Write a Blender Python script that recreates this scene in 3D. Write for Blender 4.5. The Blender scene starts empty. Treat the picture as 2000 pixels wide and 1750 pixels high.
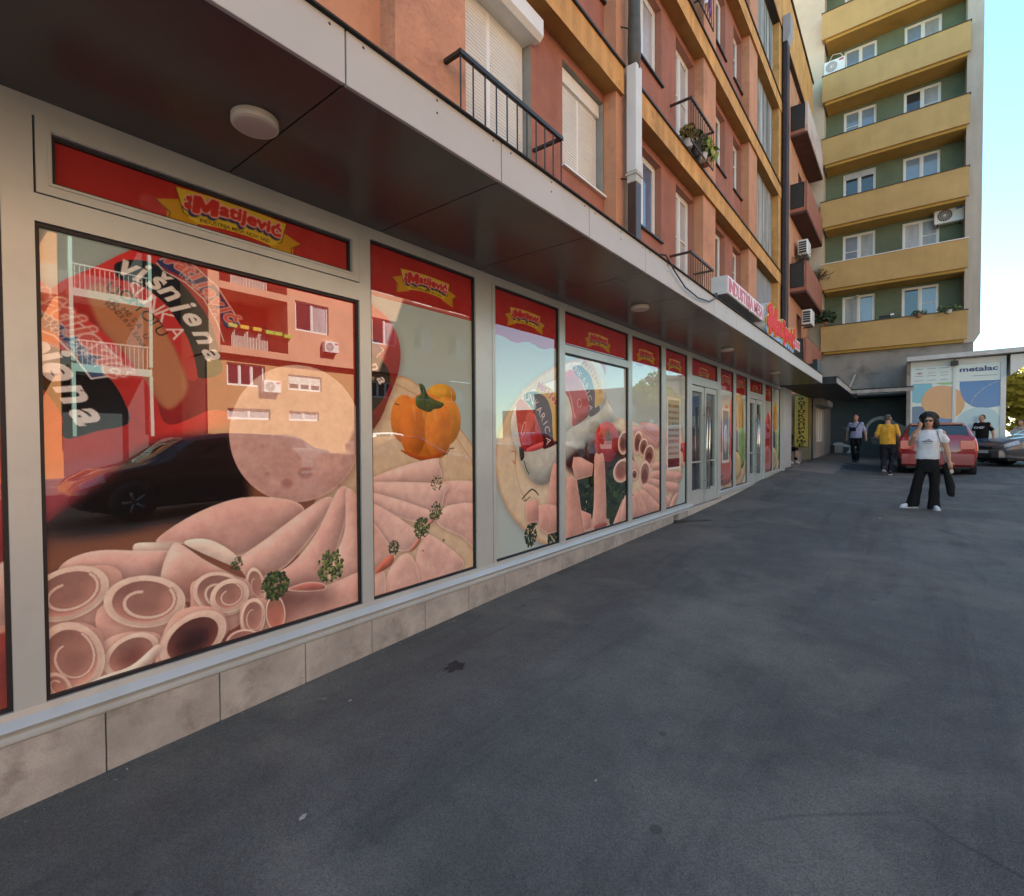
import bpy, bmesh, math, random
import numpy as np
from mathutils import Vector, Matrix
rnd = random.Random(7)
SC = bpy.context.scene
COL = SC.collection

# ------------------------------------------------------------------ camera
YAW, PITCH, ROLL, FPX = 0.667764, 0.0206995, -0.0056588, 973.96
F_ = Vector((-math.sin(YAW)*math.cos(PITCH), math.cos(YAW)*math.cos(PITCH), -math.sin(PITCH)))
R_ = Vector((math.cos(YAW), math.sin(YAW), 0)); U_ = R_.cross(F_)
_c, _s = math.cos(ROLL), math.sin(ROLL)
R_, U_ = R_*_c + U_*_s, U_*_c - R_*_s
CAM = Vector((2.9056, 0, 1.55))
cam = bpy.data.objects.new('camera', bpy.data.cameras.new('camera')); COL.objects.link(cam)
cam.matrix_world = Matrix(((R_.x, U_.x, -F_.x, CAM.x), (R_.y, U_.y, -F_.y, CAM.y), (R_.z, U_.z, -F_.z, CAM.z), (0, 0, 0, 1)))
cam.data.sensor_fit = 'HORIZONTAL'; cam.data.sensor_width = 36; cam.data.lens = 36*FPX/2000
cam.data.clip_start = .05; cam.data.clip_end = 3000
SC.camera = cam

# ------------------------------------------------------------------ sky, sun, exposure
SUN_EL, SUN_AZ = math.radians(45), math.radians(-65.4)      # azimuth clockwise from +Y
w = bpy.data.worlds.new('World'); SC.world = w; w.use_nodes = True
nt = w.node_tree; nt.nodes.clear()
sky = nt.nodes.new('ShaderNodeTexSky'); sky.sky_type = 'NISHITA'; sky.sun_disc = False
sky.sun_elevation = SUN_EL; sky.sun_rotation = SUN_AZ; sky.air_density = 1.0; sky.dust_density = .15; sky.ozone_density = 2.0
bg = nt.nodes.new('ShaderNodeBackground'); bg.inputs[1].default_value = 0.09
wo = nt.nodes.new('ShaderNodeOutputWorld')
tint = nt.nodes.new('ShaderNodeMix'); tint.data_type = 'RGBA'; tint.blend_type = 'MULTIPLY'; tint.inputs[0].default_value = 1; tint.inputs[7].default_value = (.87, 1.07, .95, 1)   # clear, slightly cyan evening sky
nt.links.new(sky.outputs[0], tint.inputs[6]); nt.links.new(tint.outputs[2], bg.inputs[0]); nt.links.new(bg.outputs[0], wo.inputs[0])
sl = bpy.data.lights.new('sun', 'SUN'); sl.energy = 4.8; sl.angle = math.radians(.5); sl.color = (1, .98, .88)
so = bpy.data.objects.new('sun', sl); COL.objects.link(so)
SUND = Vector((math.sin(SUN_AZ)*math.cos(SUN_EL), math.cos(SUN_AZ)*math.cos(SUN_EL), math.sin(SUN_EL)))
so.rotation_euler = SUND.to_track_quat('Z', 'Y').to_euler()
so.location = (-30, 30, 60)
vs = SC.view_settings; vs.view_transform = 'Standard'; vs.look = 'None'; vs.gamma = 1; vs.exposure = 2.4; vs.use_curve_mapping = False
SC.cycles.max_bounces = 8

# ------------------------------------------------------------------ materials
def s2l(c):
    return tuple(((v/12.92) if v <= .04045 else ((v+.055)/1.055)**2.4) for v in c)
_M = {}
def mat(name, col, rough=.7, var=.12, scale=3.0, bump=0.0, bscale=40.0, spec=.5, metal=0.0, coat=0.0, grain=0.0, streak=0.0, ior=1.45, dirt=None, emit=0):
    """procedural principled material: base colour with two noise octaves, optional fine grain, vertical streaks, bump"""
    if name in _M: return _M[name]
    m = bpy.data.materials.new(name); m.use_nodes = True; n = m.node_tree.nodes; l = m.node_tree.links
    b = n['Principled BSDF']; tc = n.new('ShaderNodeTexCoord')
    b.inputs['Roughness'].default_value = rough; b.inputs['Metallic'].default_value = metal
    b.inputs['Specular IOR Level'].default_value = spec; b.inputs['Coat Weight'].default_value = coat; b.inputs['IOR'].default_value = ior
    b.inputs['Coat Roughness'].default_value = .04
    rgb = n.new('ShaderNodeRGB'); rgb.outputs[0].default_value = (*col, 1)
    out = rgb.outputs[0]
    def mul(src, fac_out, lo, hi):
        mr = n.new('ShaderNodeMapRange'); mr.inputs[1].default_value = .3; mr.inputs[2].default_value = .7
        mr.inputs[3].default_value = lo; mr.inputs[4].default_value = hi
        l.new(fac_out, mr.inputs[0])
        mx = n.new('ShaderNodeMix'); mx.data_type = 'RGBA'; mx.blend_type = 'MULTIPLY'; mx.inputs[0].default_value = 1
        l.new(src, mx.inputs[6]); l.new(mr.outputs[0], mx.inputs[7]); return mx.outputs[2]
    if var:
        a = n.new('ShaderNodeTexNoise'); a.inputs['Scale'].default_value = scale; a.inputs['Detail'].default_value = 6; a.inputs['Roughness'].default_value = .6
        l.new(tc.outputs['Object'], a.inputs['Vector']); out = mul(out, a.outputs[0], 1-var, 1+var)
    if grain:
        a = n.new('ShaderNodeTexNoise'); a.inputs['Scale'].default_value = 220; a.inputs['Detail'].default_value = 2
        l.new(tc.outputs['Object'], a.inputs['Vector']); out = mul(out, a.outputs[0], 1-grain, 1+grain)
    if streak:
        mp = n.new('ShaderNodeMapping'); mp.inputs['Scale'].default_value = (3.2, 3.2, .35); l.new(tc.outputs['Object'], mp.inputs[0])
        a = n.new('ShaderNodeTexNoise'); a.inputs['Scale'].default_value = 1.6; a.inputs['Detail'].default_value = 5; l.new(mp.outputs[0], a.inputs['Vector'])
        out = mul(out, a.outputs[0], 1-streak, 1+streak*.5)
    if dirt:
        a = n.new('ShaderNodeTexNoise'); a.inputs['Scale'].default_value = dirt[1]; a.inputs['Detail'].default_value = 8; a.inputs['Roughness'].default_value = .7
        l.new(tc.outputs['Object'], a.inputs['Vector'])
        mr = n.new('ShaderNodeMapRange'); mr.inputs[1].default_value = .52; mr.inputs[2].default_value = .68; mr.inputs[4].default_value = dirt[2]
        l.new(a.outputs[0], mr.inputs[0])
        mx = n.new('ShaderNodeMix'); mx.data_type = 'RGBA'; l.new(mr.outputs[0], mx.inputs[0]); l.new(out, mx.inputs[6]); mx.inputs[7].default_value = (*dirt[0], 1)
        out = mx.outputs[2]
    l.new(out, b.inputs['Base Color'])
    if emit:
        l.new(out, b.inputs['Emission Color']); b.inputs['Emission Strength'].default_value = emit
    if bump:
        a = n.new('ShaderNodeTexNoise'); a.inputs['Scale'].default_value = bscale; a.inputs['Detail'].default_value = 5
        l.new(tc.outputs['Object'], a.inputs['Vector'])
        bp = n.new('ShaderNodeBump'); bp.inputs['Strength'].default_value = bump; bp.inputs['Distance'].default_value = .02
        l.new(a.outputs[0], bp.inputs['Height']); l.new(bp.outputs[0], b.inputs['Normal'])
    _M[name] = m; return m

def asphalt_material():
    m = bpy.data.materials.new('asphalt'); m.use_nodes = True; n = m.node_tree.nodes; l = m.node_tree.links; b = n['Principled BSDF']; tc = n.new('ShaderNodeTexCoord')
    b.inputs['Roughness'].default_value = .85; b.inputs['Specular IOR Level'].default_value = .35
    def noise(sc, det=6, ro=.6, dist=0, vec=None):
        a = n.new('ShaderNodeTexNoise'); a.inputs['Scale'].default_value = sc; a.inputs['Detail'].default_value = det; a.inputs['Roughness'].default_value = ro; a.inputs['Distortion'].default_value = dist
        l.new(vec or tc.outputs['Object'], a.inputs['Vector']); return a.outputs[0]
    def rng(o, a, b_, c, d):
        r = n.new('ShaderNodeMapRange'); r.inputs[1].default_value = a; r.inputs[2].default_value = b_; r.inputs[3].default_value = c; r.inputs[4].default_value = d; l.new(o, r.inputs[0]); return r.outputs[0]
    def mix(kind, f, x, y):
        k = n.new('ShaderNodeMix'); k.data_type = 'RGBA'; k.blend_type = kind
        for i, v in ((0, f), (6, x), (7, y)):
            if isinstance(v, (int, float)): k.inputs[i].default_value = v
            elif isinstance(v, tuple): k.inputs[i].default_value = (*v, 1)
            else: l.new(v, k.inputs[i])
        return k.outputs[2]
    c = mix('MULTIPLY', 1.0, (.100, .104, .101), rng(noise(.45, 4), .3, .7, .80, 1.2))
    c = mix('MULTIPLY', 1.0, c, rng(noise(5, 7, .7), .3, .7, .84, 1.16))
    mp = n.new('ShaderNodeMapping'); mp.inputs['Scale'].default_value = (2.4, .22, 1); mp.inputs['Rotation'].default_value = (0, 0, .10); l.new(tc.outputs['Object'], mp.inputs[0])
    c = mix('MIX', rng(noise(1.1, 6, .65, .6, mp.outputs[0]), .50, .68, 0, .62), c, (.050, .052, .055))     # long dark wear streaks
    c = mix('MIX', rng(noise(.8, 5, .6, .4), .48, .70, 0, .75), c, (.195, .188, .165))                        # pale dust and wear, also painting in soft light patches on the ground
    v = n.new('ShaderNodeTexVoronoi'); v.inputs['Scale'].default_value = 210; l.new(tc.outputs['Object'], v.inputs['Vector'])
    sx = n.new('ShaderNodeSeparateColor'); l.new(v.outputs['Color'], sx.inputs[0]); c = mix('MULTIPLY', 1.0, c, rng(sx.outputs[0], 0, 1, .72, 1.3))   # stone grain
    v2 = n.new('ShaderNodeTexVoronoi'); v2.inputs['Scale'].default_value = 2.2; l.new(tc.outputs['Object'], v2.inputs['Vector'])
    c = mix('MIX', rng(v2.outputs['Distance'], .045, .06, .55, 0), c, (.035, .036, .038))                    # old gum spots
    v3 = n.new('ShaderNodeTexVoronoi'); v3.feature = 'DISTANCE_TO_EDGE'; v3.inputs['Scale'].default_value = .38; wv = n.new('ShaderNodeMix'); wv.data_type = 'RGBA'; wv.inputs[0].default_value = .12
    a = n.new('ShaderNodeTexNoise'); a.inputs['Scale'].default_value = 2.5; a.inputs['Detail'].default_value = 6; l.new(tc.outputs['Object'], a.inputs['Vector']); l.new(tc.outputs['Object'], wv.inputs[6]); l.new(a.outputs['Color'], wv.inputs[7]); l.new(wv.outputs[2], v3.inputs['Vector'])
    mm = n.new('ShaderNodeMath'); mm.operation = 'MULTIPLY'; l.new(rng(v3.outputs['Distance'], .001, .0035, .5, 0), mm.inputs[0]); l.new(rng(noise(.35, 2), .56, .62, 0, 1), mm.inputs[1])
    c = mix('MIX', mm.outputs[0], c, (.03, .03, .032)); l.new(c, b.inputs['Base Color'])                       # hairline cracks in places
    bp = n.new('ShaderNodeBump'); bp.inputs['Strength'].default_value = .55; bp.inputs['Distance'].default_value = .006; l.new(v.outputs['Distance'], bp.inputs['Height']); l.new(bp.outputs[0], b.inputs['Normal'])
    _M['asphalt'] = m; return m
def leaf_material(name, col):
    m = bpy.data.materials.new(name); m.use_nodes = True; n = m.node_tree.nodes; l = m.node_tree.links; n.remove(n['Principled BSDF'])
    d = n.new('ShaderNodeBsdfDiffuse'); t = n.new('ShaderNodeBsdfTranslucent'); x = n.new('ShaderNodeMixShader'); x.inputs[0].default_value = .45
    tc = n.new('ShaderNodeTexCoord'); a = n.new('ShaderNodeTexNoise'); a.inputs['Scale'].default_value = 1.5; l.new(tc.outputs['Object'], a.inputs['Vector'])
    cr = n.new('ShaderNodeValToRGB'); cr.color_ramp.elements[0].position = .3; cr.color_ramp.elements[1].position = .7; cr.color_ramp.elements[0].color = (*[c*.7 for c in col], 1); cr.color_ramp.elements[1].color = (*[c*1.25 for c in col], 1)
    l.new(a.outputs[0], cr.inputs[0]); l.new(cr.outputs[0], d.inputs[0]); l.new(cr.outputs[0], t.inputs[0]); l.new(d.outputs[0], x.inputs[1]); l.new(t.outputs[0], x.inputs[2]); l.new(x.outputs[0], n['Material Output'].inputs[0]); return m

# ------------------------------------------------------------------ mesh building
class Fr:
    """a wall frame: origin, horizontal direction u, up v, outward n"""
    def __init__(s, o, u=(1, 0, 0), v=(0, 0, 1), n=(0, -1, 0)):
        s.o, s.u, s.v, s.n = Vector(o), Vector(u), Vector(v), Vector(n)
    def __call__(s, a, b, c): return s.o + s.u*a + s.v*b + s.n*c
W0 = Fr((0, 0, 0), (1, 0, 0), (0, 1, 0), (0, 0, 1))
class MB:
    def __init__(s): s.v = []; s.f = []; s.mi = []
    def quad(s, a, b, c, d, mi=0):
        i = len(s.v); s.v += [tuple(a), tuple(b), tuple(c), tuple(d)]; s.f.append((i, i+1, i+2, i+3)); s.mi.append(mi)
    def poly(s, pts, mi=0):
        i = len(s.v); s.v += [tuple(p) for p in pts]; s.f.append(tuple(range(i, i+len(pts)))); s.mi.append(mi)
    def box(s, x0, x1, y0, y1, z0, z1, fr=W0, mi=0, bev=0.0):
        if bev:
            b = bev; P = []
            for (z, k) in ((z0, b), (z0+b, 0), (z1-b, 0), (z1, b)):
                P.append([fr(x0+k, y0+b, z), fr(x0+b, y0+k, z), fr(x1-b, y0+k, z), fr(x1-k, y0+b, z), fr(x1-k, y1-b, z), fr(x1-b, y1-k, z), fr(x0+b, y1-k, z), fr(x0+k, y1-b, z)])
            i = len(s.v); s.v += [tuple(p) for r in P for p in r]
            for r in range(3):
                for k in range(8):
                    s.f.append((i+r*8+k, i+r*8+(k+1) % 8, i+r*8+8+(k+1) % 8, i+r*8+8+k)); s.mi.append(mi)
            s.f.append(tuple(i+k for k in range(7, -1, -1))); s.f.append(tuple(i+24+k for k in range(8))); s.mi += [mi, mi]
            return
        i = len(s.v)
        s.v += [tuple(fr(x, y, z)) for z in (z0, z1) for (x, y) in ((x0, y0), (x1, y0), (x1, y1), (x0, y1))]
        for f in ((3, 2, 1, 0), (4, 5, 6, 7), (0, 1, 5, 4), (1, 2, 6, 5), (2, 3, 7, 6), (3, 0, 4, 7)):
            s.f.append(tuple(i+k for k in f)); s.mi.append(mi)
    def tube(s, pts, r, n=8, mi=0, cap=True):
        pts = [Vector(p) for p in pts]; rs = r if isinstance(r, (list, tuple)) else [r]*len(pts)
        i0 = len(s.v); up = Vector((0, 0, 1))
        for k, p in enumerate(pts):
            t = (pts[min(k+1, len(pts)-1)] - pts[max(k-1, 0)]).normalized()
            a = t.cross(up)
            if a.length < .1: a = t.cross(Vector((1, 0, 0)))
            a.normalize(); b = t.cross(a)
            for j in range(n):
                q = 2*math.pi*j/n; s.v.append(tuple(p + a*(math.cos(q)*rs[k]) + b*(math.sin(q)*rs[k])))
        for k in range(len(pts)-1):
            for j in range(n):
                s.f.append((i0+k*n+j, i0+k*n+(j+1) % n, i0+(k+1)*n+(j+1) % n, i0+(k+1)*n+j)); s.mi.append(mi)
        if cap:
            s.f.append(tuple(i0+j for j in range(n-1, -1, -1))); s.f.append(tuple(i0+(len(pts)-1)*n+j for j in range(n))); s.mi += [mi, mi]
    def lathe(s, prof, c, axis='Z', n=24, mi=0):
        c = Vector(c); i0 = len(s.v)
        for (r, h) in prof:
            for j in range(n):
                q = 2*math.pi*j/n; a, b = r*math.cos(q), r*math.sin(q)
                s.v.append(tuple(c + (Vector((a, b, h)) if axis == 'Z' else Vector((h, a, b)) if axis == 'X' else Vector((a, h, b)))))
        for k in range(len(prof)-1):
            for j in range(n):
                s.f.append((i0+k*n+j, i0+k*n+(j+1) % n, i0+(k+1)*n+(j+1) % n, i0+(k+1)*n+j)); s.mi.append(mi)
        s.f.append(tuple(i0+j for j in range(n-1, -1, -1))); s.f.append(tuple(i0+(len(prof)-1)*n+j for j in range(n))); s.mi += [mi, mi]
    def extrude(s, prof, fr, a0, a1, mi=0):
        """profile [(v,n)] swept along fr.u from a0 to a1"""
        i = len(s.v); k = len(prof)
        s.v += [tuple(fr(a, p[0], p[1])) for a in (a0, a1) for p in prof]
        for j in range(k):
            s.f.append((i+j, i+(j+1) % k, i+k+(j+1) % k, i+k+j)); s.mi.append(mi)
        s.f.append(tuple(i+j for j in range(k-1, -1, -1))); s.f.append(tuple(i+k+j for j in range(k))); s.mi += [mi, mi]
    def prism(s, pts, fr, n0, n1, mi=0):
        """polygon [(u,v)] given depth along n"""
        i = len(s.v); k = len(pts)
        s.v += [tuple(fr(p[0], p[1], n)) for n in (n0, n1) for p in pts]
        for j in range(k):
            s.f.append((i+j, i+(j+1) % k, i+k+(j+1) % k, i+k+j)); s.mi.append(mi)
        s.f.append(tuple(i+j for j in range(k-1, -1, -1))); s.f.append(tuple(i+k+j for j in range(k))); s.mi += [mi, mi]
    def ring(s, u0, u1, v0, v1, w_, n0, n1, fr, mi=0):
        s.box(u0, u1, v0, v0+w_, n0, n1, fr, mi); s.box(u0, u1, v1-w_, v1, n0, n1, fr, mi)
        s.box(u0, u0+w_, v0+w_, v1-w_, n0, n1, fr, mi); s.box(u1-w_, u1, v0+w_, v1-w_, n0, n1, fr, mi)
    def wall(s, u0, u1, v0, v1, holes, fr, n=0.0, depth=.2, mi=0, mir=None):
        """flat wall face at offset n with rectangular openings and their reveals"""
        us = sorted({u0, u1, *[h[0] for h in holes], *[h[1] for h in holes]}); vv = sorted({v0, v1, *[h[2] for h in holes], *[h[3] for h in holes]})
        for a, b in zip(us, us[1:]):
            for c, d in zip(vv, vv[1:]):
                m = ((a+b)/2, (c+d)/2)
                if any(h[0] < m[0] < h[1] and h[2] < m[1] < h[3] for h in holes): continue
                s.quad(fr(a, c, n), fr(b, c, n), fr(b, d, n), fr(a, d, n), mi)
        r = mi if mir is None else mir
        for (a, b, c, d) in [h[:4] for h in holes]:
            s.quad(fr(a, c, n), fr(a, c, n-depth), fr(a, d, n-depth), fr(a, d, n), r); s.quad(fr(b, c, n), fr(b, d, n), fr(b, d, n-depth), fr(b, c, n-depth), r)
            s.quad(fr(a, c, n), fr(b, c, n), fr(b, c, n-depth), fr(a, c, n-depth), r); s.quad(fr(a, d, n), fr(a, d, n-depth), fr(b, d, n-depth), fr(b, d, n), r)
    def mesh(s, name, mats=None, smooth=False):
        me = bpy.data.meshes.new(name); me.from_pydata(s.v, [], s.f)
        for m in (mats or []): me.materials.append(m)
        if any(s.mi): me.polygons.foreach_set('material_index', s.mi)
        if smooth: me.polygons.foreach_set('use_smooth', [True]*len(s.f))
        me.update(); return me
def link(name, data, parent=None):
    o = bpy.data.objects.new(name, data); COL.objects.link(o)
    if parent is not None:
        o.parent = parent; o.matrix_parent_inverse = PINV.get(parent.name, Matrix())
    return o
PINV = {}
def obj(name, mb, m, parent=None, smooth=False):
    return link(name, mb.mesh(name, m if isinstance(m, (list, tuple)) else [m], smooth), parent)
def tag(o, label=None, cat=None, group=None, kind=None):
    if label: o['label'] = label
    if cat: o['category'] = cat
    if group: o['group'] = group
    if kind: o['kind'] = kind
    return o
def thing(name, label, cat, loc=(0, 0, 0), rz=0.0, group=None, world=False):
    """Empty at the thing's base. world=True: its parts are given in world coordinates"""
    o = bpy.data.objects.new(name, None); COL.objects.link(o); o.empty_display_size = .2
    o.location = loc; o.rotation_euler = (0, 0, rz)
    if world: PINV[o.name] = (Matrix.Translation(Vector(loc)) @ Matrix.Rotation(rz, 4, 'Z')).inverted()
    return tag(o, label, cat, group)
def dup(root, loc, rz=None, label=None, group=None):
    def rec(s, p):
        c = s.copy(); COL.objects.link(c)
        if p is not None: c.parent = p
        for ch in list(s.children): rec(ch, c)
        return c
    r = rec(root, None); r.location = loc
    if rz is not None: r.rotation_euler = (0, 0, rz)
    if label: r['label'] = label
    if group: r['group'] = group
    return r

# ------------------------------------------------------------------ ground height
_gy = [-80, 0, 3.67, 8, 10.8, 18.6, 22, 28, 60, 400]; _gz = [-.35, -.006, .106, .183, .262, .40, .5, .6, .75, .75]
def sm(x, a, b):
    t = min(1, max(0, (x-a)/(b-a))); return t*t*(3-2*t)
def gz(x, y):
    return float(np.interp(y, _gy, _gz)) + .15*sm(y, 10, 16.5)*(1-sm(x, .3, 2.2))
# ------------------------------------------------------------------ lettering from the built-in font
_TX = {}
def glyph(text, bold=0.0):
    """filled mesh of a word: (verts Nx2, tris)"""
    k = (text, bold)
    if k not in _TX:
        c = bpy.data.curves.new('word', 'FONT'); c.body = text; c.offset = bold; c.resolution_u = 5
        o = bpy.data.objects.new('word', c); COL.objects.link(o); bpy.context.view_layer.update()
        me = bpy.data.meshes.new_from_object(o.evaluated_get(bpy.context.evaluated_depsgraph_get()))
        v = np.array([p.co[:2] for p in me.vertices]); f = [tuple(p.vertices) for p in me.polygons]
        bpy.data.objects.remove(o); bpy.data.curves.remove(c); bpy.data.meshes.remove(me)
        _TX[k] = (v, f)
    return _TX[k]
def text_obj(name, text, fr, u, v, n, h, depth, m_, par, align='L', wide=1.0, bold=0.0, world=False, shear=0.0):
    V, Fc = glyph(text, bold); k = h/.70
    x0, x1 = V[:, 0].min(), V[:, 0].max(); X = (V[:, 0]-x0)*k*wide + V[:, 1]*k*shear; Y = V[:, 1]*k
    if align == 'C': X = X-(x1-x0)*k*wide/2
    mb = MB(); N = len(V)
    mb.v = [tuple(fr(u+a, v+b, n+depth)) for a, b in zip(X, Y)] + [tuple(fr(u+a, v+b, n)) for a, b in zip(X, Y)]
    from collections import Counter
    e = Counter()
    for f in Fc:
        mb.f.append(f)
        for a, b in zip(f, f[1:]+f[:1]): e[(min(a, b), max(a, b))] += 1
    for (a, b), c in e.items():
        if c == 1: mb.f.append((a, b, b+N, a+N))
    mb.mi = [0]*len(mb.f)
    o = link(name, mb.mesh(name, [m_]), par)
    if world: o.matrix_parent_inverse = Matrix()
    return o
# ------------------------------------------------------------------ the prints on the panes: painted into images with numpy
class Print:
    """a printed film in wall coordinates (y, z); colours are display values 0..255"""
    def __init__(s, name, y0, y1, z0, z1, ppm, bg):
        s.name, s.y0, s.z0, s.y1, s.z1, s.k = name, y0, z0, y1, z1, ppm
        s.w, s.h = int((y1-y0)*ppm), int((z1-z0)*ppm)
        s.a = np.empty((s.h, s.w, 3), np.float32); s.a[:] = bg; s.rng = np.random.RandomState(5)
        s.off = None
    def P(s, x, y):
        """a point of the photograph's wall plane -> canvas"""
        d = R_*((x-1000)/FPX) - U_*((y-875)/FPX) + F_; t = (-.035-CAM.x)/d.x
        return ((CAM.y+d.y*t-s.y0)*s.k, (CAM.z+d.z*t-s.z0)*s.k)
    def W(s, y, z): return ((y-s.y0)*s.k, (z-s.z0)*s.k)
    def conv(s, pts):
        if s.off == 'W': return [s.W(*p) for p in pts]
        ox, oy, sc = s.off or (0, 0, 1.0)
        return [s.P(ox+p[0]/sc, oy+p[1]/sc) for p in pts]
    @staticmethod
    def smooth(P, n=5):
        P = np.array(P); N = len(P); out = []
        for i in range(N):
            a, b, c, d = P[i-1], P[i], P[(i+1) % N], P[(i+2) % N]
            for t in np.linspace(0, 1, n, endpoint=False):
                out.append(.5*((2*b)+(c-a)*t+(2*a-5*b+4*c-d)*t*t+(3*b-a-3*c+d)*t**3))
        return np.array(out)
    @staticmethod
    def blur(m, r):
        r = int(round(r))
        if r < 1: return m
        for ax in (0, 1):
            for _ in range(2):
                q = np.pad(m, [(r+1, r) if k == ax else (0, 0) for k in (0, 1)], mode='edge'); c = np.cumsum(q, axis=ax)
                m = (c.take(range(2*r+1, c.shape[ax]), ax)-c.take(range(0, c.shape[ax]-2*r-1), ax))/(2*r+1)
        return m
    def mask_edges(s, A, B, pad=0):
        """even-odd fill of closed edge sets, 2x supersampled; returns (mask, x0, y0)"""
        lo = np.floor(np.minimum(A.min(0), B.min(0))-pad-2).astype(int); hi = np.ceil(np.maximum(A.max(0), B.max(0))+pad+2).astype(int)
        x0, y0 = max(lo[0], 0), max(lo[1], 0); x1, y1 = min(hi[0], s.w), min(hi[1], s.h)
        if x1 <= x0 or y1 <= y0: return None
        W2, H2 = (x1-x0)*2, (y1-y0)*2
        xs = x0+(np.arange(W2)+.5)/2; d = np.zeros((H2, W2+1), np.int32)
        ys = y0+(np.arange(H2)+.5)/2
        for (ax, ay), (bx, by) in zip(A, B):
            if ay == by: continue
            j0, j1 = np.searchsorted(ys, min(ay, by)), np.searchsorted(ys, max(ay, by))
            if j1 <= j0: continue
            xx = ax+(ys[j0:j1]-ay)*(bx-ax)/(by-ay); i = np.clip(np.ceil((xx-x0)*2-.5), 0, W2).astype(int)
            np.add.at(d, (np.arange(j0, j1), i), 1 if by > ay else -1)
        m = (np.cumsum(d, 1)[:, :W2] != 0).astype(np.float32)
        return m.reshape(H2//2, 2, W2//2, 2).mean((1, 3)), x0, y0
    def mask(s, pts, pad=0, smooth=True):
        P = s.smooth(pts) if smooth else np.array(pts, float)
        return s.mask_edges(P, np.roll(P, -1, 0), pad)
    def put(s, m, x0, y0, col, alpha=1.0):
        v = s.a[y0:y0+m.shape[0], x0:x0+m.shape[1]]; m = (m*alpha)[..., None]
        v += (np.asarray(col, np.float32)-v)*m
    def blob(s, pts, col, k=.35, r=9, rim=None, rw=3, light=(-.5, .8), shadow=0, smooth=True, speck=.03, mott=.16, grad=None, alpha=1, conv=True):
        P = s.conv(pts) if conv else pts
        q = s.mask(P, 3*shadow+8 if shadow else 0, smooth)
        if q is None: return
        m, x0, y0 = q
        if shadow:
            b = s.blur(m, shadow); dy, dx = int(shadow*.5), int(shadow*.3); sh = np.zeros_like(b); sh[:b.shape[0]-dy, dx:] = b[dy:, :b.shape[1]-dx]; s.put(sh, x0, y0, (96, 50, 42), .42)
        c = np.empty(m.shape+(3,), np.float32); c[:] = col
        if grad is not None:
            t = np.linspace(0, 1, m.shape[0])[:, None, None]; c += (np.asarray(grad, np.float32)-c)*(1-t)
        b = s.blur(m, r); gy, gx = np.gradient(b); sh = (-gx*light[0]-gy*light[1])*r*1.6
        c *= (1+k*np.clip(sh, -1, 1))[..., None]
        if rim is not None:
            e = np.clip(1-(s.blur(m, rw)*2-1), 0, 1)*m; c += (np.asarray(rim, np.float32)-c)*(np.clip(e*1.3, 0, 1)*.85)[..., None]
        if mott:
            n = s.rng.rand(m.shape[0]//8+3, m.shape[1]//8+3).astype(np.float32); n = s.blur(np.kron(n, np.ones((8, 8), np.float32)), 5)[:m.shape[0], :m.shape[1]]-.5; c *= 1+n[..., None]*mott*np.array([.6, 1.0, 1.0], np.float32)
        if speck:
            n = s.rng.rand(*m.shape).astype(np.float32); n = s.blur(n, 2)-.5; c *= (1+n*speck*8)[..., None]
        s.put(m, x0, y0, np.clip(c, 0, 255), alpha)
    def flat(s, pts, col, alpha=1, smooth=False, soft=0):
        q = s.mask(s.conv(pts), soft*2, smooth)
        if q: s.put(s.blur(q[0], soft), q[1], q[2], col, alpha)
    def line(s, pts, wpx, col, alpha=1, conv=True):
        P = np.array(s.conv(pts) if conv else pts, float)
        for a, b in zip(P, P[1:]):
            d = b-a; L = np.hypot(*d)
            if L < .01: continue
            n = np.array([-d[1], d[0]])/L*wpx/2; t = d/L*wpx*.25
            q = s.mask([a+n-t, b+n+t, b-n+t, a-n-t], 0, False)
            if q: s.put(*q, col, alpha)
    def ell(s, cx, cy, rx, ry, rot=0, n=24):
        return [(cx+rx*math.cos(q)*math.cos(rot)-ry*math.sin(q)*math.sin(rot), cy+rx*math.cos(q)*math.sin(rot)+ry*math.sin(q)*math.cos(rot)) for q in np.linspace(0, 2*math.pi, n, endpoint=False)]
    def glyphs(s, text, bold, xform):
        """edges of the built-in font's letters after xform(x, y) -> canvas"""
        V, Fc = glyph(text, bold); E = {}
        for f in Fc:
            q = V[list(f)]; ar = np.sum(q[:, 0]*np.roll(q[:, 1], -1)-np.roll(q[:, 0], -1)*q[:, 1]); f = f if ar > 0 else f[::-1]
            for a, b in zip(f, f[1:]+f[:1]):
                k = (min(a, b), max(a, b)); E[k] = E.get(k, 0)+(1 if a < b else -1)
        e = np.array([(k if c > 0 else k[::-1]) for k, c in E.items() for _ in range(abs(c))]); T = np.array([xform(x, y) for x, y in V])
        return T[e[:, 0]], T[e[:, 1]]
    def brand(s, xform):
        """edges of the shop's name: a broad M with open counters, then the built-in font's letters; x runs 0..word_width"""
        M = [(0, 0), (0, .73), (.27, .73), (.5, .36), (.73, .73), (1.0, .73), (1.0, 0), (.74, 0), (.74, .40), (.57, .10), (.43, .10), (.26, .40), (.26, 0)]
        P = np.array([xform(*p) for p in M]); P2 = np.roll(P, -1, 0)
        A, B = s.glyphs('atijević', .012, lambda x, y: xform(x+1.08, y)); return np.vstack([A, P2]), np.vstack([B, P])
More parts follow.
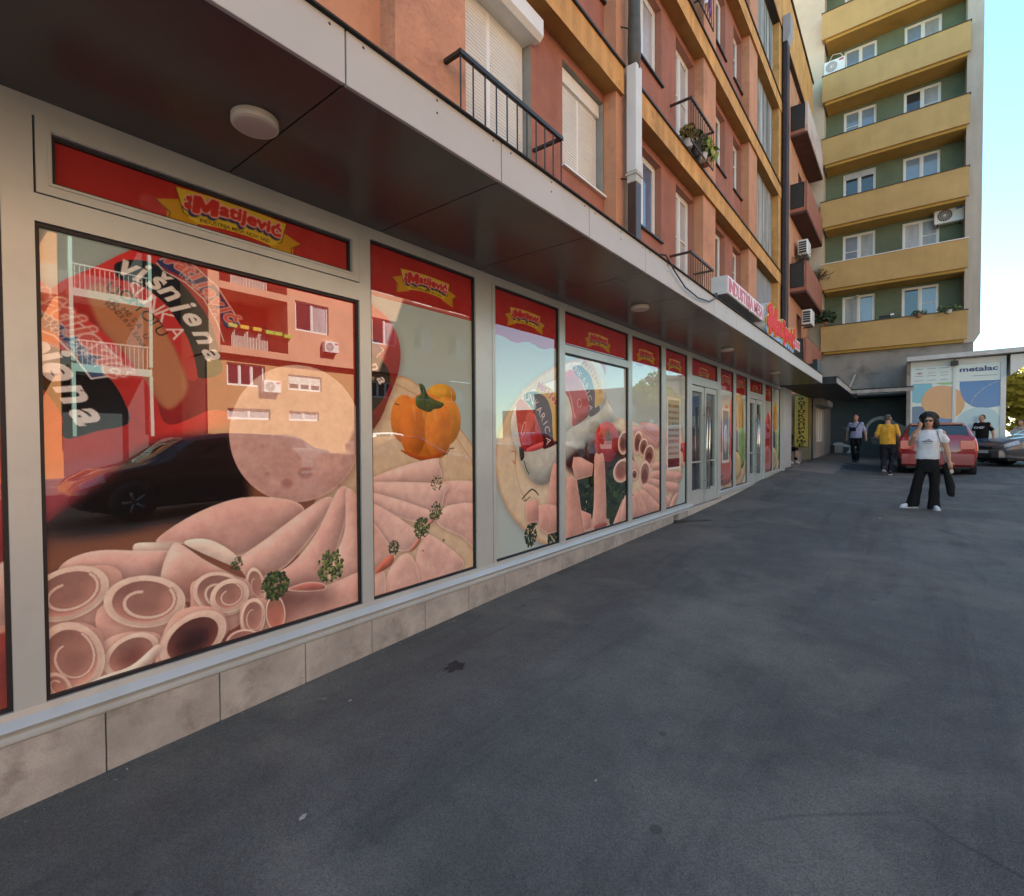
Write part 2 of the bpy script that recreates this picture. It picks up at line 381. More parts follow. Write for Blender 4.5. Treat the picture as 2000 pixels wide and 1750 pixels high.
    def text(s, text, bold, xform, col, alpha=1, outline=None, ow=2, shadow=None, so=(-3, -4), fat=0):
        A, B = s.brand(xform) if text == 'BRAND' else s.glyphs(text, bold, xform); q = s.mask_edges(A, B, 10)
        if q is None: return
        m, x0, y0 = q
        if fat: m = np.clip(s.blur(m, fat)*3.2-.25, 0, 1)
        if outline is not None:
            d = np.clip(s.blur(m, ow)*4, 0, 1)
            if shadow is not None: s.put(np.roll(np.roll(d, so[1], 0), so[0], 1), x0, y0, shadow)
            s.put(d, x0, y0, outline)
        s.put(m, x0, y0, col, alpha)
    def letters(s, word, path, size, col, bold=.02, shear=.2, alpha=1, up=1.0, outline=None, ow=1, wide=1.0):
        """one letter per path point (photo pixels); the letters stand on the path's direction"""
        P = np.array(s.conv(path), float)
        for i, ch in enumerate(word):
            if ch == ' ': continue
            t = P[min(i+1, len(P)-1)]-P[max(i-1, 0)]; t = t/np.hypot(*t); n = np.array([-t[1], t[0]])*up
            V, _ = glyph(ch, bold); cx = (V[:, 0].min()+V[:, 0].max())/2; k = size/.7
            s.text(ch, bold, lambda x, y: P[i]+t*((x-cx)*k*wide+(y-.25)*k*shear)+n*((y-.27)*k), col, alpha, outline, ow)
    def parsley(s, cx, cy, r, n=60, dark=(28, 42, 20), lite=(96, 128, 52)):
        c = np.array(s.conv([(cx, cy)])[0]); e = np.array(s.conv([(cx+r, cy)])[0]); r = abs(e[0]-c[0])
        n = int(n*2.2)
        for i in range(n):
            q, rr = s.rng.uniform(0, 6.28), r*math.sqrt(s.rng.rand()); p = c+np.array([math.cos(q), math.sin(q)*1.1])*rr; a = r*s.rng.uniform(.07, .17); t = i/n
            col = np.array(dark)*(1-t)+np.array(lite)*t*s.rng.uniform(.5, 1.1)
            s.blob([p+np.array([math.cos(w_), math.sin(w_)])*a*s.rng.uniform(.5, 1.2) for w_ in np.linspace(0, 6.28, 7, endpoint=False)], col, .5, 2, speck=0, mott=0, conv=False)
    def roll(s, cx, cy, rx, ry, rot=0, t=.24, body=None, hole=None, pink=(230, 178, 160), inner=(216, 150, 132)):
        """a rolled slice: side, pale end ring, shaded inside with an inner turn of the slice"""
        c, d = math.cos(rot), math.sin(rot); T = lambda a, b: (cx+a*rx*c-b*ry*d, cy+a*rx*d+b*ry*c)
        if body: s.blob(body, pink, .25, 14, shadow=6)
        s.blob(s.ell(cx, cy, rx, ry, rot), (242, 208, 186), .15, 6, rim=(247, 222, 202), rw=2, shadow=5)
        k = 1-t; dk = tuple(v*.80 for v in inner)
        s.blob(s.ell(cx, cy, rx*k, ry*k, rot), dk, .25, 14, light=(.4, -.9), grad=tuple(min(255, v*1.07) for v in inner))
        if hole: s.flat([T(a, b) for a, b in s.ell(-.03, .16, k*.72, k*.66)], hole, .85, True, max(3, abs(rx)*.05))
        else:
            s.flat([T(a, b) for a, b in s.ell(0, .22, k*.70, k*.55)], tuple(v*.66 for v in inner), .7, True, max(3, 8))
            sp = [T((k*.98-.50*k*u_)*math.cos(-.6+u_*5.2), (k*.98-.50*k*u_)*math.sin(-.6+u_*5.2)) for u_ in np.linspace(0, 1, 22)]
            lw = max(2.0, .05*np.hypot(*(np.array(s.conv([T(1, 0)])[0])-np.array(s.conv([T(-1, 0)])[0]))))
            s.line([(x, y) for x, y in sp], lw*1.5, tuple(v*.78 for v in inner), .6); s.line(sp, lw*.8, (244, 212, 192), .95)
    def material(s):
        a = np.clip(s.a, 0, 255)/255.0; g = a.mean(2, keepdims=True); a = (g+(a-g)*.88)*.95; n = s.rng.rand(s.h, s.w, 1).astype(np.float32)-.5; a = np.clip(a*(1+n*.05), 0, 1)
        im = bpy.data.images.new(s.name, s.w, s.h); px = np.ones((s.h, s.w, 4), np.float32); px[..., :3] = a
        im.pixels.foreach_set(px.ravel()); im.update(); im.pack()
        m = bpy.data.materials.new(s.name); m.use_nodes = True; nd = m.node_tree.nodes; b = nd['Principled BSDF']
        t = nd.new('ShaderNodeTexImage'); t.image = im; t.extension = 'EXTEND'
        m.node_tree.links.new(t.outputs[0], b.inputs['Base Color']); b.inputs['Roughness'].default_value = .6; b.inputs['Specular IOR Level'].default_value = .0
        b.inputs['Coat Weight'].default_value = 1; b.inputs['Coat Roughness'].default_value = .0; b.inputs['Coat IOR'].default_value = PANE_IOR
        tc = nd.new('ShaderNodeTexCoord'); nz = nd.new('ShaderNodeTexNoise'); nz.inputs['Scale'].default_value = .9; nz.inputs['Detail'].default_value = 1
        bp = nd.new('ShaderNodeBump'); bp.inputs['Strength'].default_value = .05; bp.inputs['Distance'].default_value = .03
        L = m.node_tree.links; L.new(tc.outputs['Object'], nz.inputs['Vector']); L.new(nz.outputs[0], bp.inputs['Height']); L.new(bp.outputs[0], b.inputs['Coat Normal'])
        PRINTS[m.name] = s; return m
    def red_band(s, y0, y1, z0, z1, wavy=False):
        s.off = 'W'; pts = [(y0, z1), (y0, z0)]
        if wavy: pts += [(y0+(y1-y0)*i/12, z0+.02*math.sin(i*1.3)) for i in range(1, 12)]
        pts += [(y1, z0), (y1, z1)]; s.flat(pts, (186, 42, 36))
        for i in range(int((y1-y0)*14)):               # tone-on-tone slices in the red
            cy, cz, r = s.rng.uniform(y0, y1), s.rng.uniform(z0, z1), s.rng.uniform(.04, .10)
            for q, al in ((1, .22), (.72, .18)):
                P = [(min(max(a, y0), y1), min(max(b, z0), z1)) for a, b in s.ell(cy, cz, r*q, r*q*.8, s.rng.uniform(0, 3))]
                s.flat(P, (206, 66, 56) if q == 1 else (172, 34, 30), al)
        s.off = None
    def logo(s, cy, cz, w_):
        """yellow ribbon with the shop's name, tip to tip w_ metres, centred at (cy, cz)"""
        s.off = 'W'; k = w_/.76; T = lambda P: [(cy+a*k, cz+b*k) for a, b in P]; lw = max(1, .0045*k*s.k)
        for sg in (-1, 1):
            s.flat(T([(sg*.275, .022), (sg*.381, -.014), (sg*.331, -.053), (sg*.334, -.131), (sg*.19, -.088), (sg*.17, -.05)]), (206, 152, 24))
            s.line(T([(sg*.381, -.014), (sg*.319, -.056), (sg*.322, -.118)]), lw, (92, 70, 10)); s.line(T([(sg*.19, -.086), (sg*.186, -.055)]), lw, (60, 44, 10))
        xs = np.linspace(-1, 1, 13); top = [(.291*x, .092-.013*x*x) for x in xs]; bot = [(.195*x, -.061-.017*x*x) for x in xs[::-1]]
        s.flat(T(top+[(.25, -.05)]+bot+[(-.25, -.05)]), (224, 190, 42))
        for sg in (-1, 1): s.line(T([(sg*.291, .079), (sg*.258, -.038), (sg*.236, -.052)]), lw, (92, 70, 10))
        kk = .470/(1.08+glyph('atijević', .012)[0][:, 0].max())
        def xf(x, y):
            q = x*kk-.215; big = 1.25-.25*sm(x, .8, 1.2)
            return s.W(cy+k*(q+y*kk*.12), cz+k*(.012-.38*q*q+y*kk*.82*big-(.018*(1-sm(x, .95, 1.15)))))
        o = max(1, .008*k*s.k); PK = (240, 172, 152)
        for (dx, dz, r) in ((-.229, .040, .015), (-.236, .002, .018)): s.flat(s.ell(cy+k*dx-.008*k, cz+k*dz-.010*k, k*r, k*r), (40, 40, 98)); s.flat(s.ell(cy+k*dx, cz+k*dz, k*(r+.007), k*(r+.007)), PK)
        s.text('BRAND', .012, xf, (206, 50, 42), 1, PK, o, (40, 40, 98), (int(-.008*k*s.k)-1, int(-.012*k*s.k)-1), max(1, .003*k*s.k))
        for (dx, dz, r) in ((-.229, .040, .015), (-.236, .002, .018)): s.flat(s.ell(cy+k*dx, cz+k*dz, k*r, k*r), (206, 50, 42))
        t2 = 'INDUSTRIJA MESA NOVI SAD'; V, _ = glyph(t2, 0); a0, a1 = V[:, 0].min(), V[:, 0].max(); k2 = .366/(a1-a0)
        s.text(t2, .004, lambda x, y: s.W(cy+k*((x-a0)*k2-.18), cz+k*(-.054-.25*((x-a0)*k2-.18)**2+y*k2*.95)), (70, 60, 20)); s.off = None
PRINTS = {}; PANE_IOR = 2.1
def print_uv(name, y, z):
    p = PRINTS[name]; return ((y-p.y0)/(p.y1-p.y0), (z-p.z0)/(p.z1-p.z0))
PINK, PINK2, CREAM = (232, 184, 168), (222, 170, 156), (246, 220, 200)
def paint_A():
    s = Print('ham_print', .40, 3.22, .40, 2.94, 290, (168, 192, 192))
    s.off = None; RED, DRK = (190, 44, 40), (34, 24, 26)
    s.flat([(0, 900), (520, 860), (720, 930), (720, 1450), (0, 1500)], (150, 92, 60), 1, False, 14)
    s.flat([(0, 980), (480, 900), (480, 1010), (0, 1090)], (96, 58, 40), .7, False, 16)
    s.flat([(60, 940), (190, 905), (300, 855), (460, 850), (480, 920), (470, 1010), (340, 1015), (200, 1040), (60, 1040)], (36, 28, 27), .92, True, 8)
    # round board behind the pepper
    s.blob([(640, 900), (700, 800), (772, 735), (830, 762), (880, 815), (925, 875), (960, 960), (960, 1250), (600, 1250)], (226, 198, 160), .12, 8, rim=(190, 148, 108), rw=4, smooth=True)
    s.line([(772, 750), (826, 778), (872, 828), (918, 895), (945, 960)], 3, (196, 158, 118), .8)
    # rear sausage
    s.blob([(90, 585), (190, 520), (300, 478), (430, 490), (600, 545), (720, 592), (768, 640), (782, 700), (762, 770), (716, 850), (560, 900), (380, 930), (220, 880), (120, 760)], RED, .45, 22, light=(-.2, .9), shadow=10, grad=(150, 30, 30))
    s.flat([(225, 516), (262, 508), (300, 516), (345, 545), (385, 590), (412, 634), (428, 690), (432, 728), (389, 738), (380, 700), (367, 662), (345, 625), (322, 593), (280, 560), (233, 545)], DRK, 1, True)
    s.flat([(306, 514), (340, 500), (372, 520), (420, 562), (452, 612), (466, 634), (440, 640), (428, 610), (400, 575), (360, 545)], (52, 50, 108), 1, True)
    s.line([(306, 514), (320, 530), (362, 552), (398, 585), (424, 630), (437, 668)], 2, (214, 206, 204)); s.line([(312, 508), (340, 496), (380, 520), (424, 560), (456, 610), (468, 634)], 2, (214, 206, 204))
    s.letters('Matijević', [(342, 512), (356, 520), (369, 530), (382, 541), (396, 555), (410, 572), (424, 590), (437, 606), (450, 622)], 20, (214, 92, 84), .035, .3, 1, 1, (230, 170, 160), 1)
    s.letters('INDUSTRIJA', [(352, 536), (361, 542), (370, 549), (379, 557), (387, 565), (395, 574), (402, 584), (409, 594), (415, 604), (421, 615)], 8, (200, 190, 196), 0, .1)
    s.letters('višnjena', [(250, 524), (276, 536), (308, 552), (334, 573), (356, 598), (378, 624), (399, 660), (416, 694)], 31, (226, 220, 214), .03, .3)
    s.flat([(233, 547), (280, 562), (322, 595), (345, 627), (367, 664), (386, 735), (366, 740), (348, 690), (318, 640), (280, 596), (240, 570)], (206, 48, 44), 1, True)
    s.letters('ŠUNKA', [(256, 566), (277, 580), (298, 597), (319, 619), (342, 650)], 22, (232, 214, 206), .0, .1, wide=.9)
    s.flat([(170, 560), (236, 566), (282, 598), (318, 640), (350, 700), (366, 760), (330, 800), (288, 760), (238, 690), (196, 640)], (196, 128, 84), .95, True, 2)
    s.letters('U OMOTU', [(220, 566), (232, 572), (246, 580), (265, 596), (287, 619), (300, 632), (313, 648)], 15, (70, 50, 44), .0, .05)
    s.letters('OD MESA U', [(218, 590), (226, 595), (234, 601), (243, 608), (252, 616), (261, 626), (270, 637), (277, 647), (284, 658)], 7.5, (86, 60, 50), 0, 0)
    s.letters('KONZERVISANA', [(210, 596), (217, 601), (224, 607), (231, 613), (238, 620), (245, 628), (251, 636), (257, 644), (263, 652), (268, 660), (273, 668), (278, 676)], 6.5, (86, 60, 50), 0, 0)
    # front sausage
    s.blob([(40, 560), (120, 590), (190, 640), (250, 700), (300, 770), (330, 830), (420, 800), (470, 830), (430, 880), (320, 920), (200, 950), (40, 1010)], RED, .4, 20, light=(-.2, .9), shadow=8)
    s.flat([(60, 650), (100, 676), (150, 700), (190, 722), (216, 742), (240, 780), (251, 826), (190, 842), (127, 856), (122, 816), (105, 785), (66, 730)], DRK, 1, True)
    s.flat([(60, 600), (95, 612), (140, 650), (190, 692), (212, 732), (176, 738), (160, 708), (136, 680), (106, 650), (60, 634)], (56, 64, 116), 1, True)
    s.line([(60, 640), (106, 656), (136, 686), (160, 716), (178, 740), (222, 734), (248, 726)], 2.5, (206, 198, 196)); s.line([(66, 575), (120, 606), (180, 650), (226, 696), (250, 726)], 2.5, (206, 198, 196))
    s.letters('Matijević', [(84, 588), (104, 600), (123, 612), (141, 627), (160, 645), (178, 665), (194, 685), (210, 706), (224, 724)], 25, (212, 92, 82), .035, .3, 1, 1, (236, 178, 166), 1.5)
    s.letters('INDUSTRIJA MESA', [(76, 615), (86, 619), (96, 625), (105, 631), (114, 638), (122, 645), (130, 652), (137, 659), (144, 666), (151, 674), (157, 681), (164, 688), (171, 696), (178, 704), (185, 712)], 8, (196, 190, 196), .005, .1)
    s.letters('NOVI SAD', [(98, 640), (107, 646), (116, 653), (124, 660), (130, 666), (136, 672), (144, 680), (152, 690)], 8, (196, 190, 196), .005, .1)
    s.letters('njena', [(68, 676), (93, 694), (116, 726), (145, 770), (172, 814)], 37, (222, 214, 208), .035, .3)
    s.flat([(110, 1000), (220, 915), (320, 862), (470, 850), (480, 920), (470, 1010), (340, 1015), (230, 1036), (120, 1040)], (30, 24, 24), .95, True, 7)
    s.flat([(60, 930), (190, 895), (260, 880), (200, 935), (110, 1000), (60, 1020)], (176, 66, 84), .8, True, 8)
    # the big round slice
    s.off = (0, 700, 2.5)
    s.blob(s.ell(1440, 368, 322, 335), (216, 166, 154), .12, 14, rim=(226, 176, 160), rw=3, shadow=10, speck=.05)
    for x, y, r in ((1280, 430, 9), (1305, 565, 12), (1490, 560, 36), (1400, 610, 28), (1620, 480, 8), (1350, 660, 7), (1655, 620, 9)): s.flat(s.ell(x, y, r, r*.8), (150, 84, 78), .45, False, 2)
    # fan of slices
    FAN = [[(760, 890), (950, 760), (1180, 680), (1400, 688), (1485, 735), (1440, 800), (1180, 965), (1000, 935), (880, 905)],
           [(1160, 985), (1300, 880), (1480, 745), (1590, 678), (1625, 700), (1560, 820), (1400, 1012), (1240, 1085), (1180, 1040)],
           [(1225, 1080), (1400, 1020), (1540, 860), (1650, 640), (1705, 650), (1690, 780), (1640, 950), (1580, 1105), (1420, 1125), (1290, 1110)],
           [(1690, 640), (1755, 700), (1790, 900), (1790, 1080), (1640, 1092), (1600, 1040), (1680, 850)],
           [(1380, 1150), (1600, 1105), (1790, 1040), (1790, 1200), (1600, 1260), (1380, 1310)]]
    s.blob([(660, 905), (760, 898), (862, 898), (850, 945), (670, 950)], CREAM, .2, 6, shadow=4)
    for i, P in enumerate(FAN): s.blob(P, (230, 180, 164) if i % 2 else (224, 170, 155), .32, 20, rim=(242, 208, 188), rw=3, shadow=9)
    s.blob([(280, 1060), (330, 985), (480, 938), (700, 940), (825, 938), (835, 965), (770, 1085), (600, 1100), (400, 1075)], PINK2, .45, 12, rim=CREAM, rw=3, shadow=6)
    s.blob([(785, 1065), (830, 925), (880, 905), (1000, 985), (1150, 1060), (1240, 1090), (1150, 1160), (960, 1190), (840, 1160)], PINK, .45, 14, rim=CREAM, rw=3, shadow=8)
    s.blob([(900, 905), (960, 880), (1050, 895), (1150, 960), (1150, 1015), (1040, 975)], CREAM, .3, 8, shadow=4)
    s.flat([(880, 1050), (1380, 1100), (1420, 1310), (880, 1330)], (150, 86, 70), .5, True, 12)
    s.flat([(1300, 1140), (1560, 1110), (1640, 1180), (1400, 1230)], (60, 30, 26), .55, True, 14)
    s.blob([(1400, 1128), (1500, 1092), (1580, 1100), (1585, 1130), (1480, 1140)], (196, 112, 96), .5, 6, rim=CREAM, rw=2)
    s.blob([(560, 1450), (720, 1440), (800, 1300), (1150, 1240), (1290, 1320), (1250, 1420), (900, 1560), (560, 1700), (180, 1800), (180, 1300), (300, 1100)], (150, 78, 66), .2, 20)
    # rolls
    s.roll(330, 1150, 210, 125, -.35, .20, [(120, 1300), (180, 1080), (520, 1010), (600, 1100), (500, 1300), (250, 1400)])
    s.roll(1250, 1110, 45, 90, -.2, .2, [(1200, 1060), (1300, 1100), (1310, 1240), (1220, 1260)])
    s.roll(1075, 1150, 135, 105, .25, .16, [(930, 1180), (960, 1080), (1200, 1080), (1230, 1220), (1120, 1330), (950, 1320)])
    s.roll(1120, 1160, 100, 80, -.5, .28)
    s.roll(705, 1188, 200, 128, -.03, .21, [(505, 1200), (520, 1400), (800, 1380), (905, 1200)])
    s.roll(1235, 1265, 60, 95, .1, .2, [(1180, 1200), (1300, 1180), (1310, 1330), (1190, 1360)]); s.roll(1345, 1245, 48, 90, -.05, .12, None, (200, 116, 96), inner=(214, 136, 112))
    s.roll(1190, 1385, 90, 62, -.15, .15, [(1100, 1400), (1280, 1340), (1300, 1430), (1110, 1450)])
    s.roll(640, 1450, 150, 95, -.55, .22, [(480, 1420), (600, 1340), (780, 1350), (760, 1480), (600, 1600), (470, 1620)], (120, 66, 56))
    s.roll(940, 1370, 185, 112, -.62, .24, [(760, 1460), (860, 1240), (1060, 1220), (1110, 1340), (960, 1460), (790, 1560)], (40, 18, 18), inner=(140, 76, 66))
    s.roll(345, 1460, 165, 175, -.5, .22, [(180, 1420), (350, 1290), (500, 1350), (480, 1550), (330, 1720), (180, 1700)])
    s.roll(280, 1600, 75, 60, .7, .28, None)
    s.blob([(330, 1660), (480, 1560), (640, 1500), (760, 1400), (780, 1430), (640, 1560), (460, 1680), (330, 1740)], CREAM, .3, 6, shadow=4)
    s.parsley(1345, 1108, 62, 90); s.parsley(1615, 1015, 62, 70, (44, 60, 26), (140, 164, 80)); s.parsley(1155, 1005, 30, 40)
    # second pane of the same print
    s.off = (680, 450, 2.333)
    s.letters('na', [(112, 615), (152, 690)], 22, (222, 214, 208), .03, .3)
    # small label piece and black band on the sausage end
    s.flat([(100, 560), (150, 590), (190, 660), (178, 730), (125, 810), (100, 800)], DRK, 1, True); s.letters('na', [(120, 622), (152, 684)], 24, (222, 214, 208), .03, .3)
    s.line([(118, 505), (160, 545), (128, 578)], 3, (196, 186, 190)); s.flat([(100, 500), (128, 505), (150, 545), (120, 570), (100, 560)], (52, 50, 108), .8, True)
    for q, c in (((420, 760, 70, 60), (214, 150, 30)), ((255, 860, 62, 110), (224, 120, 30)), ((440, 870, 72, 112), (226, 138, 36)), ((350, 890, 100, 150), (232, 126, 30)), ((295, 900, 60, 135), (226, 116, 28)), ((410, 910, 62, 130), (232, 128, 34))):
        s.blob(s.ell(*q), c, .38, 20, light=(-.5, .8), speck=.02, mott=.22)
    s.blob([(240, 1000), (350, 1030), (450, 1000), (400, 1040), (340, 1050), (280, 1030)], (190, 84, 24), .3, 6)
    for x in (300, 345, 395): s.blob(s.ell(x, 830, 7, 40, -.1), (250, 190, 110), .1, 3, alpha=.35)
    s.blob([(322, 700), (345, 708), (362, 750), (400, 775), (435, 790), (420, 810), (390, 815), (370, 828), (340, 820), (310, 800), (308, 760), (330, 745)], (70, 88, 34), .7, 5, light=(-.6, .6))
    s.line([(330, 705), (345, 760), (350, 820)], 3, (34, 48, 20))
    s.line([(430, 1025), (450, 1018), (462, 995), (482, 992)], 2, (80, 50, 44)); s.line([(212, 790), (232, 796)], 2, (80, 50, 44))
    WN = [[(80, 1140), (250, 1072), (400, 1038), (412, 1060), (405, 1150), (80, 1165)], [(420, 1150), (600, 1155), (600, 1270), (430, 1255)], [(80, 1148), (440, 1156), (440, 1200), (405, 1290), (300, 1270), (80, 1200)],
          [(400, 1300), (470, 1250), (600, 1262), (600, 1460), (520, 1400), (420, 1350)], [(80, 1190), (240, 1230), (392, 1285), (395, 1310), (360, 1340), (230, 1310), (80, 1250)],
          [(330, 1400), (380, 1390), (520, 1500), (500, 1560), (440, 1640), (300, 1640)], [(80, 1240), (200, 1290), (330, 1385), (330, 1410), (270, 1460), (200, 1450), (80, 1370)], [(150, 1700), (190, 1540), (270, 1470), (320, 1560), (310, 1680)], [(80, 1680), (110, 1560), (165, 1555), (160, 1700)],
          [(80, 1320), (130, 1350), (208, 1470), (205, 1500), (150, 1540), (80, 1560)]]
    for i, P in enumerate(WN): s.blob(P, (231, 184, 168) if i % 2 else (234, 190, 175), .28, 14, rim=(242, 206, 186), rw=3, shadow=7)
    s.blob([(120, 1560), (160, 1500), (205, 1478), (200, 1520), (150, 1555)], (214, 112, 82), .5, 5); s.blob([(275, 1462), (325, 1392), (330, 1415), (300, 1455)], (206, 128, 106), .5, 4); s.blob([(365, 1335), (392, 1288), (394, 1310), (380, 1335)], (206, 128, 106), .5, 4)
    s.parsley(335, 1355, 34, 70, (44, 56, 26), (120, 140, 66)); s.parsley(208, 1445, 24, 50, (34, 48, 20), (96, 116, 56)); s.parsley(398, 1280, 28, 50, (50, 64, 30), (126, 146, 76)); s.parsley(402, 1150, 24, 20, (60, 74, 36), (120, 140, 76))
    s.flat(s.ell(434, 1412, 5, 6), (120, 70, 62), .8); s.flat(s.ell(340, 1460, 4, 4), (120, 70, 62), .8)
    s.off = None
    s.red_band(2.118, 3.22, 2.552, 2.94); s.logo(2.66, 2.735, .66)
    s.red_band(.40, 2.06, 2.50, 2.94); s.logo(1.253, 2.762, .76)
    s.off = 'W'; s.flat([(.40, 2.86), (2.06, 2.86), (2.06, 2.94), (.40, 2.94)], (24, 12, 14)); s.off = None
    return s.material()
def paint_B():
    s = Print('sausage_print', 3.44, 8.53, .40, 2.94, 215, (178, 200, 198)); s.off = 'W'
    s.blob(s.ell(5.95, 1.33, 2.47, 1.22), (228, 206, 168), .2, 6, rim=(206, 160, 112), rw=6, shadow=10)
    s.blob(s.ell(6.0, 1.31, 2.22, 1.05), (234, 214, 176), .15, 6, rim=(204, 170, 132), rw=3)
    s.off = (960, 680, 4.375); WH, RED, MAR, YEL = (206, 208, 196), (198, 46, 44), (88, 30, 32), (226, 178, 52)
    s.blob([(165, 640), (205, 500), (320, 375), (470, 300), (560, 262), (600, 180), (760, 120), (870, 85), (975, 100), (985, 420), (1060, 560), (1075, 600), (860, 780), (700, 940), (600, 1010), (500, 1140), (400, 1170), (300, 1085), (225, 900), (180, 770)], WH, .5, 20, light=(-.3, .9), shadow=8)
    s.blob([(600, 190), (760, 118), (870, 88), (975, 100), (985, 420), (900, 560), (700, 670), (600, 700)], (214, 216, 204), .3, 14)
    for pr in ([(215, 470), (270, 440), (345, 530), (430, 640), (442, 820), (300, 884), (250, 830), (213, 600)], [(600, 240), (690, 186), (770, 300), (830, 450), (836, 565), (700, 668), (690, 560), (660, 430), (600, 330)]):
        s.blob(pr, RED, .45, 10, light=(-.4, .8))
    for k in range(7): s.line([(232+k*14, 640+k*6), (250+k*14, 740+k*10), (266+k*10, 826)], 1.3, (236, 170, 160), .8)
    for k in range(6): s.line([(604, 270+k*22), (650+k*6, 330+k*20), (690, 440+k*16), (705+k*4, 600)], 1.2, (236, 170, 160), .7)
    s.line(s.ell(752, 470, 18, 34, 0, 14), 2, (236, 190, 180)); s.line(s.ell(275, 690, 14, 60, .2, 14), 2, (236, 190, 180))
    s.blob([(300, 560), (380, 590), (300, 760)], (236, 120, 110), .2, 5, alpha=.5); s.blob([(300, 860), (440, 800), (440, 850), (330, 885)], (232, 90, 90), .4, 5)
    s.flat([(270, 412), (370, 370), (470, 430), (515, 560), (527, 700), (600, 740), (600, 790), (450, 862), (442, 780), (400, 640), (345, 520)], MAR, 1, True)
    s.flat([(690, 180), (762, 150), (842, 230), (882, 380), (884, 505), (916, 490), (920, 540), (836, 582), (830, 450), (780, 300)], MAR, 1, True)
    s.flat([(372, 360), (432, 308), (510, 350), (570, 430), (600, 520), (600, 745), (530, 784), (515, 560), (470, 430)], YEL, 1, True); s.flat([(762, 140), (830, 106), (905, 200), (945, 330), (950, 430), (890, 500), (882, 380), (842, 230)], YEL, 1, True)
    s.letters('Matijević', [(412, 330), (436, 340), (460, 354), (484, 374), (508, 400), (530, 432), (548, 466), (562, 510), (572, 560)], 16, (206, 50, 44), .035, .25, 1, 1, (240, 176, 160), 1)
    s.letters('Matijević', [(795, 128), (815, 145), (835, 166), (855, 192), (874, 222), (892, 256), (906, 292), (918, 330), (926, 370)], 15, (200, 70, 40), .035, .25, .9)
    s.letters('ŠUNKARICA', [(270, 412), (302, 418), (340, 442), (378, 484), (408, 534), (436, 592), (456, 642), (472, 698), (482, 792)], 19, (236, 214, 206), .0, .05, wide=.95)
    s.letters('UNKARICA', [(700, 172), (728, 194), (758, 232), (786, 278), (812, 330), (826, 378), (838, 428), (846, 510)], 17, (236, 214, 206), .0, .05, wide=.95)
    s.flat([(905, 95), (972, 100), (972, 232), (945, 160)], (206, 66, 60), 1, True)
    s.off = 'W'
    s.off = (960, 680, 4.375)
    s.flat([(972, 40), (1690, 200), (1690, 440), (1530, 420), (1480, 760), (1230, 640), (1060, 580), (985, 420)], (190, 208, 212), 1, False, 1)
    s.blob([(236, 850), (270, 860), (280, 930), (250, 960)], (70, 64, 62), .5, 4)
    for k in range(9): s.line([(370+k*12, 1120+k*2), (372+k*12, 1160)], 1.2, (130, 90, 84), .7)
    s.line([(262, 1290), (300, 1245), (330, 1215), (350, 1205), (380, 1225), (402, 1256)], 3, (66, 48, 34)); s.line([(275, 1305), (300, 1296), (330, 1270)], 2, (66, 48, 34)); s.line([(276, 960), (300, 1040), (322, 1078)], 3, (72, 104, 60)); s.line([(170, 880), (205, 885), (200, 990), (180, 960)], 3, (206, 120, 90), .8)
    # dark mass, tomato, greens
    s.flat([(700, 900), (860, 790), (1080, 700), (1200, 900), (1200, 1100), (900, 1160), (640, 1030)], (62, 26, 24), .9, True, 6)
    s.blob(s.ell(985, 800, 105, 172), (196, 48, 42), .5, 16, light=(-.4, .8)); s.blob(s.ell(1010, 770, 34, 44), (128, 44, 36), .3, 6, alpha=.5); s.parsley(1000, 760, 26, 20, (56, 74, 30), (110, 130, 60))
    s.parsley(810, 1270, 100, 220, (18, 28, 18), (62, 86, 50)); s.parsley(1085, 1250, 110, 260, (18, 28, 18), (66, 92, 54)); s.parsley(800, 1180, 70, 90, (18, 28, 18), (58, 80, 46)); s.parsley(1010, 1380, 45, 60, (24, 36, 20), (70, 96, 54)); s.parsley(335, 1600, 50, 70, (30, 44, 26), (64, 84, 50)); s.parsley(365, 1430, 46, 60, (16, 22, 16), (44, 60, 38)); s.parsley(545, 1610, 60, 60, (30, 44, 26), (70, 90, 56))
    ST = [[(470, 1340), (520, 1010), (560, 995), (620, 1060), (600, 1400), (480, 1420)], [(700, 930), (760, 930), (870, 990), (860, 1090), (720, 1130), (688, 1010)], [(640, 1110), (690, 1090), (730, 1130), (800, 1600), (640, 1640)], [(880, 930), (920, 908), (960, 930), (980, 1300), (980, 1440), (1000, 1480), (900, 1560), (860, 1520), (875, 1300)], [(290, 1320), (400, 1280), (420, 1480), (300, 1500)],
          [(400, 1340), (480, 1330), (580, 1350), (600, 1560), (480, 1590), (405, 1540)], [(760, 1380), (850, 1420), (860, 1540), (790, 1570)], [(1030, 1520), (1120, 1290), (1140, 1290), (1170, 1330), (1170, 1460), (1080, 1540), (980, 1570), (960, 1500)]]
    for i, P in enumerate(ST): s.blob(P, (226, 168, 150) if i % 2 else (218, 158, 140), .26, 16, rim=(240, 196, 176), rw=2, shadow=6, smooth=i in (0, 3))
    s.blob([(880, 1520), (960, 1490), (990, 1510), (900, 1560)], (170, 92, 80), .3, 5)
    s.off = (1160, 700, 5.47)
    for P in ([(400, 760), (480, 730), (700, 790), (690, 960), (520, 900)], [(480, 700), (640, 700), (800, 800), (830, 900), (700, 900)]): s.blob(P, (224, 166, 160), .3, 10, rim=(240, 196, 186), rw=2, shadow=5)
    for q in ((320, 900, 62, 130), (470, 900, 50, 130), (530, 950, 50, 100), (590, 1040, 60, 120)):
        s.roll(*q, .1, .22, None, (110, 56, 48), inner=(206, 134, 118))
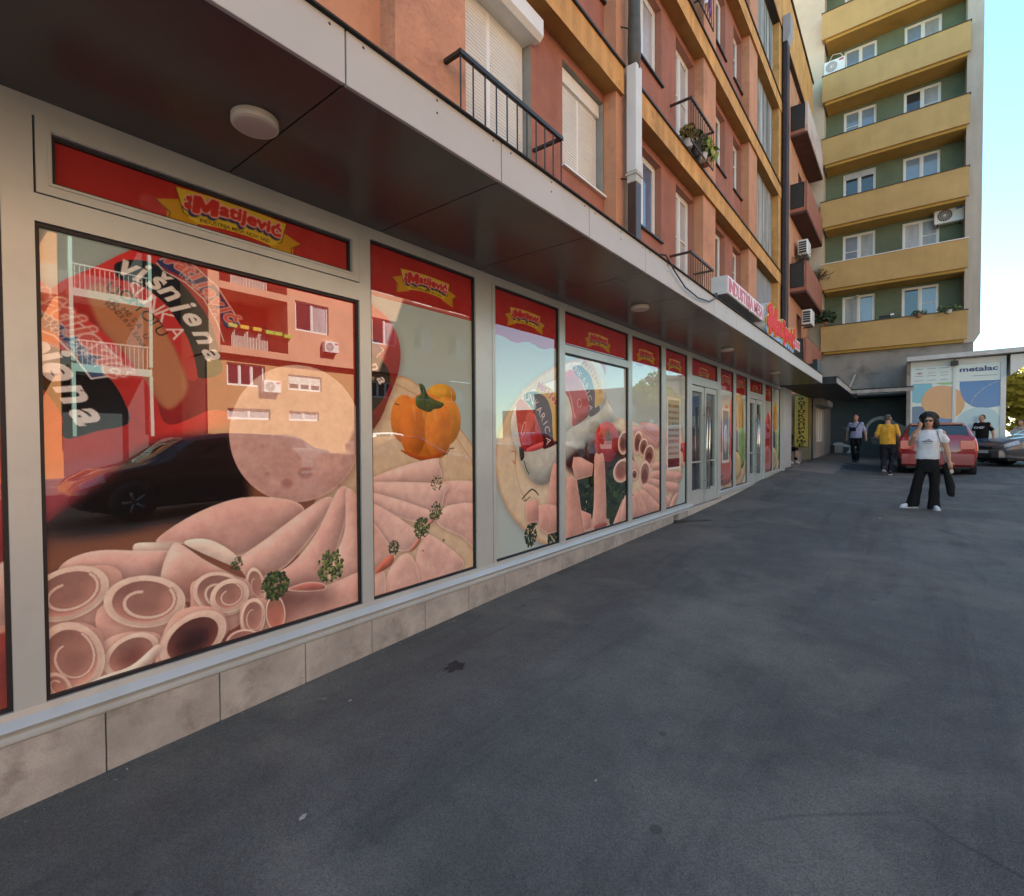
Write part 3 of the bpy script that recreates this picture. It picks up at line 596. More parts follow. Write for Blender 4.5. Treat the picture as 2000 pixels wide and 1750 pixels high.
    s.roll(300, 1200, 90, 130, .3, .2, [(230, 1200), (330, 1060), (450, 1120), (470, 1260), (300, 1300)], (150, 84, 72)); s.roll(545, 1240, 60, 150, .05, .22, None, (110, 56, 48)); s.roll(435, 1240, 36, 60, 0, .25, None, (90, 44, 40))
    FB = [[(640, 1110), (860, 1080), (960, 1110), (950, 1150), (780, 1190), (640, 1200)], [(620, 1210), (760, 1190), (940, 1230), (900, 1310), (700, 1310), (610, 1270)], [(600, 1280), (760, 1310), (900, 1340), (880, 1440), (720, 1400), (600, 1330)], [(530, 1340), (640, 1360), (820, 1500), (800, 1590), (680, 1560), (540, 1430)], [(490, 1420), (560, 1420), (720, 1600), (660, 1640), (560, 1640)], [(430, 1440), (480, 1430), (580, 1640), (540, 1680), (470, 1680)], [(330, 1470), (430, 1480), (470, 1680), (360, 1720), (280, 1720)], [(850, 1470), (900, 1440), (860, 1580), (800, 1620)]]
    for P in FB: s.blob(P, (228, 174, 156), .32, 11, rim=(238, 188, 166), rw=2, shadow=5)
    s.blob([(860, 950), (1000, 900), (1000, 1080), (960, 1100), (940, 1000)], (196, 44, 38), .4, 8)
    # price list in a white frame, on the last pane
    s.off = 'W'; s.flat([(7.66, 1.02), (8.26, 1.02), (8.26, 2.18), (7.66, 2.18)], (236, 236, 232)); s.flat([(7.70, 1.06), (8.22, 1.06), (8.22, 2.14), (7.70, 2.14)], (176, 178, 170)); s.flat([(7.70, 1.06), (8.22, 1.06), (8.22, 1.20), (7.70, 1.20)], (120, 60, 66))
    for r in range(9):
        z = 2.02-.095*r
        for c in range(7): s.flat([(7.74+.065*c, z), (7.74+.065*c+.045, z), (7.74+.065*c+.045, z+(.04 if r % 3 else .05)), (7.74+.065*c, z+(.04 if r % 3 else .05))], (96, 96, 98) if s.rng.rand() < .8 else (170, 90, 80), .85)
    s.off = None
    for a, b, z0 in ((3.44, 4.57, 2.478), (4.57, 6.27, 2.50), (6.27, 7.45, 2.56), (7.45, 8.53, 2.56)): s.red_band(a, b, z0, 2.94, True)
    for cy in (3.96, 5.44, 6.86, 8.0): s.logo(cy, 2.715, .66)
    return s.material()
def paint_C():
    s = Print('meat_print', 8.60, 16.62, .40, 2.94, 110, (196, 206, 204)); s.off = 'W'
    for a, b in ((10.45, 12.62), (14.5, 16.6)):
        s.blob(s.ell((a+b)/2, .95, (b-a)*.52, .62), (206, 178, 140), .3, 8)
        s.blob([(a, 1.6), (a+.5, 2.2), (a+.9, 1.7), (a+1.0, 1.1), (a+.6, .9), (a, .9)], (190, 58, 52), .6, 8, shadow=4); s.blob([(a, 1.1), (a+.5, 1.3), (a+.95, 1.0), (a+.9, .6), (a, .6)], (196, 112, 110), .5, 8, shadow=4)
        s.blob([(a+1.1, 2.4), (a+1.5, 2.5), (a+1.9, 2.2), (a+1.8, 1.6), (a+1.3, 1.5)], (224, 176, 70), .6, 8); s.blob([(a+.8, 2.3), (a+1.2, 2.3), (a+1.3, 1.7), (a+.9, 1.5)], (216, 110, 60), .5, 8); s.blob([(a+1.0, 1.7), (a+1.5, 1.6), (a+1.4, 1.1), (a+1.0, 1.1)], (120, 60, 110), .5, 8); s.blob([(a+1.5, 1.7), (a+2.1, 1.6), (a+2.0, .9), (a+1.5, .9)], (140, 176, 110), .5, 8); s.blob([(a+1.1, 1.2), (a+1.6, 1.1), (a+1.7, .7), (a+1.1, .6)], (216, 190, 130), .5, 8)
    s.flat([(10.66, 1.0), (11.20, 1.0), (11.20, 2.14), (10.66, 2.14)], (232, 228, 226)); s.flat([(10.72, 1.06), (11.14, 1.06), (11.14, 2.08), (10.72, 2.08)], (130, 140, 146)); s.blob(s.ell(10.93, 1.5, .14, .3), (200, 206, 206), .4, 5)
    for z in (.62, .7): s.flat([(10.6, z), (10.75, z), (10.75, z+.04), (10.6, z+.04)], (80, 110, 90))
    s.off = None
    for a, b in ((8.6, 10.35), (10.35, 11.5), (11.5, 12.7), (12.7, 14.35), (14.35, 15.45)): s.red_band(a, b, 2.50, 2.94)
    for cy in (9.49, 10.93, 12.1, 13.52, 14.95): s.logo(cy, 2.73, .66)
    return s.material()
def paint_Z():
    s = Print('left_print', -2.62, .34, .40, 2.94, 150, (160, 186, 206)); s.off = 'W'
    s.flat([(-2.62, .4), (.34, .4), (.34, 1.2), (-2.62, 1.3)], (150, 92, 60), 1, False, 8)
    s.blob([(-1.5, 1.9), (-.6, 1.8), (.0, 1.5), (.40, 1.6), (.40, 1.05), (-.4, 1.0), (-1.6, 1.2)], (190, 44, 40), .5, 16); s.blob(s.ell(.25, .62, .24, .30), (224, 160, 140), .4, 10, rim=CREAM); s.blob(s.ell(.30, .55, .12, .2), (150, 60, 50), .4, 8); s.blob(s.ell(-.6, .8, .7, .35), PINK, .4, 14, rim=CREAM); s.blob([(-.2, .8), (.2, 1.0), (.4, 1.05), (.4, .8)], PINK, .4, 8)
    s.off = None; s.red_band(-2.62, .34, 2.55, 2.94); s.logo(-1.1, 2.74, .62); return s.material()
PRINT_A, PRINT_B, PRINT_C, PRINT_Z = paint_A(), paint_B(), paint_C(), paint_Z()
# ------------------------------------------------------------------ palette
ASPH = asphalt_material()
ALU = mat('aluminium_paint', (.455, .495, .495), .34, .06, 2, .03, 30, spec=.6, metal=.25, dirt=((.36, .38, .37), 2.5, .4))
ALUD = mat('aluminium_column', (.47, .50, .53), .35, .07, 1.5)
GASK = mat('black_rubber', (.012, .012, .016), .5, 0)
TILE = mat('stone_tile', (.32, .315, .295), .55, .25, 4, .12, 60, grain=.12, dirt=((.17, .16, .145), 5, .75))
SOFF = mat('soffit_laminate', (.085, .070, .064), .26, .12, 1.2, spec=.5)
FASC = mat('fascia_panel', (.46, .47, .465), .5, .06, .8, spec=.3, dirt=((.38, .37, .35), 1.3, .4))
DARKM = mat('dark_metal', (.025, .021, .019), .45, .15, 4)
RAILM = mat('railing_black', (.018, .016, .016), .4, .1, 8)
RAILB = mat('railing_brown', (.055, .028, .020), .5, .1, 8)
CORAL = mat('coral_render', (.53, .26, .15), .9, .10, 1.2, .35, 55, streak=.07, dirt=((.36, .16, .10), 1.5, .7))
CORALT = mat('coral_rough_render', (.52, .255, .155), .9, .14, 3.5, 1.0, 18, dirt=((.40, .18, .125), 4, .6))
DRED = mat('dark_red_render', (.34, .135, .09), .9, .10, 1.4, .3, 60, streak=.10, dirt=((.24, .09, .06), 1.6, .6))
REVEAL = mat('reveal_render', (.36, .17, .125), .9, .08, 2, .2, 50)
GREYREV = mat('grey_cement', (.27, .26, .235), .92, .15, 3, .2, 40, dirt=((.18, .17, .15), 5, .6))
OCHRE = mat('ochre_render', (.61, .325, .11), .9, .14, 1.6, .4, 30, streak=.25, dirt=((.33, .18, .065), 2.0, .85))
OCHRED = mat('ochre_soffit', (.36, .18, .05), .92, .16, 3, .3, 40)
WPVC = mat('white_pvc', (.74, .74, .71), .35, .03, 4)
SHUT = mat('shutter_slat', (.66, .65, .60), .45, .05, 3)
GLASS = mat('window_glass', (.035, .04, .045), .03, 0, spec=.75, ior=1.6)
CURT = mat('net_curtain', (.42, .42, .43), .30, .12, 12, streak=.25, spec=.6)
BLUEC = mat('blue_curtain_glass', (.12, .16, .26), .06, .1, 6, streak=.2, spec=.7)
PIPEW = mat('pipe_white', (.62, .63, .62), .4, .05, 3)
PIPED = mat('pipe_dark', (.035, .026, .035), .4, .15, 5)
FIBRE = mat('fibreglass', (.33, .335, .315), .5, .12, 2, streak=.55)
TOWB = mat('tower_beige', (.56, .48, .36), .92, .08, .7, .15, 40, dirt=((.42, .36, .27), .5, .5))
TOWBR = mat('tower_pillar', (.43, .385, .32), .92, .08, .7, .15, 40, streak=.12)
TOWY = mat('tower_ochre', (.48, .318, .128), .92, .10, 1.1, .15, 40, streak=.04, dirt=((.38, .26, .10), .9, .5))
TOWYD = mat('tower_ochre_slab', (.42, .26, .06), .92, .1, 2)
TOWG = mat('tower_green', (.135, .17, .11), .92, .12, 1.5, .15, 40, dirt=((.10, .12, .08), .8, .6))
CONC = mat('stained_concrete', (.30, .285, .26), .92, .16, 1.1, .25, 30, dirt=((.11, .105, .10), .8, .75))
DWALL = mat('dark_grey_wall', (.085, .095, .10), .85, .12, 1.5)
BLUESKYGL = mat('pale_glass', (.20, .27, .36), .05, .1, 3, spec=.7, ior=1.6)
WHITEP = mat('white_panel', (.66, .68, .68), .4, .05, 2)
LAMPW = mat('lamp_opal', (.60, .57, .52), .35, .03, 5)

# ------------------------------------------------------------------ ground
def build_ground():
    xs = [-300, -80, -30, -10, -3, -1.5, -.6, -.02, .15, .3, .6, 1, 1.5, 2, 2.5, 3, 3.5, 4, 5, 6, 8, 10, 13, 17, 22, 30, 45, 80, 150, 400]
    ys = [-300, -80, -40, -20, -10, -6, -4, -3, -2, -1] + [i*.5 for i in range(0, 64)] + [33, 36, 40, 46, 55, 70, 100, 200, 700]
    mb = MB(); n = len(xs)
    for y in ys:
        for x in xs: mb.v.append((x, y, gz(x, y)))
    for j in range(len(ys)-1):
        for i in range(n-1):
            mb.f.append((j*n+i, j*n+i+1, (j+1)*n+i+1, (j+1)*n+i)); mb.mi.append(0)
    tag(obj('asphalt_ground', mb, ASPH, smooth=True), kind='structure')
    # lighter concrete apron by the recess and a darker re-laid patch
    def patch(name, pts, m, lift):
        b = MB(); b.poly([(x, y, gz(x, y)+lift) for x, y in pts]); tag(obj(name, b, m), kind='structure')
    rnd2 = random.Random(3)
    def rough(pts, amp):
        out = []
        for (a, b) in zip(pts, pts[1:]+pts[:1]):
            k = max(2, int(math.dist(a, b)/.25))
            for i in range(k):
                t = i/k; out.append((a[0]+(b[0]-a[0])*t+rnd2.uniform(-amp, amp), a[1]+(b[1]-a[1])*t+rnd2.uniform(-amp, amp)))
        return out
    def drape(name, x0, x1, y0, y1, m, lift, amp):
        b = MB(); nx, ny = 10, 14
        for j in range(ny+1):
            for i in range(nx+1):
                x = x0+(x1-x0)*i/nx; y = y0+(y1-y0)*j/ny
                if i in (0, nx): x += rnd2.uniform(-amp, amp)
                if j in (0, ny): y += rnd2.uniform(-amp, amp)
                b.v.append((x, y, gz(x, y)+lift))
        for j in range(ny):
            for i in range(nx):
                b.f.append((j*(nx+1)+i, j*(nx+1)+i+1, (j+1)*(nx+1)+i+1, (j+1)*(nx+1)+i)); b.mi.append(0)
        tag(obj(name, b, m), kind='structure')
    drape('concrete_pavement_strip', .1, 1.25, 16.9, 20.4, mat('old_concrete', (.20, .19, .175), .9, .2, 2, .3, 40, dirt=((.12, .115, .11), 2, .6)), .006, .05)
    drape('asphalt_patch', 1.3, 3.4, 19.2, 21.6, mat('fresh_asphalt', (.042, .044, .05), .9, .15, 2, .4, 120, grain=.3), .006, .12)
    # wet stain under the drain hole, old spill further out
    st = mat('oily_stain', (.012, .012, .013), .45, .2, 6)
    b = MB(); P = [(.012, 7.72), (.012, 8.22), (.10, 8.2), (.22, 8.28), (.38, 8.36), (.50, 8.33), (.40, 8.22), (.27, 8.05), (.16, 7.86), (.08, 7.75)]
    b.poly([(x, y, gz(x, y)+.004) for x, y in P[::-1]]); tag(obj('wet_stain', b, st), kind='structure')
    b = MB(); cx, cy = .62, 2.28
    P = [(cx+math.cos(q)*r_*.9, cy+math.sin(q)*r_*1.2) for q, r_ in [(2*math.pi*i/16, .07*rnd2.uniform(.55, 1.25)) for i in range(16)]]
    b.poly([(x, y, gz(x, y)+.004) for x, y in P]); tag(obj('dark_spill', b, mat('faint_stain', (.028, .028, .03), .8, .2, 9)), kind='structure')
build_ground()

# ------------------------------------------------------------------ shopfront
WF = Fr((0, 0, 0), (0, 1, 0), (0, 0, 1), (1, 0, 0))        # shop wall frame: u = world y, v = z, n = world x
SHOP = thing('shopfront', 'long glazed shopfront in pale aluminium with red topped food prints on its panes', 'shopfront', (0, 0, 0), world=True)
ZT, ZH = 3.065, 2.925                                        # soffit level, head of panes
def build_shop():
    F = WF
    # plinth tiles
    ty = -.845; k = 0
    tiles = MB(); edges = []
    while ty < 8.45:
        edges.append((ty, min(ty+.4895, 8.48))); ty += .4895
    for a, b in edges:
        m = MB(); zb = min(gz(.05, a), gz(.05, b))-.03
        if a < 7.84 < b or 7.84 < a < 8.05:                 # the drain slot
            if a < 7.80: m.box(a+.0025, 7.82, zb, .288, -.10, .010+rnd.uniform(-.0015, .0015), F, bev=.003)
            if b > 8.05: m.box(max(a, 8.05)+.0025, b-.0025, zb, .288, -.10, .010, F, bev=.003)
        else: m.box(a+.0025, b-.0025, zb, .288, -.10, .010+rnd.uniform(-.0015, .0015), F, bev=.003)
        if m.v: obj('plinth_tile', m, TILE, SHOP)
    m = MB(); m.box(-2.8, 16.6, -.4, .30, -.30, -.09, F); obj('plinth_core', m, GASK, SHOP)
    # low kerb below doors and last panes
    m = MB()
    for a, b, z in ((8.48, 10.42, .315), (10.42, 12.72, .355), (12.72, 14.42, .385), (14.42, 16.62, .49)):
        m.box(a, b, .05, z, -.10, .012 if z < .45 else .03, F)
    obj('threshold_kerb', m, mat('threshold_concrete', (.40, .385, .36), .7, .15, 4, .1, 40), SHOP)
    # bottom rail with two rounded ridges
    def rail(a, b, z, h, name='sill_rail'):
        prof = [(z, -.10), (z, .012), (z+.012, .020), (z+.026, .020), (z+.034, .010), (z+.040, .010), (z+.048, .022), (z+.066, .034), (z+.078, .024), (z+.100, .004), (z+h, 0), (z+h, -.10)]
        m = MB(); m.extrude(prof, F, a, b); obj(name, m, ALU, SHOP, smooth=False)
    rail(-2.8, 8.72, .288, .13)
    rail(10.30, 12.72, .36, .10); rail(14.42, 16.62, .492, .07)
    # head
    m = MB(); m.box(-2.8, 16.62, ZH, ZT+.03, -.14, 0, F); obj('head_rail', m, ALU, SHOP)
    # posts: (y0, y1, z bottom)
    posts = [(-2.8, -2.6, .41), (.325, .425, .41), (2.028, 2.118, .41), (3.190, 3.452, .41), (4.515, 4.626, .41), (6.212, 6.322, .41), (7.375, 7.53, .41), (8.505, 8.735, .41),
             (10.245, 10.45, .33), (11.41, 11.60, .40), (12.61, 12.84, .36), (14.21, 14.50, .38), (15.41, 15.50, .52), (16.55, 16.66, .30)]
    for a, b, z in posts:
        m = MB(); m.box(a, b, z, ZH, -.12, .0, F)
        if b-a > .2 and a < 8: m.box(b-.045, b-.039, z, ZH, -.002, .0015, F)
        obj('mullion', m, ALU, SHOP)
    m = MB(); m.box(3.405, 3.411, .42, ZH, 0, .0012, F); obj('mullion_seam', m, GASK, SHOP)
    # panes: (y0, y1, z0, z1, print, uv window)
    def pane(a, b, z0, z1, pm, name='printed_pane', n=-.035, gk=.016):
        m = MB(); m.quad(F(a, z0, n), F(b, z0, n), F(b, z1, n), F(a, z1, n))
        me = m.mesh(name, [pm]); uv = me.uv_layers.new(name='UVMap')
        for i, c in enumerate(((a, z0), (b, z0), (b, z1), (a, z1))): uv.data[i].uv = print_uv(pm.name, *c)
        p = link(name, me, SHOP)
        g = MB(); g.ring(a, b, z0, z1, gk, n-.01, n+.02, F)
        gg = link('gasket', g.mesh('gasket', [GASK]), p); gg.matrix_parent_inverse = Matrix()
        return p
    m = MB(); m.box(.425, 2.028, 2.484, 2.600, -.10, 0, F); obj('transom_rail', m, ALU, SHOP)
    m = MB(); m.box(4.626, 6.212, 2.474, 2.560, -.10, 0, F); obj('transom_rail', m, ALU, SHOP)
    # opening light above the first pane
    m = MB(); fr_ = F
    m.ring(.432, 2.020, 2.604, 2.921, .052, -.06, .010, fr_); m.ring(.470, 1.982, 2.642, 2.883, .010, -.05, .016, fr_)
    obj('fanlight_frame', m, ALU, SHOP)
    pane(.482, 1.972, 2.654, 2.871, PRINT_A)
    pane(-2.6, .325, .418, ZH, PRINT_Z); pane(.425, 2.028, .418, 2.484, PRINT_A); pane(2.118, 3.190, .418, ZH, PRINT_A)
    pane(3.452, 4.515, .418, ZH, PRINT_B); pane(4.626, 6.212, .418, 2.474, PRINT_B); pane(4.626, 6.212, 2.560, ZH, PRINT_B)
    pane(6.322, 7.375, .418, ZH, PRINT_B); pane(7.53, 8.505, .418, ZH, PRINT_B)
    pane(10.45, 11.41, .462, ZH, PRINT_C); pane(11.60, 12.61, .462, ZH, PRINT_C)
    pane(14.50, 15.41, .564, ZH, PRINT_C); pane(15.50, 16.55, .564, ZH, PRINT_C)
    # two double doors
    for (a, b, zb) in ((8.735, 10.245, .33), (12.84, 14.21, .385)):
        m = MB(); m.box(a, b, 2.47, 2.62, -.10, 0, F); obj('transom_rail', m, ALU, SHOP)
        pane(a, b, 2.62, ZH, PRINT_C)
        w_ = (b-a)/2
        for s in (0, 1):
            d0, d1 = a+s*w_+.012, a+(s+1)*w_-.012
            m = MB(); nn = -.02 if s else -.035
            m.box(d0, d0+.085, zb, 2.462, nn-.05, nn, F); m.box(d1-.085, d1, zb, 2.462, nn-.05, nn, F)
            m.box(d0+.085, d1-.085, 2.36, 2.462, nn-.05, nn, F); m.box(d0+.085, d1-.085, zb, zb+.26, nn-.05, nn, F)
            d = obj('door_leaf', m, ALU, SHOP)
            g = MB(); g.quad(F(d0+.085, zb+.26, nn-.03), F(d1-.085, zb+.26, nn-.03), F(d1-.085, 2.36, nn-.03), F(d0+.085, 2.36, nn-.03))
            gg = link('door_glass', g.mesh('door_glass', [GLASS]), d); gg.matrix_parent_inverse = Matrix()
            h = MB(); hy = d1-.04 if s == 0 else d0+.04
            h.tube([F(hy, zb+.25, nn+.07), F(hy, 2.1, nn+.07)], .016, 10)
            for hz in (zb+.4, 1.95): h.tube([F(hy, hz, nn), F(hy, hz, nn+.07)], .009, 6)
            hh = link('pull_handle', h.mesh('pull_handle', [mat('steel', (.72, .70, .66), .25, .02, metal=.9)], True), d); hh.matrix_parent_inverse = Matrix()
            g = MB(); g.box(d0+.085, d1-.085, zb+.75, zb+.775, nn-.025, nn-.005, F); g2 = link('push_bar', g.mesh('push_bar', [ALU]), d); g2.matrix_parent_inverse = Matrix()
    # grey end column and back wall behind everything
    m = MB(); m.box(16.665, 17.95, .58, ZT-.01, -.20, .06, F); m.box(16.68, 17.0, .40, .58, -.2, .05, F); obj('end_column', m, ALUD, SHOP)
    m = MB(); m.box(-2.8, 16.6, .25, ZT, -.45, -.40, F); obj('inner_wall', m, mat('shop_inside', (.05, .05, .055), .8, .1), SHOP)
build_shop()

# ------------------------------------------------------------------ canopy
CANOPY = thing('canopy', 'long flat canopy with pale fascia panels and dark glossy underside over the shop windows', 'canopy', (1.1, 6, 3.0), world=True)
def build_canopy():
    F = WF; g = .004
    y = .22-3.0
    while y < 16.05:
        a, b = y+g, min(y+.9965, 16.06)-g
        m = MB(); m.box(a, b, 2.992, 3.213, 1.085, 1.105, F, bev=.002)
        for (dy, dz) in ((.08, 3.19), (.92, 3.19), (.5, 3.19), (.5, 3.13)):
            if a+dy < b-.02: m.lathe([(.006, .001), (.004, .003)], F(a+dy, dz, 1.105), 'X', 8, 1)
        obj('fascia_panel', m, [FASC, DARKM], CANOPY)
        m = MB(); m.box(a, b, 2.9995, 3.012, .0, 1.083, F); obj('soffit_panel', m, SOFF, CANOPY)
        y += .9965
    m = MB(); m.box(-2.8, 16.06, 3.016, 3.20, -.3, 1.08, F); obj('canopy_core', m, GASK, CANOPY)
    m = MB(); prof = [(3.214, 1.07), (3.214, 1.125), (3.222, 1.125), (3.250, 1.085), (3.262, -.45), (3.214, -.45)]
    m.extrude(prof, F, -2.8, 16.06); obj('roof_flashing', m, mat('bitumen', (.035, .032, .030), .8, .2, 4, .3, 30), CANOPY)
    m = MB(); m.box(15.2, 16.07, 3.265, 3.56, .98, 1.09, F); m.box(16.03, 16.07, 3.265, 3.56, -.4, .98, F); obj('upstand', m, DARKM, CANOPY)
build_canopy()
def lamp(i, y, label):
    t = thing('ceiling_lamp', label, 'lamp', (.585, y, 2.9995), group='round lamps under the canopy')
    m = MB(); m.lathe([(.095, 0), (.098, -.004), (.098, -.034), (.092, -.040)], (0, 0, 0), 'Z', 40); obj('lamp_body', m, LAMPW, t, True)
    m = MB(); m.lathe([(.086, -.0402), (.080, -.0425), (.02, -.044)], (0, 0, 0), 'Z', 40); obj('diffuser', m, mat('lamp_diffuser', (.50, .44, .40), .5, .04, 5), t, True)
    return t
L0 = lamp(0, 1.08, 'largest round white lamp under the canopy, nearest the camera above the first print')
LAMPS = [L0] + [dup(L0, (.585, y, 2.9995), 0, lb) for y, lb in ((5.25, 'second round white lamp under the canopy, above the two sausage print'), (8.70, 'third round white lamp under the canopy, above the first glass door'), (12.55, 'farthest round white lamp under the canopy, close to its far end'))]
# ------------------------------------------------------------------ windows shared by the buildings
def window(par, fr, u0, u1, v0, v1, n, cols=2, bar=None, glass=None, frame=None, fw=.055, shutter=None, name='window', sill=None, box_=None, open_top=None):
    """window (frame mesh, part) > pane / shutter / sill (sub-parts). n = outer face of the frame"""
    glass = glass or GLASS; frame = frame or WPVC
    gl = glass if isinstance(glass, (list, tuple)) else [glass]*cols
    m = MB(); m.ring(u0, u1, v0, v1, fw, n-.06, n, fr)
    cw = (u1-u0-2*fw)/cols
    for k in range(1, cols): m.box(u0+fw+k*cw-.03, u0+fw+k*cw+.03, v0+fw, v1-fw, n-.055, n+.008, fr)
    for k in range(cols):
        a, b = u0+fw+k*cw+(.03 if k else 0), u0+fw+(k+1)*cw-(.03 if k < cols-1 else 0)
        m.ring(a, b, v0+fw, v1-fw, .035, n-.05, n-.008, fr)
        if bar and bar[k]: m.box(a+.035, b-.035, v0+(v1-v0)*bar[k]-.015, v0+(v1-v0)*bar[k]+.015, n-.05, n-.012, fr)
    wo_ = obj(name, m, frame, par)
    for k in range(cols):
        a, b = u0+fw+k*cw, u0+fw+(k+1)*cw
        p = MB(); p.quad(fr(a, v0+fw, n-.035), fr(b, v0+fw, n-.035), fr(b, v1-fw, n-.035), fr(a, v1-fw, n-.035))
        q = link('pane', p.mesh('pane', [gl[k]]), wo_); q.matrix_parent_inverse = Matrix()
    if shutter:                                            # (v_bottom, v_top): rolled-down slats in front
        p = MB(); z = shutter[0]
        pr = []
        while z < shutter[1]-.01:
            pr += [(z, n+.004), (z+.006, n+.012), (z+.032, n+.012), (z+.038, n+.004)]; z += .038
        pr += [(shutter[1], n-.002), (shutter[0], n-.002)]
        for k in range(cols): p.extrude(pr, fr, u0+fw+k*cw+(.03 if k else 0), u0+fw+(k+1)*cw-(.03 if k < cols-1 else 0))
        q = link('roller_shutter', p.mesh('roller_shutter', [SHUT]), wo_); q.matrix_parent_inverse = Matrix()
    if sill:
        p = MB(); p.box(u0-.04, u1+.04, v0-.035, v0-.004, n-.02, sill[0], fr); q = link('sill', p.mesh('sill', [sill[1]]), wo_); q.matrix_parent_inverse = Matrix()
    return wo_
def railing(par, fr, u0, u1, v0, v1, n0, n1, m_, step=.155, name='railing'):
    m = MB(); m.box(u0-.02, u1+.02, v1-.02, v1+.02, n1-.02, n1+.02, fr); m.box(u0-.02, u0+.02, v1-.018, v1+.018, n0, n1-.02, fr); m.box(u1-.02, u1+.02, v1-.018, v1+.018, n0, n1-.02, fr)
    r = obj(name, m, m_, par)
    bb = MB(); bb.box(u0, u1, v0-.012, v0+.012, n1-.012, n1+.012, fr); o = link('bottom_bar', bb.mesh('bottom_bar', [m_]), r); o.matrix_parent_inverse = Matrix()
    k = int((u1-u0)/step); me = None
    for i in range(k+1):
        u = u0+(u1-u0)*i/k
        if me is None:
            b = MB(); b.tube([fr(u0, v0, n1), fr(u0, v1-.02, n1)], .008, 6); me = b.mesh('baluster', [m_])
        o = link('baluster', me, r); o.matrix_parent_inverse = Matrix(); o.location = fr(u, 0, 0)-fr(u0, 0, 0)
    return r

# ------------------------------------------------------------------ the red apartment building above the canopy
XB, XP, XW, XG = -.45, -.50, -.70, -.82
RB = thing('red_apartment_building', 'coral red apartment building with ochre floor bands rising above the shop canopy', 'building', (-.5, 10, 3.2), world=True)
FL = [4.20, 7.07, 9.94, 12.81]                # floor (band top) levels
def build_red():
    F = WF
    # pilasters
    for (a, b, rough) in ((-1.2, -.2, 1), (2.76, 3.62, 1), (6.85, 7.62, 0), (10.92, 11.78, 0), (14.82, 15.75, 0)):
        m = MB(); m.box(a, b, 3.1, 15.2, -1.0, XP, F); obj('pilaster', m, CORALT if rough else CORAL, RB)
    m = MB(); m.box(18.65, 19.45, 3.1, 16.9, -1.0, XB-.02, F); obj('stair_pilaster', m, OCHRE, RB)
    bays = [(-.2, 2.76, [(.9, 2.25, 'w')]), (3.62, 6.85, [(3.66, 4.98, 'd'), (5.69, 6.83, 'w')]), (7.62, 10.92, [(7.9, 9.10, 'w'), (9.85, 10.90, 'd')]), (11.78, 14.82, [(12.15, 13.25, 'w'), (14.0, 14.8, 'w2')])]
    for bi, (a, b, ops) in enumerate(bays):
        for k, z in enumerate(FL):
            zt = z+2.55
            holes = [(o[0], min(o[1], b-.02), z+.02 if o[2] == 'd' else z+.98, z+2.36) for o in ops]
            m = MB(); z0 = z if k else 3.1
            m.wall(a, b, z0, zt+.2, holes, F, XW, .26, 0, 1)
            obj('bay_wall', m, [DRED if bi > 1 else CORAL if bi == 0 else DRED, GREYREV if (k == 0 and bi < 2) else REVEAL], RB)
            for o, h in zip(ops, holes):
                key = (bi, k, o[2])
                g = [CURT, GLASS]; sh = None; cols = 2; bar = None
                if k == 0 and bi == 1: sh = (h[2]+.05, h[3]-.05)
                if bi == 2 and k == 0: g = [GLASS, BLUEC] if o[2] == 'w' else [CURT, CURT]
                if bi == 2 and k == 1: g = [CURT, CURT]
                if o[2] in ('d', 'w2') and bi >= 2: bar = [.62, .62]
                if rnd.random() < .35 and k > 1: sh = (h[2]+.6, h[3]-.05)
                wn = window(RB, F, h[0]+.01, h[1]-.01, h[2], h[3], XG, cols, bar, g, None, shutter=sh, name='french_window' if o[2] == 'd' else 'window',
                            sill=None if o[2] == 'd' else (XW+.05, WPVC if (k == 0 and bi == 1) else DARKM))
                if k == 0 and bi == 1 and o[2] == 'd':
                    p = MB(); zz = h[3]; p.extrude([(zz-.24, XG), (zz-.24, XW+.10), (zz-.19, XW+.15), (zz+.0, XW+.15), (zz+.06, XW+.05), (zz+.06, XG)], F, h[0]-.02, h[1]+.06)
                    q = link('shutter_box', p.mesh('shutter_box', [WPVC]), wn); q.matrix_parent_inverse = Matrix()
                if k == 0 and bi == 1 and o[2] == 'w':
                    p = MB(); p.box(h[0]+.01, h[1]-.01, h[3]-.20, h[3]-.01, XG, XG+.05, F); q = link('shutter_box', p.mesh('shutter_box', [WPVC]), wn); q.matrix_parent_inverse = Matrix()
                if o[2] == 'd':
                    if bi == 1 and k == 0: railing(RB, F, 3.34, 5.03, z+.05, 5.06, XW, -.30, RAILM)
                    else: railing(RB, F, o[0]-.30, o[1]+.02, z+.05, z+.84, XW, -.30, RAILB, .135)
    # ochre bands
    for k, z in enumerate(FL[1:]):
        for (a, b) in ((-3, 7.02), (7.24, 19.3)) if k == 0 else ((-3, 19.3),):
            m = MB(); n_ = 40; P = []
            for i in range(n_+1):
                u = a+(b-a)*i/n_; j = rnd.uniform(-.006, .006); P.append((u, j))
            for (u0, j0), (u1, j1) in zip(P, P[1:]):
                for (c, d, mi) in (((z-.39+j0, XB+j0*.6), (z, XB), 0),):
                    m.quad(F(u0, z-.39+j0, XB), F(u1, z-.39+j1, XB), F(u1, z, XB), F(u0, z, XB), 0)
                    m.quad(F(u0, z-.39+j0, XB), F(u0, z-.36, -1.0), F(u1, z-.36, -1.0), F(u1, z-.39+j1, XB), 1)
            m.quad(F(a, z-.39, XB), F(a, z, XB), F(a, z, -1), F(a, z-.37, -1)); m.quad(F(b, z-.39, XB), F(b, z-.37, -1), F(b, z, -1), F(b, z, XB))
            m.quad(F(a, z, XB), F(b, z, XB), F(b, z, -1), F(a, z, -1))
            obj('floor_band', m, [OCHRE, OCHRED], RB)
            m = MB(); m.box(a, b, z+.002, z+.03, XB-.5, XB+.035, F); obj('band_flashing', m, DARKM, RB)
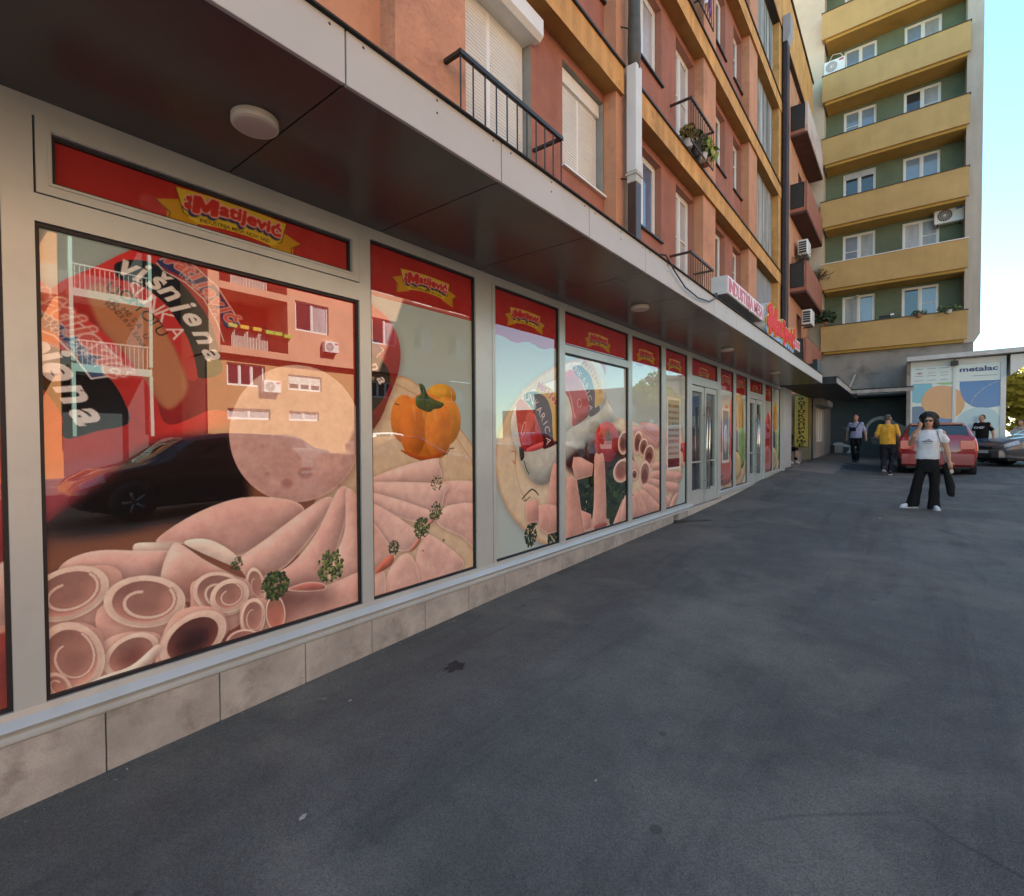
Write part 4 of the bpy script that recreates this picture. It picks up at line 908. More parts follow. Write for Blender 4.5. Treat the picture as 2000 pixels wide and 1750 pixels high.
    # stair glazing of corrugated sheets
    for k, z in enumerate([3.3]+FL[1:]):
        z1 = [6.68, 9.55, 12.42, 15.2][k]
        m = MB(); n_ = 60
        for i in range(n_):
            u0, u1 = 15.75+2.9*i/n_, 15.75+2.9*(i+1)/n_; um = (u0+u1)/2
            a, b = (XW+.0, XW+.035)
            m.quad(F(u0, z, a), F(um, z, b), F(um, z1, b), F(u0, z1, a), rnd.choice((0, 0, 1, 2)) if k else 0); m.quad(F(um, z, b), F(u1, z, a), F(u1, z1, a), F(um, z1, b), rnd.choice((0, 1, 1, 2)) if k else 0)
        obj('corrugated_sheet', m, mat('grey_sheet', (.27, .30, .33), .5, .08, 2, streak=.2) if k == 0 else [FIBRE, mat('fibreglass_dark', (.16, .165, .15), .6, .2, 2, streak=.7), mat('fibreglass_pale', (.46, .46, .43), .5, .15, 2, streak=.5)], RB)
    # roof cornice
    m = MB(); m.box(-3, 25.9, 15.25, 17.1, -1.4, XB+.01, F); obj('roof_cornice', m, OCHRE, RB)
    m = MB(); m.box(-3, 25.9, 17.1, 17.2, -1.5, XB+.06, F); m.box(-3, 25.9, 15.21, 15.25, -1.3, XB-.0, F); obj('roof_edge', m, DARKM, RB)
    m = MB(); m.box(-3, 25.9, 3.0, 17.1, -11, -1.0, F); obj('building_core', m, CORAL, RB)
    # end part with balconies
    ow = [(23.0, 23.8), (24.6, 25.6)]
    holes = []
    for z in FL: holes += [(20.4, 21.15, z+1.0, z+2.3), (23.2, 24.2, z+.1, z+2.3)]
    m = MB(); m.wall(19.45, 25.9, 3.1, 15.25, holes, F, XW+.12, .3, 0, 1); obj('bay_wall', m, [CORAL, REVEAL], RB)
    for h in holes: window(RB, F, h[0], h[1], h[2], h[3], XW-.1, 1, None, GLASS)
    WORN = mat('worn_red_render', (.40, .15, .12), .9, .12, 1.5, .25, 40, dirt=((.62, .50, .44), .55, 1.0))
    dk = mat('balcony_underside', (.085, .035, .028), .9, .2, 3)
    for k, zb in enumerate((4.15, 7.0, 9.95, 12.85)):
        z1 = zb+1.08
        m = MB(); m.box(21.45, 25.8, zb, z1, -.10, -.02, F); m.box(25.72, 25.8, zb, z1, XW+.12, -.10, F); b = obj('balcony', m, mat('peeled_red_render', (.55, .46, .40), .9, .12, 1.5, .25, 40, dirt=((.38, .15, .11), .9, 1.0)) if k == 3 else DRED, RB)
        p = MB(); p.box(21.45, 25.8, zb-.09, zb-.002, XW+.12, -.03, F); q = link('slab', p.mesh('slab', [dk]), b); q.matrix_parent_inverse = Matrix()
        p = MB(); p.ring(21.45, 21.5, zb+.12, z1-.03, .0, 0, 0, F)
        p = MB(); S = Fr((0, 21.46, 0), (1, 0, 0), (0, 0, 1), (0, -1, 0)); p.box(-.56, -.13, zb+.16, z1-.04, -.02, .0, S); q = link('side_panel', p.mesh('side_panel', [mat('smoked_panel', (.03, .028, .026), .35, .1)]), b); q.matrix_parent_inverse = Matrix()
        p = MB(); p.ring(-.575, -.115, zb+.145, z1-.02, .025, -.02, .012, S); q = link('side_frame', p.mesh('side_frame', [RAILM]), b); q.matrix_parent_inverse = Matrix()
        p = MB(); p.box(-.575, -.10, zb, zb+.13, -.04, .0, S); q = link('side_kerb', p.mesh('side_kerb', [DRED]), b); q.matrix_parent_inverse = Matrix()
        if k == 0:
            p = MB(); p.tube([F(21.45, z1+.0, -.06), F(21.6, z1+.12, -.06), F(25.8, z1+.12, -.06)], .018, 6); q = link('hand_rail', p.mesh('hand_rail', [mat('rust_rail', (.45, .22, .16), .6)]), b); q.matrix_parent_inverse = Matrix()
build_red()
# downpipes: white square one in front, dark one by the stairs
t = thing('downpipe', 'square downpipe with a white middle length between dark ones on the coral pilaster', 'drainpipe', (-.36, 7.14, 3.3), world=True)
def pipes():
    F = WF
    m = MB(); m.box(7.03, 7.24, 5.52, 7.10, -.42, -.26, F, bev=.01); obj('white_length', m, PIPEW, t)
    m = MB(); m.box(7.035, 7.235, 5.36, 5.52, -.415, -.265, F, bev=.008); m.box(7.02, 7.25, 5.47, 5.50, -.43, -.25, F); obj('joint_sleeve', m, mat('old_white', (.5, .49, .45), .6, .1), t)
    m = MB(); m.box(7.045, 7.225, 3.3, 5.36, -.41, -.27, F, bev=.008); obj('lower_length', m, mat('brown_pipe', (.055, .032, .026), .4, .15, 4), t)
    m = MB(); m.tube([F(7.135, 7.06, -.34), F(7.135, 7.35, -.34), F(7.135, 7.9, -.34), F(7.135, 16.9, -.34)], [.085, .10, .088, .088], 12); obj('upper_length', m, mat('grey_pipe', (.075, .07, .06), .5, .3, 6), t, True)
    for z in (5.45, 7.7):
        m = MB(); m.tube([F(7.13, z, -.40), F(7.0, z, -.50)], .010, 6); obj('bracket', m, DARKM, t)
pipes()
t2 = thing('downpipe', 'long dark downpipe under a grey hopper beside the corrugated stair glazing', 'drainpipe', (-.35, 19.4, 3.4), world=True)
def pipes2():
    F = WF
    m = MB(); m.box(19.02, 19.42, 3.4, 14.75, -.42, -.28, F, bev=.02); obj('pipe', m, PIPED, t2)
    m = MB(); m.extrude([(14.75, -.42), (14.75, -.29), (15.0, -.20), (15.6, -.20), (15.6, -.42)], F, 18.98, 19.46); obj('hopper', m, mat('hopper_zinc', (.30, .30, .34), .5, .1), t2)
pipes2()

# ------------------------------------------------------------------ tower block
TW = thing('tower_block', 'tall beige tower block with green recessed walls and ochre balcony parapets', 'building', (2.5, 26, .6), world=True)
def build_tower():
    F = Fr((0, 26, 0), (1, 0, 0), (0, 0, 1), (0, -1, 0))
    rows = [6.38+2.735*k for k in range(0, 7)]
    # side walls
    m = MB(); m.box(-6, -.06, 5.0, 26, -14, -.35, F); obj('left_wall', m, TOWB, TW)
    m = MB(); P = [(4.66, 26), (4.66, 5.15), (4.95, 5.15), (5.13, 5.45), (5.13, 26)]; m.prism(P, F, -14, -.25); obj('right_pillar', m, TOWBR, TW)
    # green walls with window openings
    holes = []
    wl = [(.62, 1.81), (2.74, 3.94)]
    for z in rows:
        for a, b in wl: holes.append((a, b, z-.05, z+1.42))
    m = MB(); m.wall(-.06, 4.68, 5.25, 26, holes, F, -1.1, .12, 0, 0); obj('green_wall', m, TOWG, TW)
    CU = mat('pale_curtain', (.34, .36, .37), .3, .1, 10, streak=.3, spec=.6)
    styles = [[(CU, BLUESKYGL, None), (GLASS, BLUESKYGL, (None, .5))], [(BLUESKYGL, CU, (.5, None)), (CURT, CU, (None, .55))],
              [(GLASS, GLASS, None), (BLUESKYGL, BLUESKYGL, None)], [(BLUESKYGL, BLUESKYGL, (.55, None)), (GLASS, CU, (None, .5))],
              [(BLUESKYGL, BLUESKYGL, None), (BLUESKYGL, CU, (None, .5))]]
    for k, z in enumerate(rows):
        for j, (a, b) in enumerate(wl):
            g1, g2, br = styles[k % 5][j]
            wn = window(TW, F, a, b, z-.05, z+1.42, -1.15, 2, br, [g1, g2], None, .06)
            if k == 2 and j == 0:
                p = MB(); p.box(a+.06, b-.06, z+1.16, z+1.40, -1.17, -1.13, F); q = link('rolled_blind', p.mesh('rolled_blind', [mat('blind', (.46, .52, .62), .5)]), wn); q.matrix_parent_inverse = Matrix()
        # slab and parapet
        jx = rnd.uniform(-.03, .03)
        m = MB(); m.box(-.10+jx, 4.74, z-1.11, z, -.10, 0, F); m.box(-.10+jx, .0, z-1.11, z, -.35, -.10, F); pz = obj('parapet', m, TOWY, TW)
        p = MB(); p.box(-.12+jx, 4.77, z+.001, z+.03, -.13, .03, F); q = link('coping', p.mesh('coping', [WPVC if k == 1 else mat('coping_dark', (.06, .055, .045), .7)]), pz); q.matrix_parent_inverse = Matrix()
        m = MB(); m.box(.02, 4.66, z-1.22, z-1.02, -1.1, -.101, F); obj('balcony_slab', m, TOWYD, TW)
    m = MB(); m.box(-6, 5.1, 26, 26.5, -14, -.2, F); obj('roof', m, TOWB, TW)
    # stained concrete underbelly and dark passage wall
    m = MB(); m.prism([(-2, 3.32), (4.95, 3.32), (4.95, 5.15), (5.05, 5.3), (-2, 5.3)], F, -14, -.32); obj('concrete_storey', m, CONC, TW)
    m = MB(); m.box(-4, 5.0, .2, 3.32, -2.6, -2.2, F); obj('passage_wall', m, DWALL, TW)
    m = MB(); m.box(1.0, 5.0, 3.25, 3.319, -2.2, -.3, F); obj('passage_ceiling', m, GASK, TW)
    for x0 in (1.62, 2.45):
        m = MB(); m.box(x0, x0+.7, 3.36, 3.52, -.318, -.31, F); obj('vent_slot', m, GASK, TW)
    # wall painting: generic pale shapes (ring, wings, drop)
    white = mat('mural_white', (.55, .56, .55), .85, .15, 6); grey = mat('mural_grey', (.17, .175, .175), .85, .2, 6)
    def ell(cx, cy, rx, ry, a0=0, a1=2*math.pi, n=24, rot=0):
        return [(cx+math.cos(rot)*rx*math.cos(q)-math.sin(rot)*ry*math.sin(q), cy+math.sin(rot)*rx*math.cos(q)+math.cos(rot)*ry*math.sin(q)) for q in [a0+(a1-a0)*i/n for i in range(n+1)]]
    G = Fr((0, 28.2, 0), (1, 0, 0), (0, 0, 1), (0, -1, 0))
    m = MB()
    arch = ell(2.05, 1.75, .62, .68, -.3, math.pi+.2) + ell(2.0, 1.72, .47, .55, math.pi+.2, -.3); m.prism(arch, G, .001, .006)
    m.prism([(2.3, 2.3), (3.1, 1.85), (3.05, 1.6), (2.5, 1.55)], G, .001, .0045)
    for k in range(5):
        x, y, a = .55+.06*k, 1.55-.13*k, 2.55-.1*k; L = .95-.07*k
        m.prism([(1.35, 1.45-.07*k), (1.35+math.cos(a)*L*.5, 1.49-.07*k+math.sin(a)*L*.5), (1.35+math.cos(a)*L, 1.45-.07*k+math.sin(a)*L), (1.35+math.cos(a)*L*.5, 1.44-.07*k+math.sin(a)*L*.45)], G, .001, .005+.0006*k)
    m.prism(ell(.42, 1.14, .22, .10), G, .001, .007); m.prism([(.5, 1.20), (1.2, 1.02), (1.2, .95), (.5, 1.06)], G, .001, .0065)
    m.prism(ell(.82, .06+.60, .10, .16), G, .001, .006); m.prism([(.78, .78), (.86, .98), (.93, .98), (.9, .76)], G, .001, .0065)
    obj('wall_painting', m, white, TW)
    m = MB(); m.prism(ell(2.05, 1.42, .40, .25, rot=.5), G, .001, .0085); m.prism(ell(2.55, 1.25, .3, .2, rot=.7), G, .001, .0095); m.prism(ell(2.35, .9, .26, .2), G, .001, .0105); obj('wall_painting', m, grey, TW)
build_tower()
def ac_unit(name, label, F, u, v, n, w_=.80, h=.55, d=.28, side=False, badge=None):
    t = thing(name, label, 'air conditioner', F(u, v, n), group='air conditioners on the facades', world=True)
    m = MB(); m.box(u, u+w_, v, v+h, n, n+d, F, bev=.02); obj('casing', m, WPVC, t)
    if side:
        S = Fr(F(u, v, n), F.n, F.v, -F.u)
        m = MB(); m.box(.04, d-.05, .07, h-.07, 0, .012, S); obj('side_grille', m, DARKM, t)
        m = MB()
        for k in range(1, 5): m.box(.04, d-.05, .07+(h-.14)*k/5-.008, .07+(h-.14)*k/5+.008, .012, .02, S)
        obj('grille_bar', m, WPVC, t)
    else:
        c = F(u+w_*.36, v+h*.5, n+d); r = h*.40
        pts = [(math.cos(2*math.pi*i/28)*r+u+w_*.36, math.sin(2*math.pi*i/28)*r+v+h*.5) for i in range(28)]
        m = MB(); m.prism(pts, F, n+d-.002, n+d+.004); obj('fan_opening', m, mat('fan_dark', (.05, .05, .05), .5, .1) if badge else mat('fan_grey', (.30, .30, .30), .5, .1), t)
        m = MB()
        for rr in (.4, .7, .98):
            P = [F(u+w_*.36+math.cos(2*math.pi*i/24)*r*rr, v+h*.5+math.sin(2*math.pi*i/24)*r*rr, n+d+.008) for i in range(25)]
            m.tube(P, .005, 5, cap=False)
        for i in range(8):
            q = math.pi*i/8; m.tube([F(u+w_*.36+math.cos(q)*r, v+h*.5+math.sin(q)*r, n+d+.008), F(u+w_*.36-math.cos(q)*r, v+h*.5-math.sin(q)*r, n+d+.008)], .004, 4)
        m.prism([(math.cos(2*math.pi*i/12)*r*.18+u+w_*.36, math.sin(2*math.pi*i/12)*r*.18+v+h*.5) for i in range(12)], F, n+d+.004, n+d+.014)
        obj('fan_guard', m, WPVC, t)
        m = MB(); m.box(u+w_*.72, u+w_*.94, v+h*.76, v+h*.9, n+d, n+d+.004, F); obj('badge', m, mat('badge_blue', (.10, .25, .55), .5) if badge else mat('badge_red', (.5, .06, .09), .5), t)
    m = MB()
    for uu in (u+.1, u+w_-.14): m.box(uu, uu+.04, v-.04, v, n-.05, n+d*.9, F)
    obj('bracket', m, DARKM, t)
    return t
TF = Fr((0, 26, 0), (1, 0, 0), (0, 0, 1), (0, -1, 0))
a1 = ac_unit('air_conditioner', 'white air conditioner with red badge at the left of an upper tower balcony', TF, -.06, 17.5, -.55, .78, .56, .3)
m = MB(); m.tube([TF(.60, 18.0, -.9), TF(.66, 18.3, -.9), TF(.5, 18.62, -.9), TF(.2, 18.68, -.9), TF(.02, 18.35, -.9), TF(.0, 18.06, -.5)], .02, 8); obj('pipe_sleeve', m, WPVC, a1, True)
ac_unit('air_conditioner', 'white air conditioner with dark fan high on the green tower wall', TF, 3.75, 10.10, -1.06, .92, .60, .32, badge=1)
RF = Fr((XW+.12, 0, 0), (0, 1, 0), (0, 0, 1), (1, 0, 0))
ac_unit('air_conditioner', 'white air conditioner under the red balcony, above the planted balcony', RF, 22.4, 8.62, .12, .80, .58, .34, side=True)
ac_unit('air_conditioner', 'white air conditioner with grilled end on the red wall just above the lowest red balcony', RF, 22.9, 6.0, .2, .80, .58, .34, side=True)

# ------------------------------------------------------------------ walls and shops beyond the canopy
def build_recess():
    t = thing('photocopy_shop', 'plain beige photocopy shop front with a roller shutter box in the corner recess', 'shop', (0, 22, .55), world=True)
    F = Fr((0, 22, 0), (1, 0, 0), (0, 0, 1), (0, -1, 0)); beige = mat('beige_render', (.28, .235, .165), .9, .15, 2, .2, 40, dirt=((.15, .125, .09), 1.2, .7))
    m = MB(); m.box(-2.5, .10, .4, 3.2, -.3, 0, F); obj('end_wall', m, beige, t)
    G = Fr((.10, 0, 0), (0, 1, 0), (0, 0, 1), (1, 0, 0))
    m = MB(); m.wall(22.001, 28.2, .4, 3.2, [(22.35, 22.95, .66, 2.72), (23.3, 25.6, 1.30, 2.72)], G, 0, .2, 0, 0); obj('side_wall', m, mat('grey_render', (.34, .33, .31), .9, .1, 2), t)
    window(t, G, 23.3, 25.6, 1.3, 2.72, -.08, 3, None, [GLASS, CURT, GLASS], WPVC); window(t, G, 22.35, 22.95, .66, 2.72, -.08, 1, None, GLASS, DARKM, name='door')
    m = MB(); m.extrude([(2.75, 0), (2.75, .26), (2.82, .30), (3.0, .30), (3.06, .2), (3.06, 0)], G, 22.3, 25.9); obj('shutter_box', m, mat('shutter_box_grey', (.28, .27, .26), .6, .1), t)
    m = MB(); m.box(-3, .095, .3, .585, -1, 3.9, F); m2 = obj('recess_floor', m, mat('recess_concrete', (.22, .21, .19), .9, .2, 2, .3, 40), t)
    m = MB(); m.box(-1.6, -1.5, .3, 3.2, .0, 6, F); obj('recess_back', m, beige, t)
    # yellow vertical sign
    s = thing('vertical_sign', 'tall yellow sign with black Cyrillic letters hanging on the beige end wall', 'sign', F(-.24, 1.12, 0), world=True)
    m = MB(); m.box(-.49, .02, 1.12, 3.12, .002, .03, F); obj('sign_board', m, mat('sign_yellow', (.52, .46, .10), .5, .06, 3), s)
    m = MB(); m.ring(-.49, .02, 1.12, 3.12, .022, .0305, .036, F); obj('sign_border', m, DARKM, s)
    word = 'ФОТОКОПИРАЊЕ'
    for i, ch in enumerate(word):
        zc = 2.98-.162*i
        text_obj('letter', ch, F, -.235, zc-.06, .033, .120, .004, mat('sign_black', (.015, .013, .012), .5), s, align='C', wide=(2.0 if ch not in 'ЊФ' else 1.7), bold=.035)
    # electric box on the ground by the dark wall
    t3 = thing('cable_box', 'small pale box on the ground against the dark painted wall', 'box', (.45, 27.9, gz(.45, 27.9)), world=True)
    m = MB(); z = gz(.45, 27.9); m.box(.30, .62, 27.75, 28.15, z, z+.34, bev=.02); obj('box_body', m, mat('box_beige', (.34, .32, .29), .7, .1), t3)
    m = MB(); m.box(.12, .29, 27.85, 28.15, z, z+.36); obj('black_bag', m, DARKM, t3)
    # second canopy, in an L along the wall and in front of the tower
    t4 = thing('corner_canopy', 'shabby lower canopy turning the corner in front of the dark painted wall', 'canopy', (1.2, 20, 3.0), world=True)
    m = MB(); m.box(.0, 1.40, 16.4, 20.9, 3.0, 3.20); m.box(.0, 1.40, 20.9, 24.0, 3.0, 3.20); obj('slab', m, GASK, t4)
    m = MB(); m.box(1.401, 1.43, 16.4, 20.75, 3.0, 3.15); m.box(1.401, 3.12, 20.76, 20.80, 3.0, 3.11); obj('fascia', m, mat('grimy_fascia', (.36, .345, .32), .6, .25, 5, streak=.3, dirt=((.14, .13, .12), 3, .6)), t4)
    m = MB(); m.box(1.36, 1.45, 16.4, 20.75, 3.151, 3.19); obj('edge_strip', m, DARKM, t4)
    m = MB(); m.box(1.42, 3.1, 20.81, 21.7, 3.08, 3.16); obj('side_slab', m, GASK, t4)
    m = MB(); m.tube([(1.47, 19.6, 3.13), (1.62, 19.5, 3.52)], .022, 6); obj('stay_rod', m, ALUD, t4)
build_recess()
def build_kiosk():
    t = thing('kiosk', 'white corner kiosk with blue and orange blobs printed on its panes under a flat roof', 'kiosk', (4.3, 24.5, 1.1), world=True)
    F = Fr((0, 24.5, 0), (1, 0, 0), (0, 0, 1), (0, -1, 0))
    m = MB(); m.box(2.93, 3.05, .5, 4.5, -3, .03, F); obj('side_wall', m, CONC, t)
    m = MB(); m.box(3.05, 5.66, 1.0, 4.35, -3, -.06, F); obj('shop_body', m, WHITEP, t)
    for a, b in ((3.05, 3.10), (4.26, 4.35), (5.53, 5.67)):
        m = MB(); m.box(a, b, 1.2, 4.33, -.06, .01, F); obj('post', m, WHITEP, t)
    m = MB(); m.box(3.05, 5.67, .92, 1.22, -.06, .02, F); obj('base_panel', m, WHITEP, t)
    m = MB(); m.box(3.1, 5.6, .4, .92, -2, -.25, F); obj('shade_gap_footing', m, GASK, t)  # black footing stands in for the shaded gap under the kiosk
    m = MB(); m.box(3.05, 5.67, 4.14, 4.34, -.06, .0, F); obj('head_panel', m, WHITEP, t)
    m = MB(); m.prism([(2.93, 4.34), (7.4, 4.40), (7.4, 4.56), (2.93, 4.50)], F, -4, .42); obj('roof', m, mat('roof_fascia', (.52, .535, .53), .5, .08, 1.5, streak=.1), t)
    m = MB(); m.prism([(5.75, 3.62), (6.6, 4.34), (5.75, 4.33)], F, -2.0, .2); obj('bracket', m, WHITEP, t)
    # panes: white with flat colour blobs, lettered band above
    cols = {'sky': (.13, .36, .52), 'green': (.25, .46, .10), 'orange': (.62, .24, .07), 'navy': (.03, .05, .22), 'blue': (.025, .10, .42), 'pale': (.36, .50, .62)}
    def E(cx, cy, rx, ry, rot=0, n=32, p=2.0):
        o = []
        for i in range(n):
            q = 2*math.pi*i/n; c, s_ = math.cos(q), math.sin(q); x = rx*abs(c)**(2/p)*(1 if c > 0 else -1); y = ry*abs(s_)**(2/p)*(1 if s_ > 0 else -1)
            o.append((cx+x*math.cos(rot)-y*math.sin(rot), cy+x*math.sin(rot)+y*math.cos(rot)))
        return o
    def clip(P, a, b, c, d):
        for ax, lim, sg in ((0, a, 1), (0, b, -1), (1, c, 1), (1, d, -1)):
            Q = []
            for p, q in zip(P, P[1:]+P[:1]):
                ip, iq = sg*(p[ax]-lim) >= 0, sg*(q[ax]-lim) >= 0
                if ip: Q.append(p)
                if ip != iq:
                    k = (lim-p[ax])/(q[ax]-p[ax]); Q.append((p[0]+(q[0]-p[0])*k, p[1]+(q[1]-p[1])*k))
            P = Q
            if not P: return []
        return P
    for a, b, blobs in ((3.10, 4.26, [('sky', E(3.25, 3.32, .45, .55, .2)), ('green', E(4.12, 3.72, .52, .30)), ('navy', E(3.25, 2.30, .42, .36)), ('blue', E(3.95, 1.95, .75, .62, -.25)), ('orange', E(4.05, 2.78, .68, .58, -.45, p=2.3))]),
                        (4.35, 5.53, [('orange', E(4.14, 2.74, .46, .58, 0)), ('blue', E(5.18, 3.30, .72, .78, .15, p=2.4)), ('pale', E(4.95, 2.02, .60, .52, .3))])):
        m = MB(); m.quad(F(a, 1.22, -.03), F(b, 1.22, -.03), F(b, 4.14, -.03), F(a, 4.14, -.03)); p = obj('glazed_pane', m, mat('pane_white', (.60, .64, .64), .10, .03, 2, spec=.6), t)
        for i, (cn, P) in enumerate(blobs):
            P = clip(P, a+.005, b-.005, 1.3, 3.50)
            if len(P) < 3: continue
            q = MB(); q.poly([F(x, y, -.028+.0015*i) for x, y in P]); o = link('colour_blob', q.mesh('colour_blob', [mat('blob_'+cn, cols[cn], .12, .06, 1.2, spec=.6)]), p); o.matrix_parent_inverse = Matrix()
        q = MB(); q.box(a, b, 3.505, 3.53, -.03, -.01, F); o = link('glazing_bar', q.mesh('glazing_bar', [WHITEP]), p); o.matrix_parent_inverse = Matrix()
        if a > 4:
            q = MB(); pts = [(4.75, 2.64), (4.80, 2.82), (4.9, 3.0), (5.05, 3.18), (5.25, 3.34), (5.48, 3.45)]
            q.tube([F(x, y, -.022) for x, y in pts], .008, 5); o = link('white_curve', q.mesh('white_curve', [WHITEP]), p); o.matrix_parent_inverse = Matrix()
            text_obj('lettering', 'metalac', F, 4.955, 3.86, -.025, .17, .004, mat('letter_navy', (.05, .06, .22), .4), p, align='C', wide=1.36, bold=.03, world=True)
            q = MB(); q.box(4.80, 5.45, 3.68, 3.695, -.029, -.026, F); o = link('rule_line', q.mesh('rule_line', [mat('letter_grey', (.1, .1, .11), .5)]), p); o.matrix_parent_inverse = Matrix()
        else:
            q = MB()
            for ci, cx in enumerate((3.30, 3.66, 4.02)):
                for ri in range(4):
                    ww = rnd.uniform(.10, .15); zz = 4.06-.135*ri-.03*(ri % 2)
                    q.box(cx-ww, cx+ww, zz-.010, zz+.010, -.029, -.026, F)
            o = link('printed_lines', q.mesh('printed_lines', [mat('letter_pale', (.25, .25, .25), .5)]), p); o.matrix_parent_inverse = Matrix(); o['kind'] = 'stuff'
            q = MB(); q.box(3.26, 3.36, 3.86, 3.93, -.029, -.025, F); o = link('red_mark', q.mesh('red_mark', [mat('mark_red', (.42, .22, .22), .5)]), p); o.matrix_parent_inverse = Matrix()
    c = thing('floodlight', 'small black floodlight box under the kiosk roof between its two panes', 'floodlight', F(4.3, 4.15, .1), world=True)
    m = MB(); m.box(4.20, 4.40, 4.10, 4.26, .05, .25, F, bev=.01); obj('housing', m, DARKM, c); m = MB(); m.box(4.28, 4.32, 4.26, 4.32, .1, .16, F); obj('bracket', m, DARKM, c)
    return t
KIOSK = build_kiosk()
# ------------------------------------------------------------------ across the street: what the panes reflect
SALMON = mat('salmon_render', (.60, .35, .22), .9, .08, 1.0, .1, 40); TAN = mat('tan_render', (.50, .31, .14), .9, .08, 1.0); TEAL = mat('teal_render', (.30, .46, .40), .9, .08, 1.0)
def build_opposite():
    t = thing('orange_apartment_building', 'sunlit orange apartment building with planted loggias across the road, mirrored in the panes', 'building', (20.3, 12, .2), world=True)
    F = Fr((20.3, 0, 0), (0, 1, 0), (0, 0, 1), (-1, 0, 0)); Z = 17.0
    # right wall
    holes = []
    for z in (4.0, 6.85, 9.75, 12.6): holes += [(12.6, 14.4, z-.1 if z < 5 else z, z+.75 if z < 5 else z+1.45)]
    holes += [(12.3, 13.9, 2.45, 2.92)]
    for y in (17.0, 20.0, 23.0):
        for z in (6.85, 9.75, 12.6): holes.append((y, y+1.7, z, z+1.45))
    m = MB(); m.wall(12.42, 25.3, 5.3, Z, [h for h in holes if h[2] > 5.4], F, 0, .2); obj('upper_wall', m, SALMON, t)
    h3 = [(9.55, 11.4, 2.45, 2.95), (9.55, 11.2, 3.95, 4.95), (12.3, 13.9, 2.45, 2.92), (12.3, 14.1, 3.95, 4.7)] + [(y, y+1.7, 3.9, 4.8) for y in (17.0, 20.0, 23.0)]
    m = MB(); m.wall(8.75, 25.3, 0, 5.3, h3, F, -.25, .2); obj('ground_floor_wall', m, TAN, t)
    for i, h in enumerate([h for h in holes if h[2] > 5.4]):
        window(t, F, h[0], h[1], h[2], h[3], -.08, 2, None, [GLASS, CURT], None, shutter=(h[2]+.5, h[3]-.06) if i % 3 == 1 else None)
    for i, h in enumerate(h3): window(t, F, h[0], h[1], h[2], h[3], -.34, 2 if h[3]-h[2] < .6 else 3, None, CURT if h[3]-h[2] < .6 else GLASS, None, shutter=(h[2]+.3, h[3]-.06) if i == 3 else None)
    # loggias
    m = MB()
    for a, b in ((8.75, 9.2), (12.2, 12.419)): m.box(a, b, 5.3, Z, -2.2, .01, F)
    obj('loggia_pier', m, SALMON, t)
    for z in (5.3, 8.1, 10.95, 13.8):
        m = MB(); m.box(9.2, 12.2, z, z+.32, -2, 0.02, F); sb = obj('loggia_slab', m, SALMON, t)
        m = MB(); m.tube([F(9.25, z+1.30, -.04), F(12.15, z+1.30, -.04)], .025, 6); r = obj('loggia_rail', m, RAILM, t)
        b = MB(); b.box(9.28, 9.30, z+.33, z+1.29, -.05, -.03, F); me = b.mesh('baluster', [RAILM])
        for i in range(24):
            o = link('baluster', me, r); o.matrix_parent_inverse = Matrix(); o.location = (0, .125*i, 0)
        m = MB(); m.box(9.7, 11.3, z+.34, z+1.1, -.16, -.12, F); obj('loggia_screen', m, mat('screen_cloth', (.66, .62, .52), .8), t)
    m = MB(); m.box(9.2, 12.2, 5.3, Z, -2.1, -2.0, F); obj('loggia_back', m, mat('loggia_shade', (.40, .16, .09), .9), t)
    m = MB(); m.box(8.75, 25.3, 5.2, Z, -12, -2.2, F); m.box(8.75, 25.3, -.5, 5.2, -12, -.5, F); m.box(8.7, 25.4, Z, Z+.3, -12.2, .15, F); obj('building_core', m, SALMON, t)
    for i, (y, z) in enumerate(((9.5, 6.6), (10.0, 6.6), (10.55, 6.6), (11.1, 6.55), (11.5, 6.55), (11.95, 6.5))):
        p = thing('flower_box', ['first', 'second', 'third', 'fourth', 'fifth', 'sixth'][i]+(' flower box, yellow,' if i < 3 else ' flower box, green,')+' from the pier on the loggia rail across the road', 'flower box', F(y, z-.12, .0), group='flower boxes on the mirrored loggia', world=True)
        m = MB(); m.box(y, y+.36, z-.14, z+.02, -.01, .15, F); obj('box_body', m, mat('box_yellow', (.60, .45, .05), .5) if i < 3 else mat('box_green', (.30, .50, .05), .5), p)
    ac_unit('air_conditioner', 'white air conditioner on the tan ground floor wall across the road', F, 11.0, 3.72, -.25); ac_unit('air_conditioner', 'white air conditioner below the shuttered window across the road', F, 14.0, 5.95, 0)
    # teal block to the left with balconies, then orange end
    t = thing('teal_apartment_building', 'teal and orange apartment wing with stacked balconies, mirrored at the left of the first pane', 'building', (23, 4, .2), world=True)
    G = Fr((22.6, 0, 0), (0, 1, 0), (0, 0, 1), (-1, 0, 0))
    hs = [(y, y+1.2, z, z+1.4) for y in (-14.5, -11, -7.5, -4, -.5) for z in (3.6, 6.4, 9.3, 12.1)]
    m = MB(); m.wall(-18, 4.4, 0, 16, hs, G, 0, .2); obj('orange_wall', m, mat('orange_render', (.60, .26, .10), .9, .1, 1), t)
    for h in hs: window(t, G, *h, -.1, 2, None, [GLASS, CURT])
    m = MB(); m.box(4.4, 8.9, 0, 16, -9, -.9, G); obj('teal_wall', m, mat('shaded_teal', (.07, .085, .085), .9, .1, 1), t)  # recess wall: its shade is put into the dark teal colour
    m = MB(); m.box(-18, 4.4, 0, 16, -9, -.3, G); obj('building_core', m, SALMON, t)
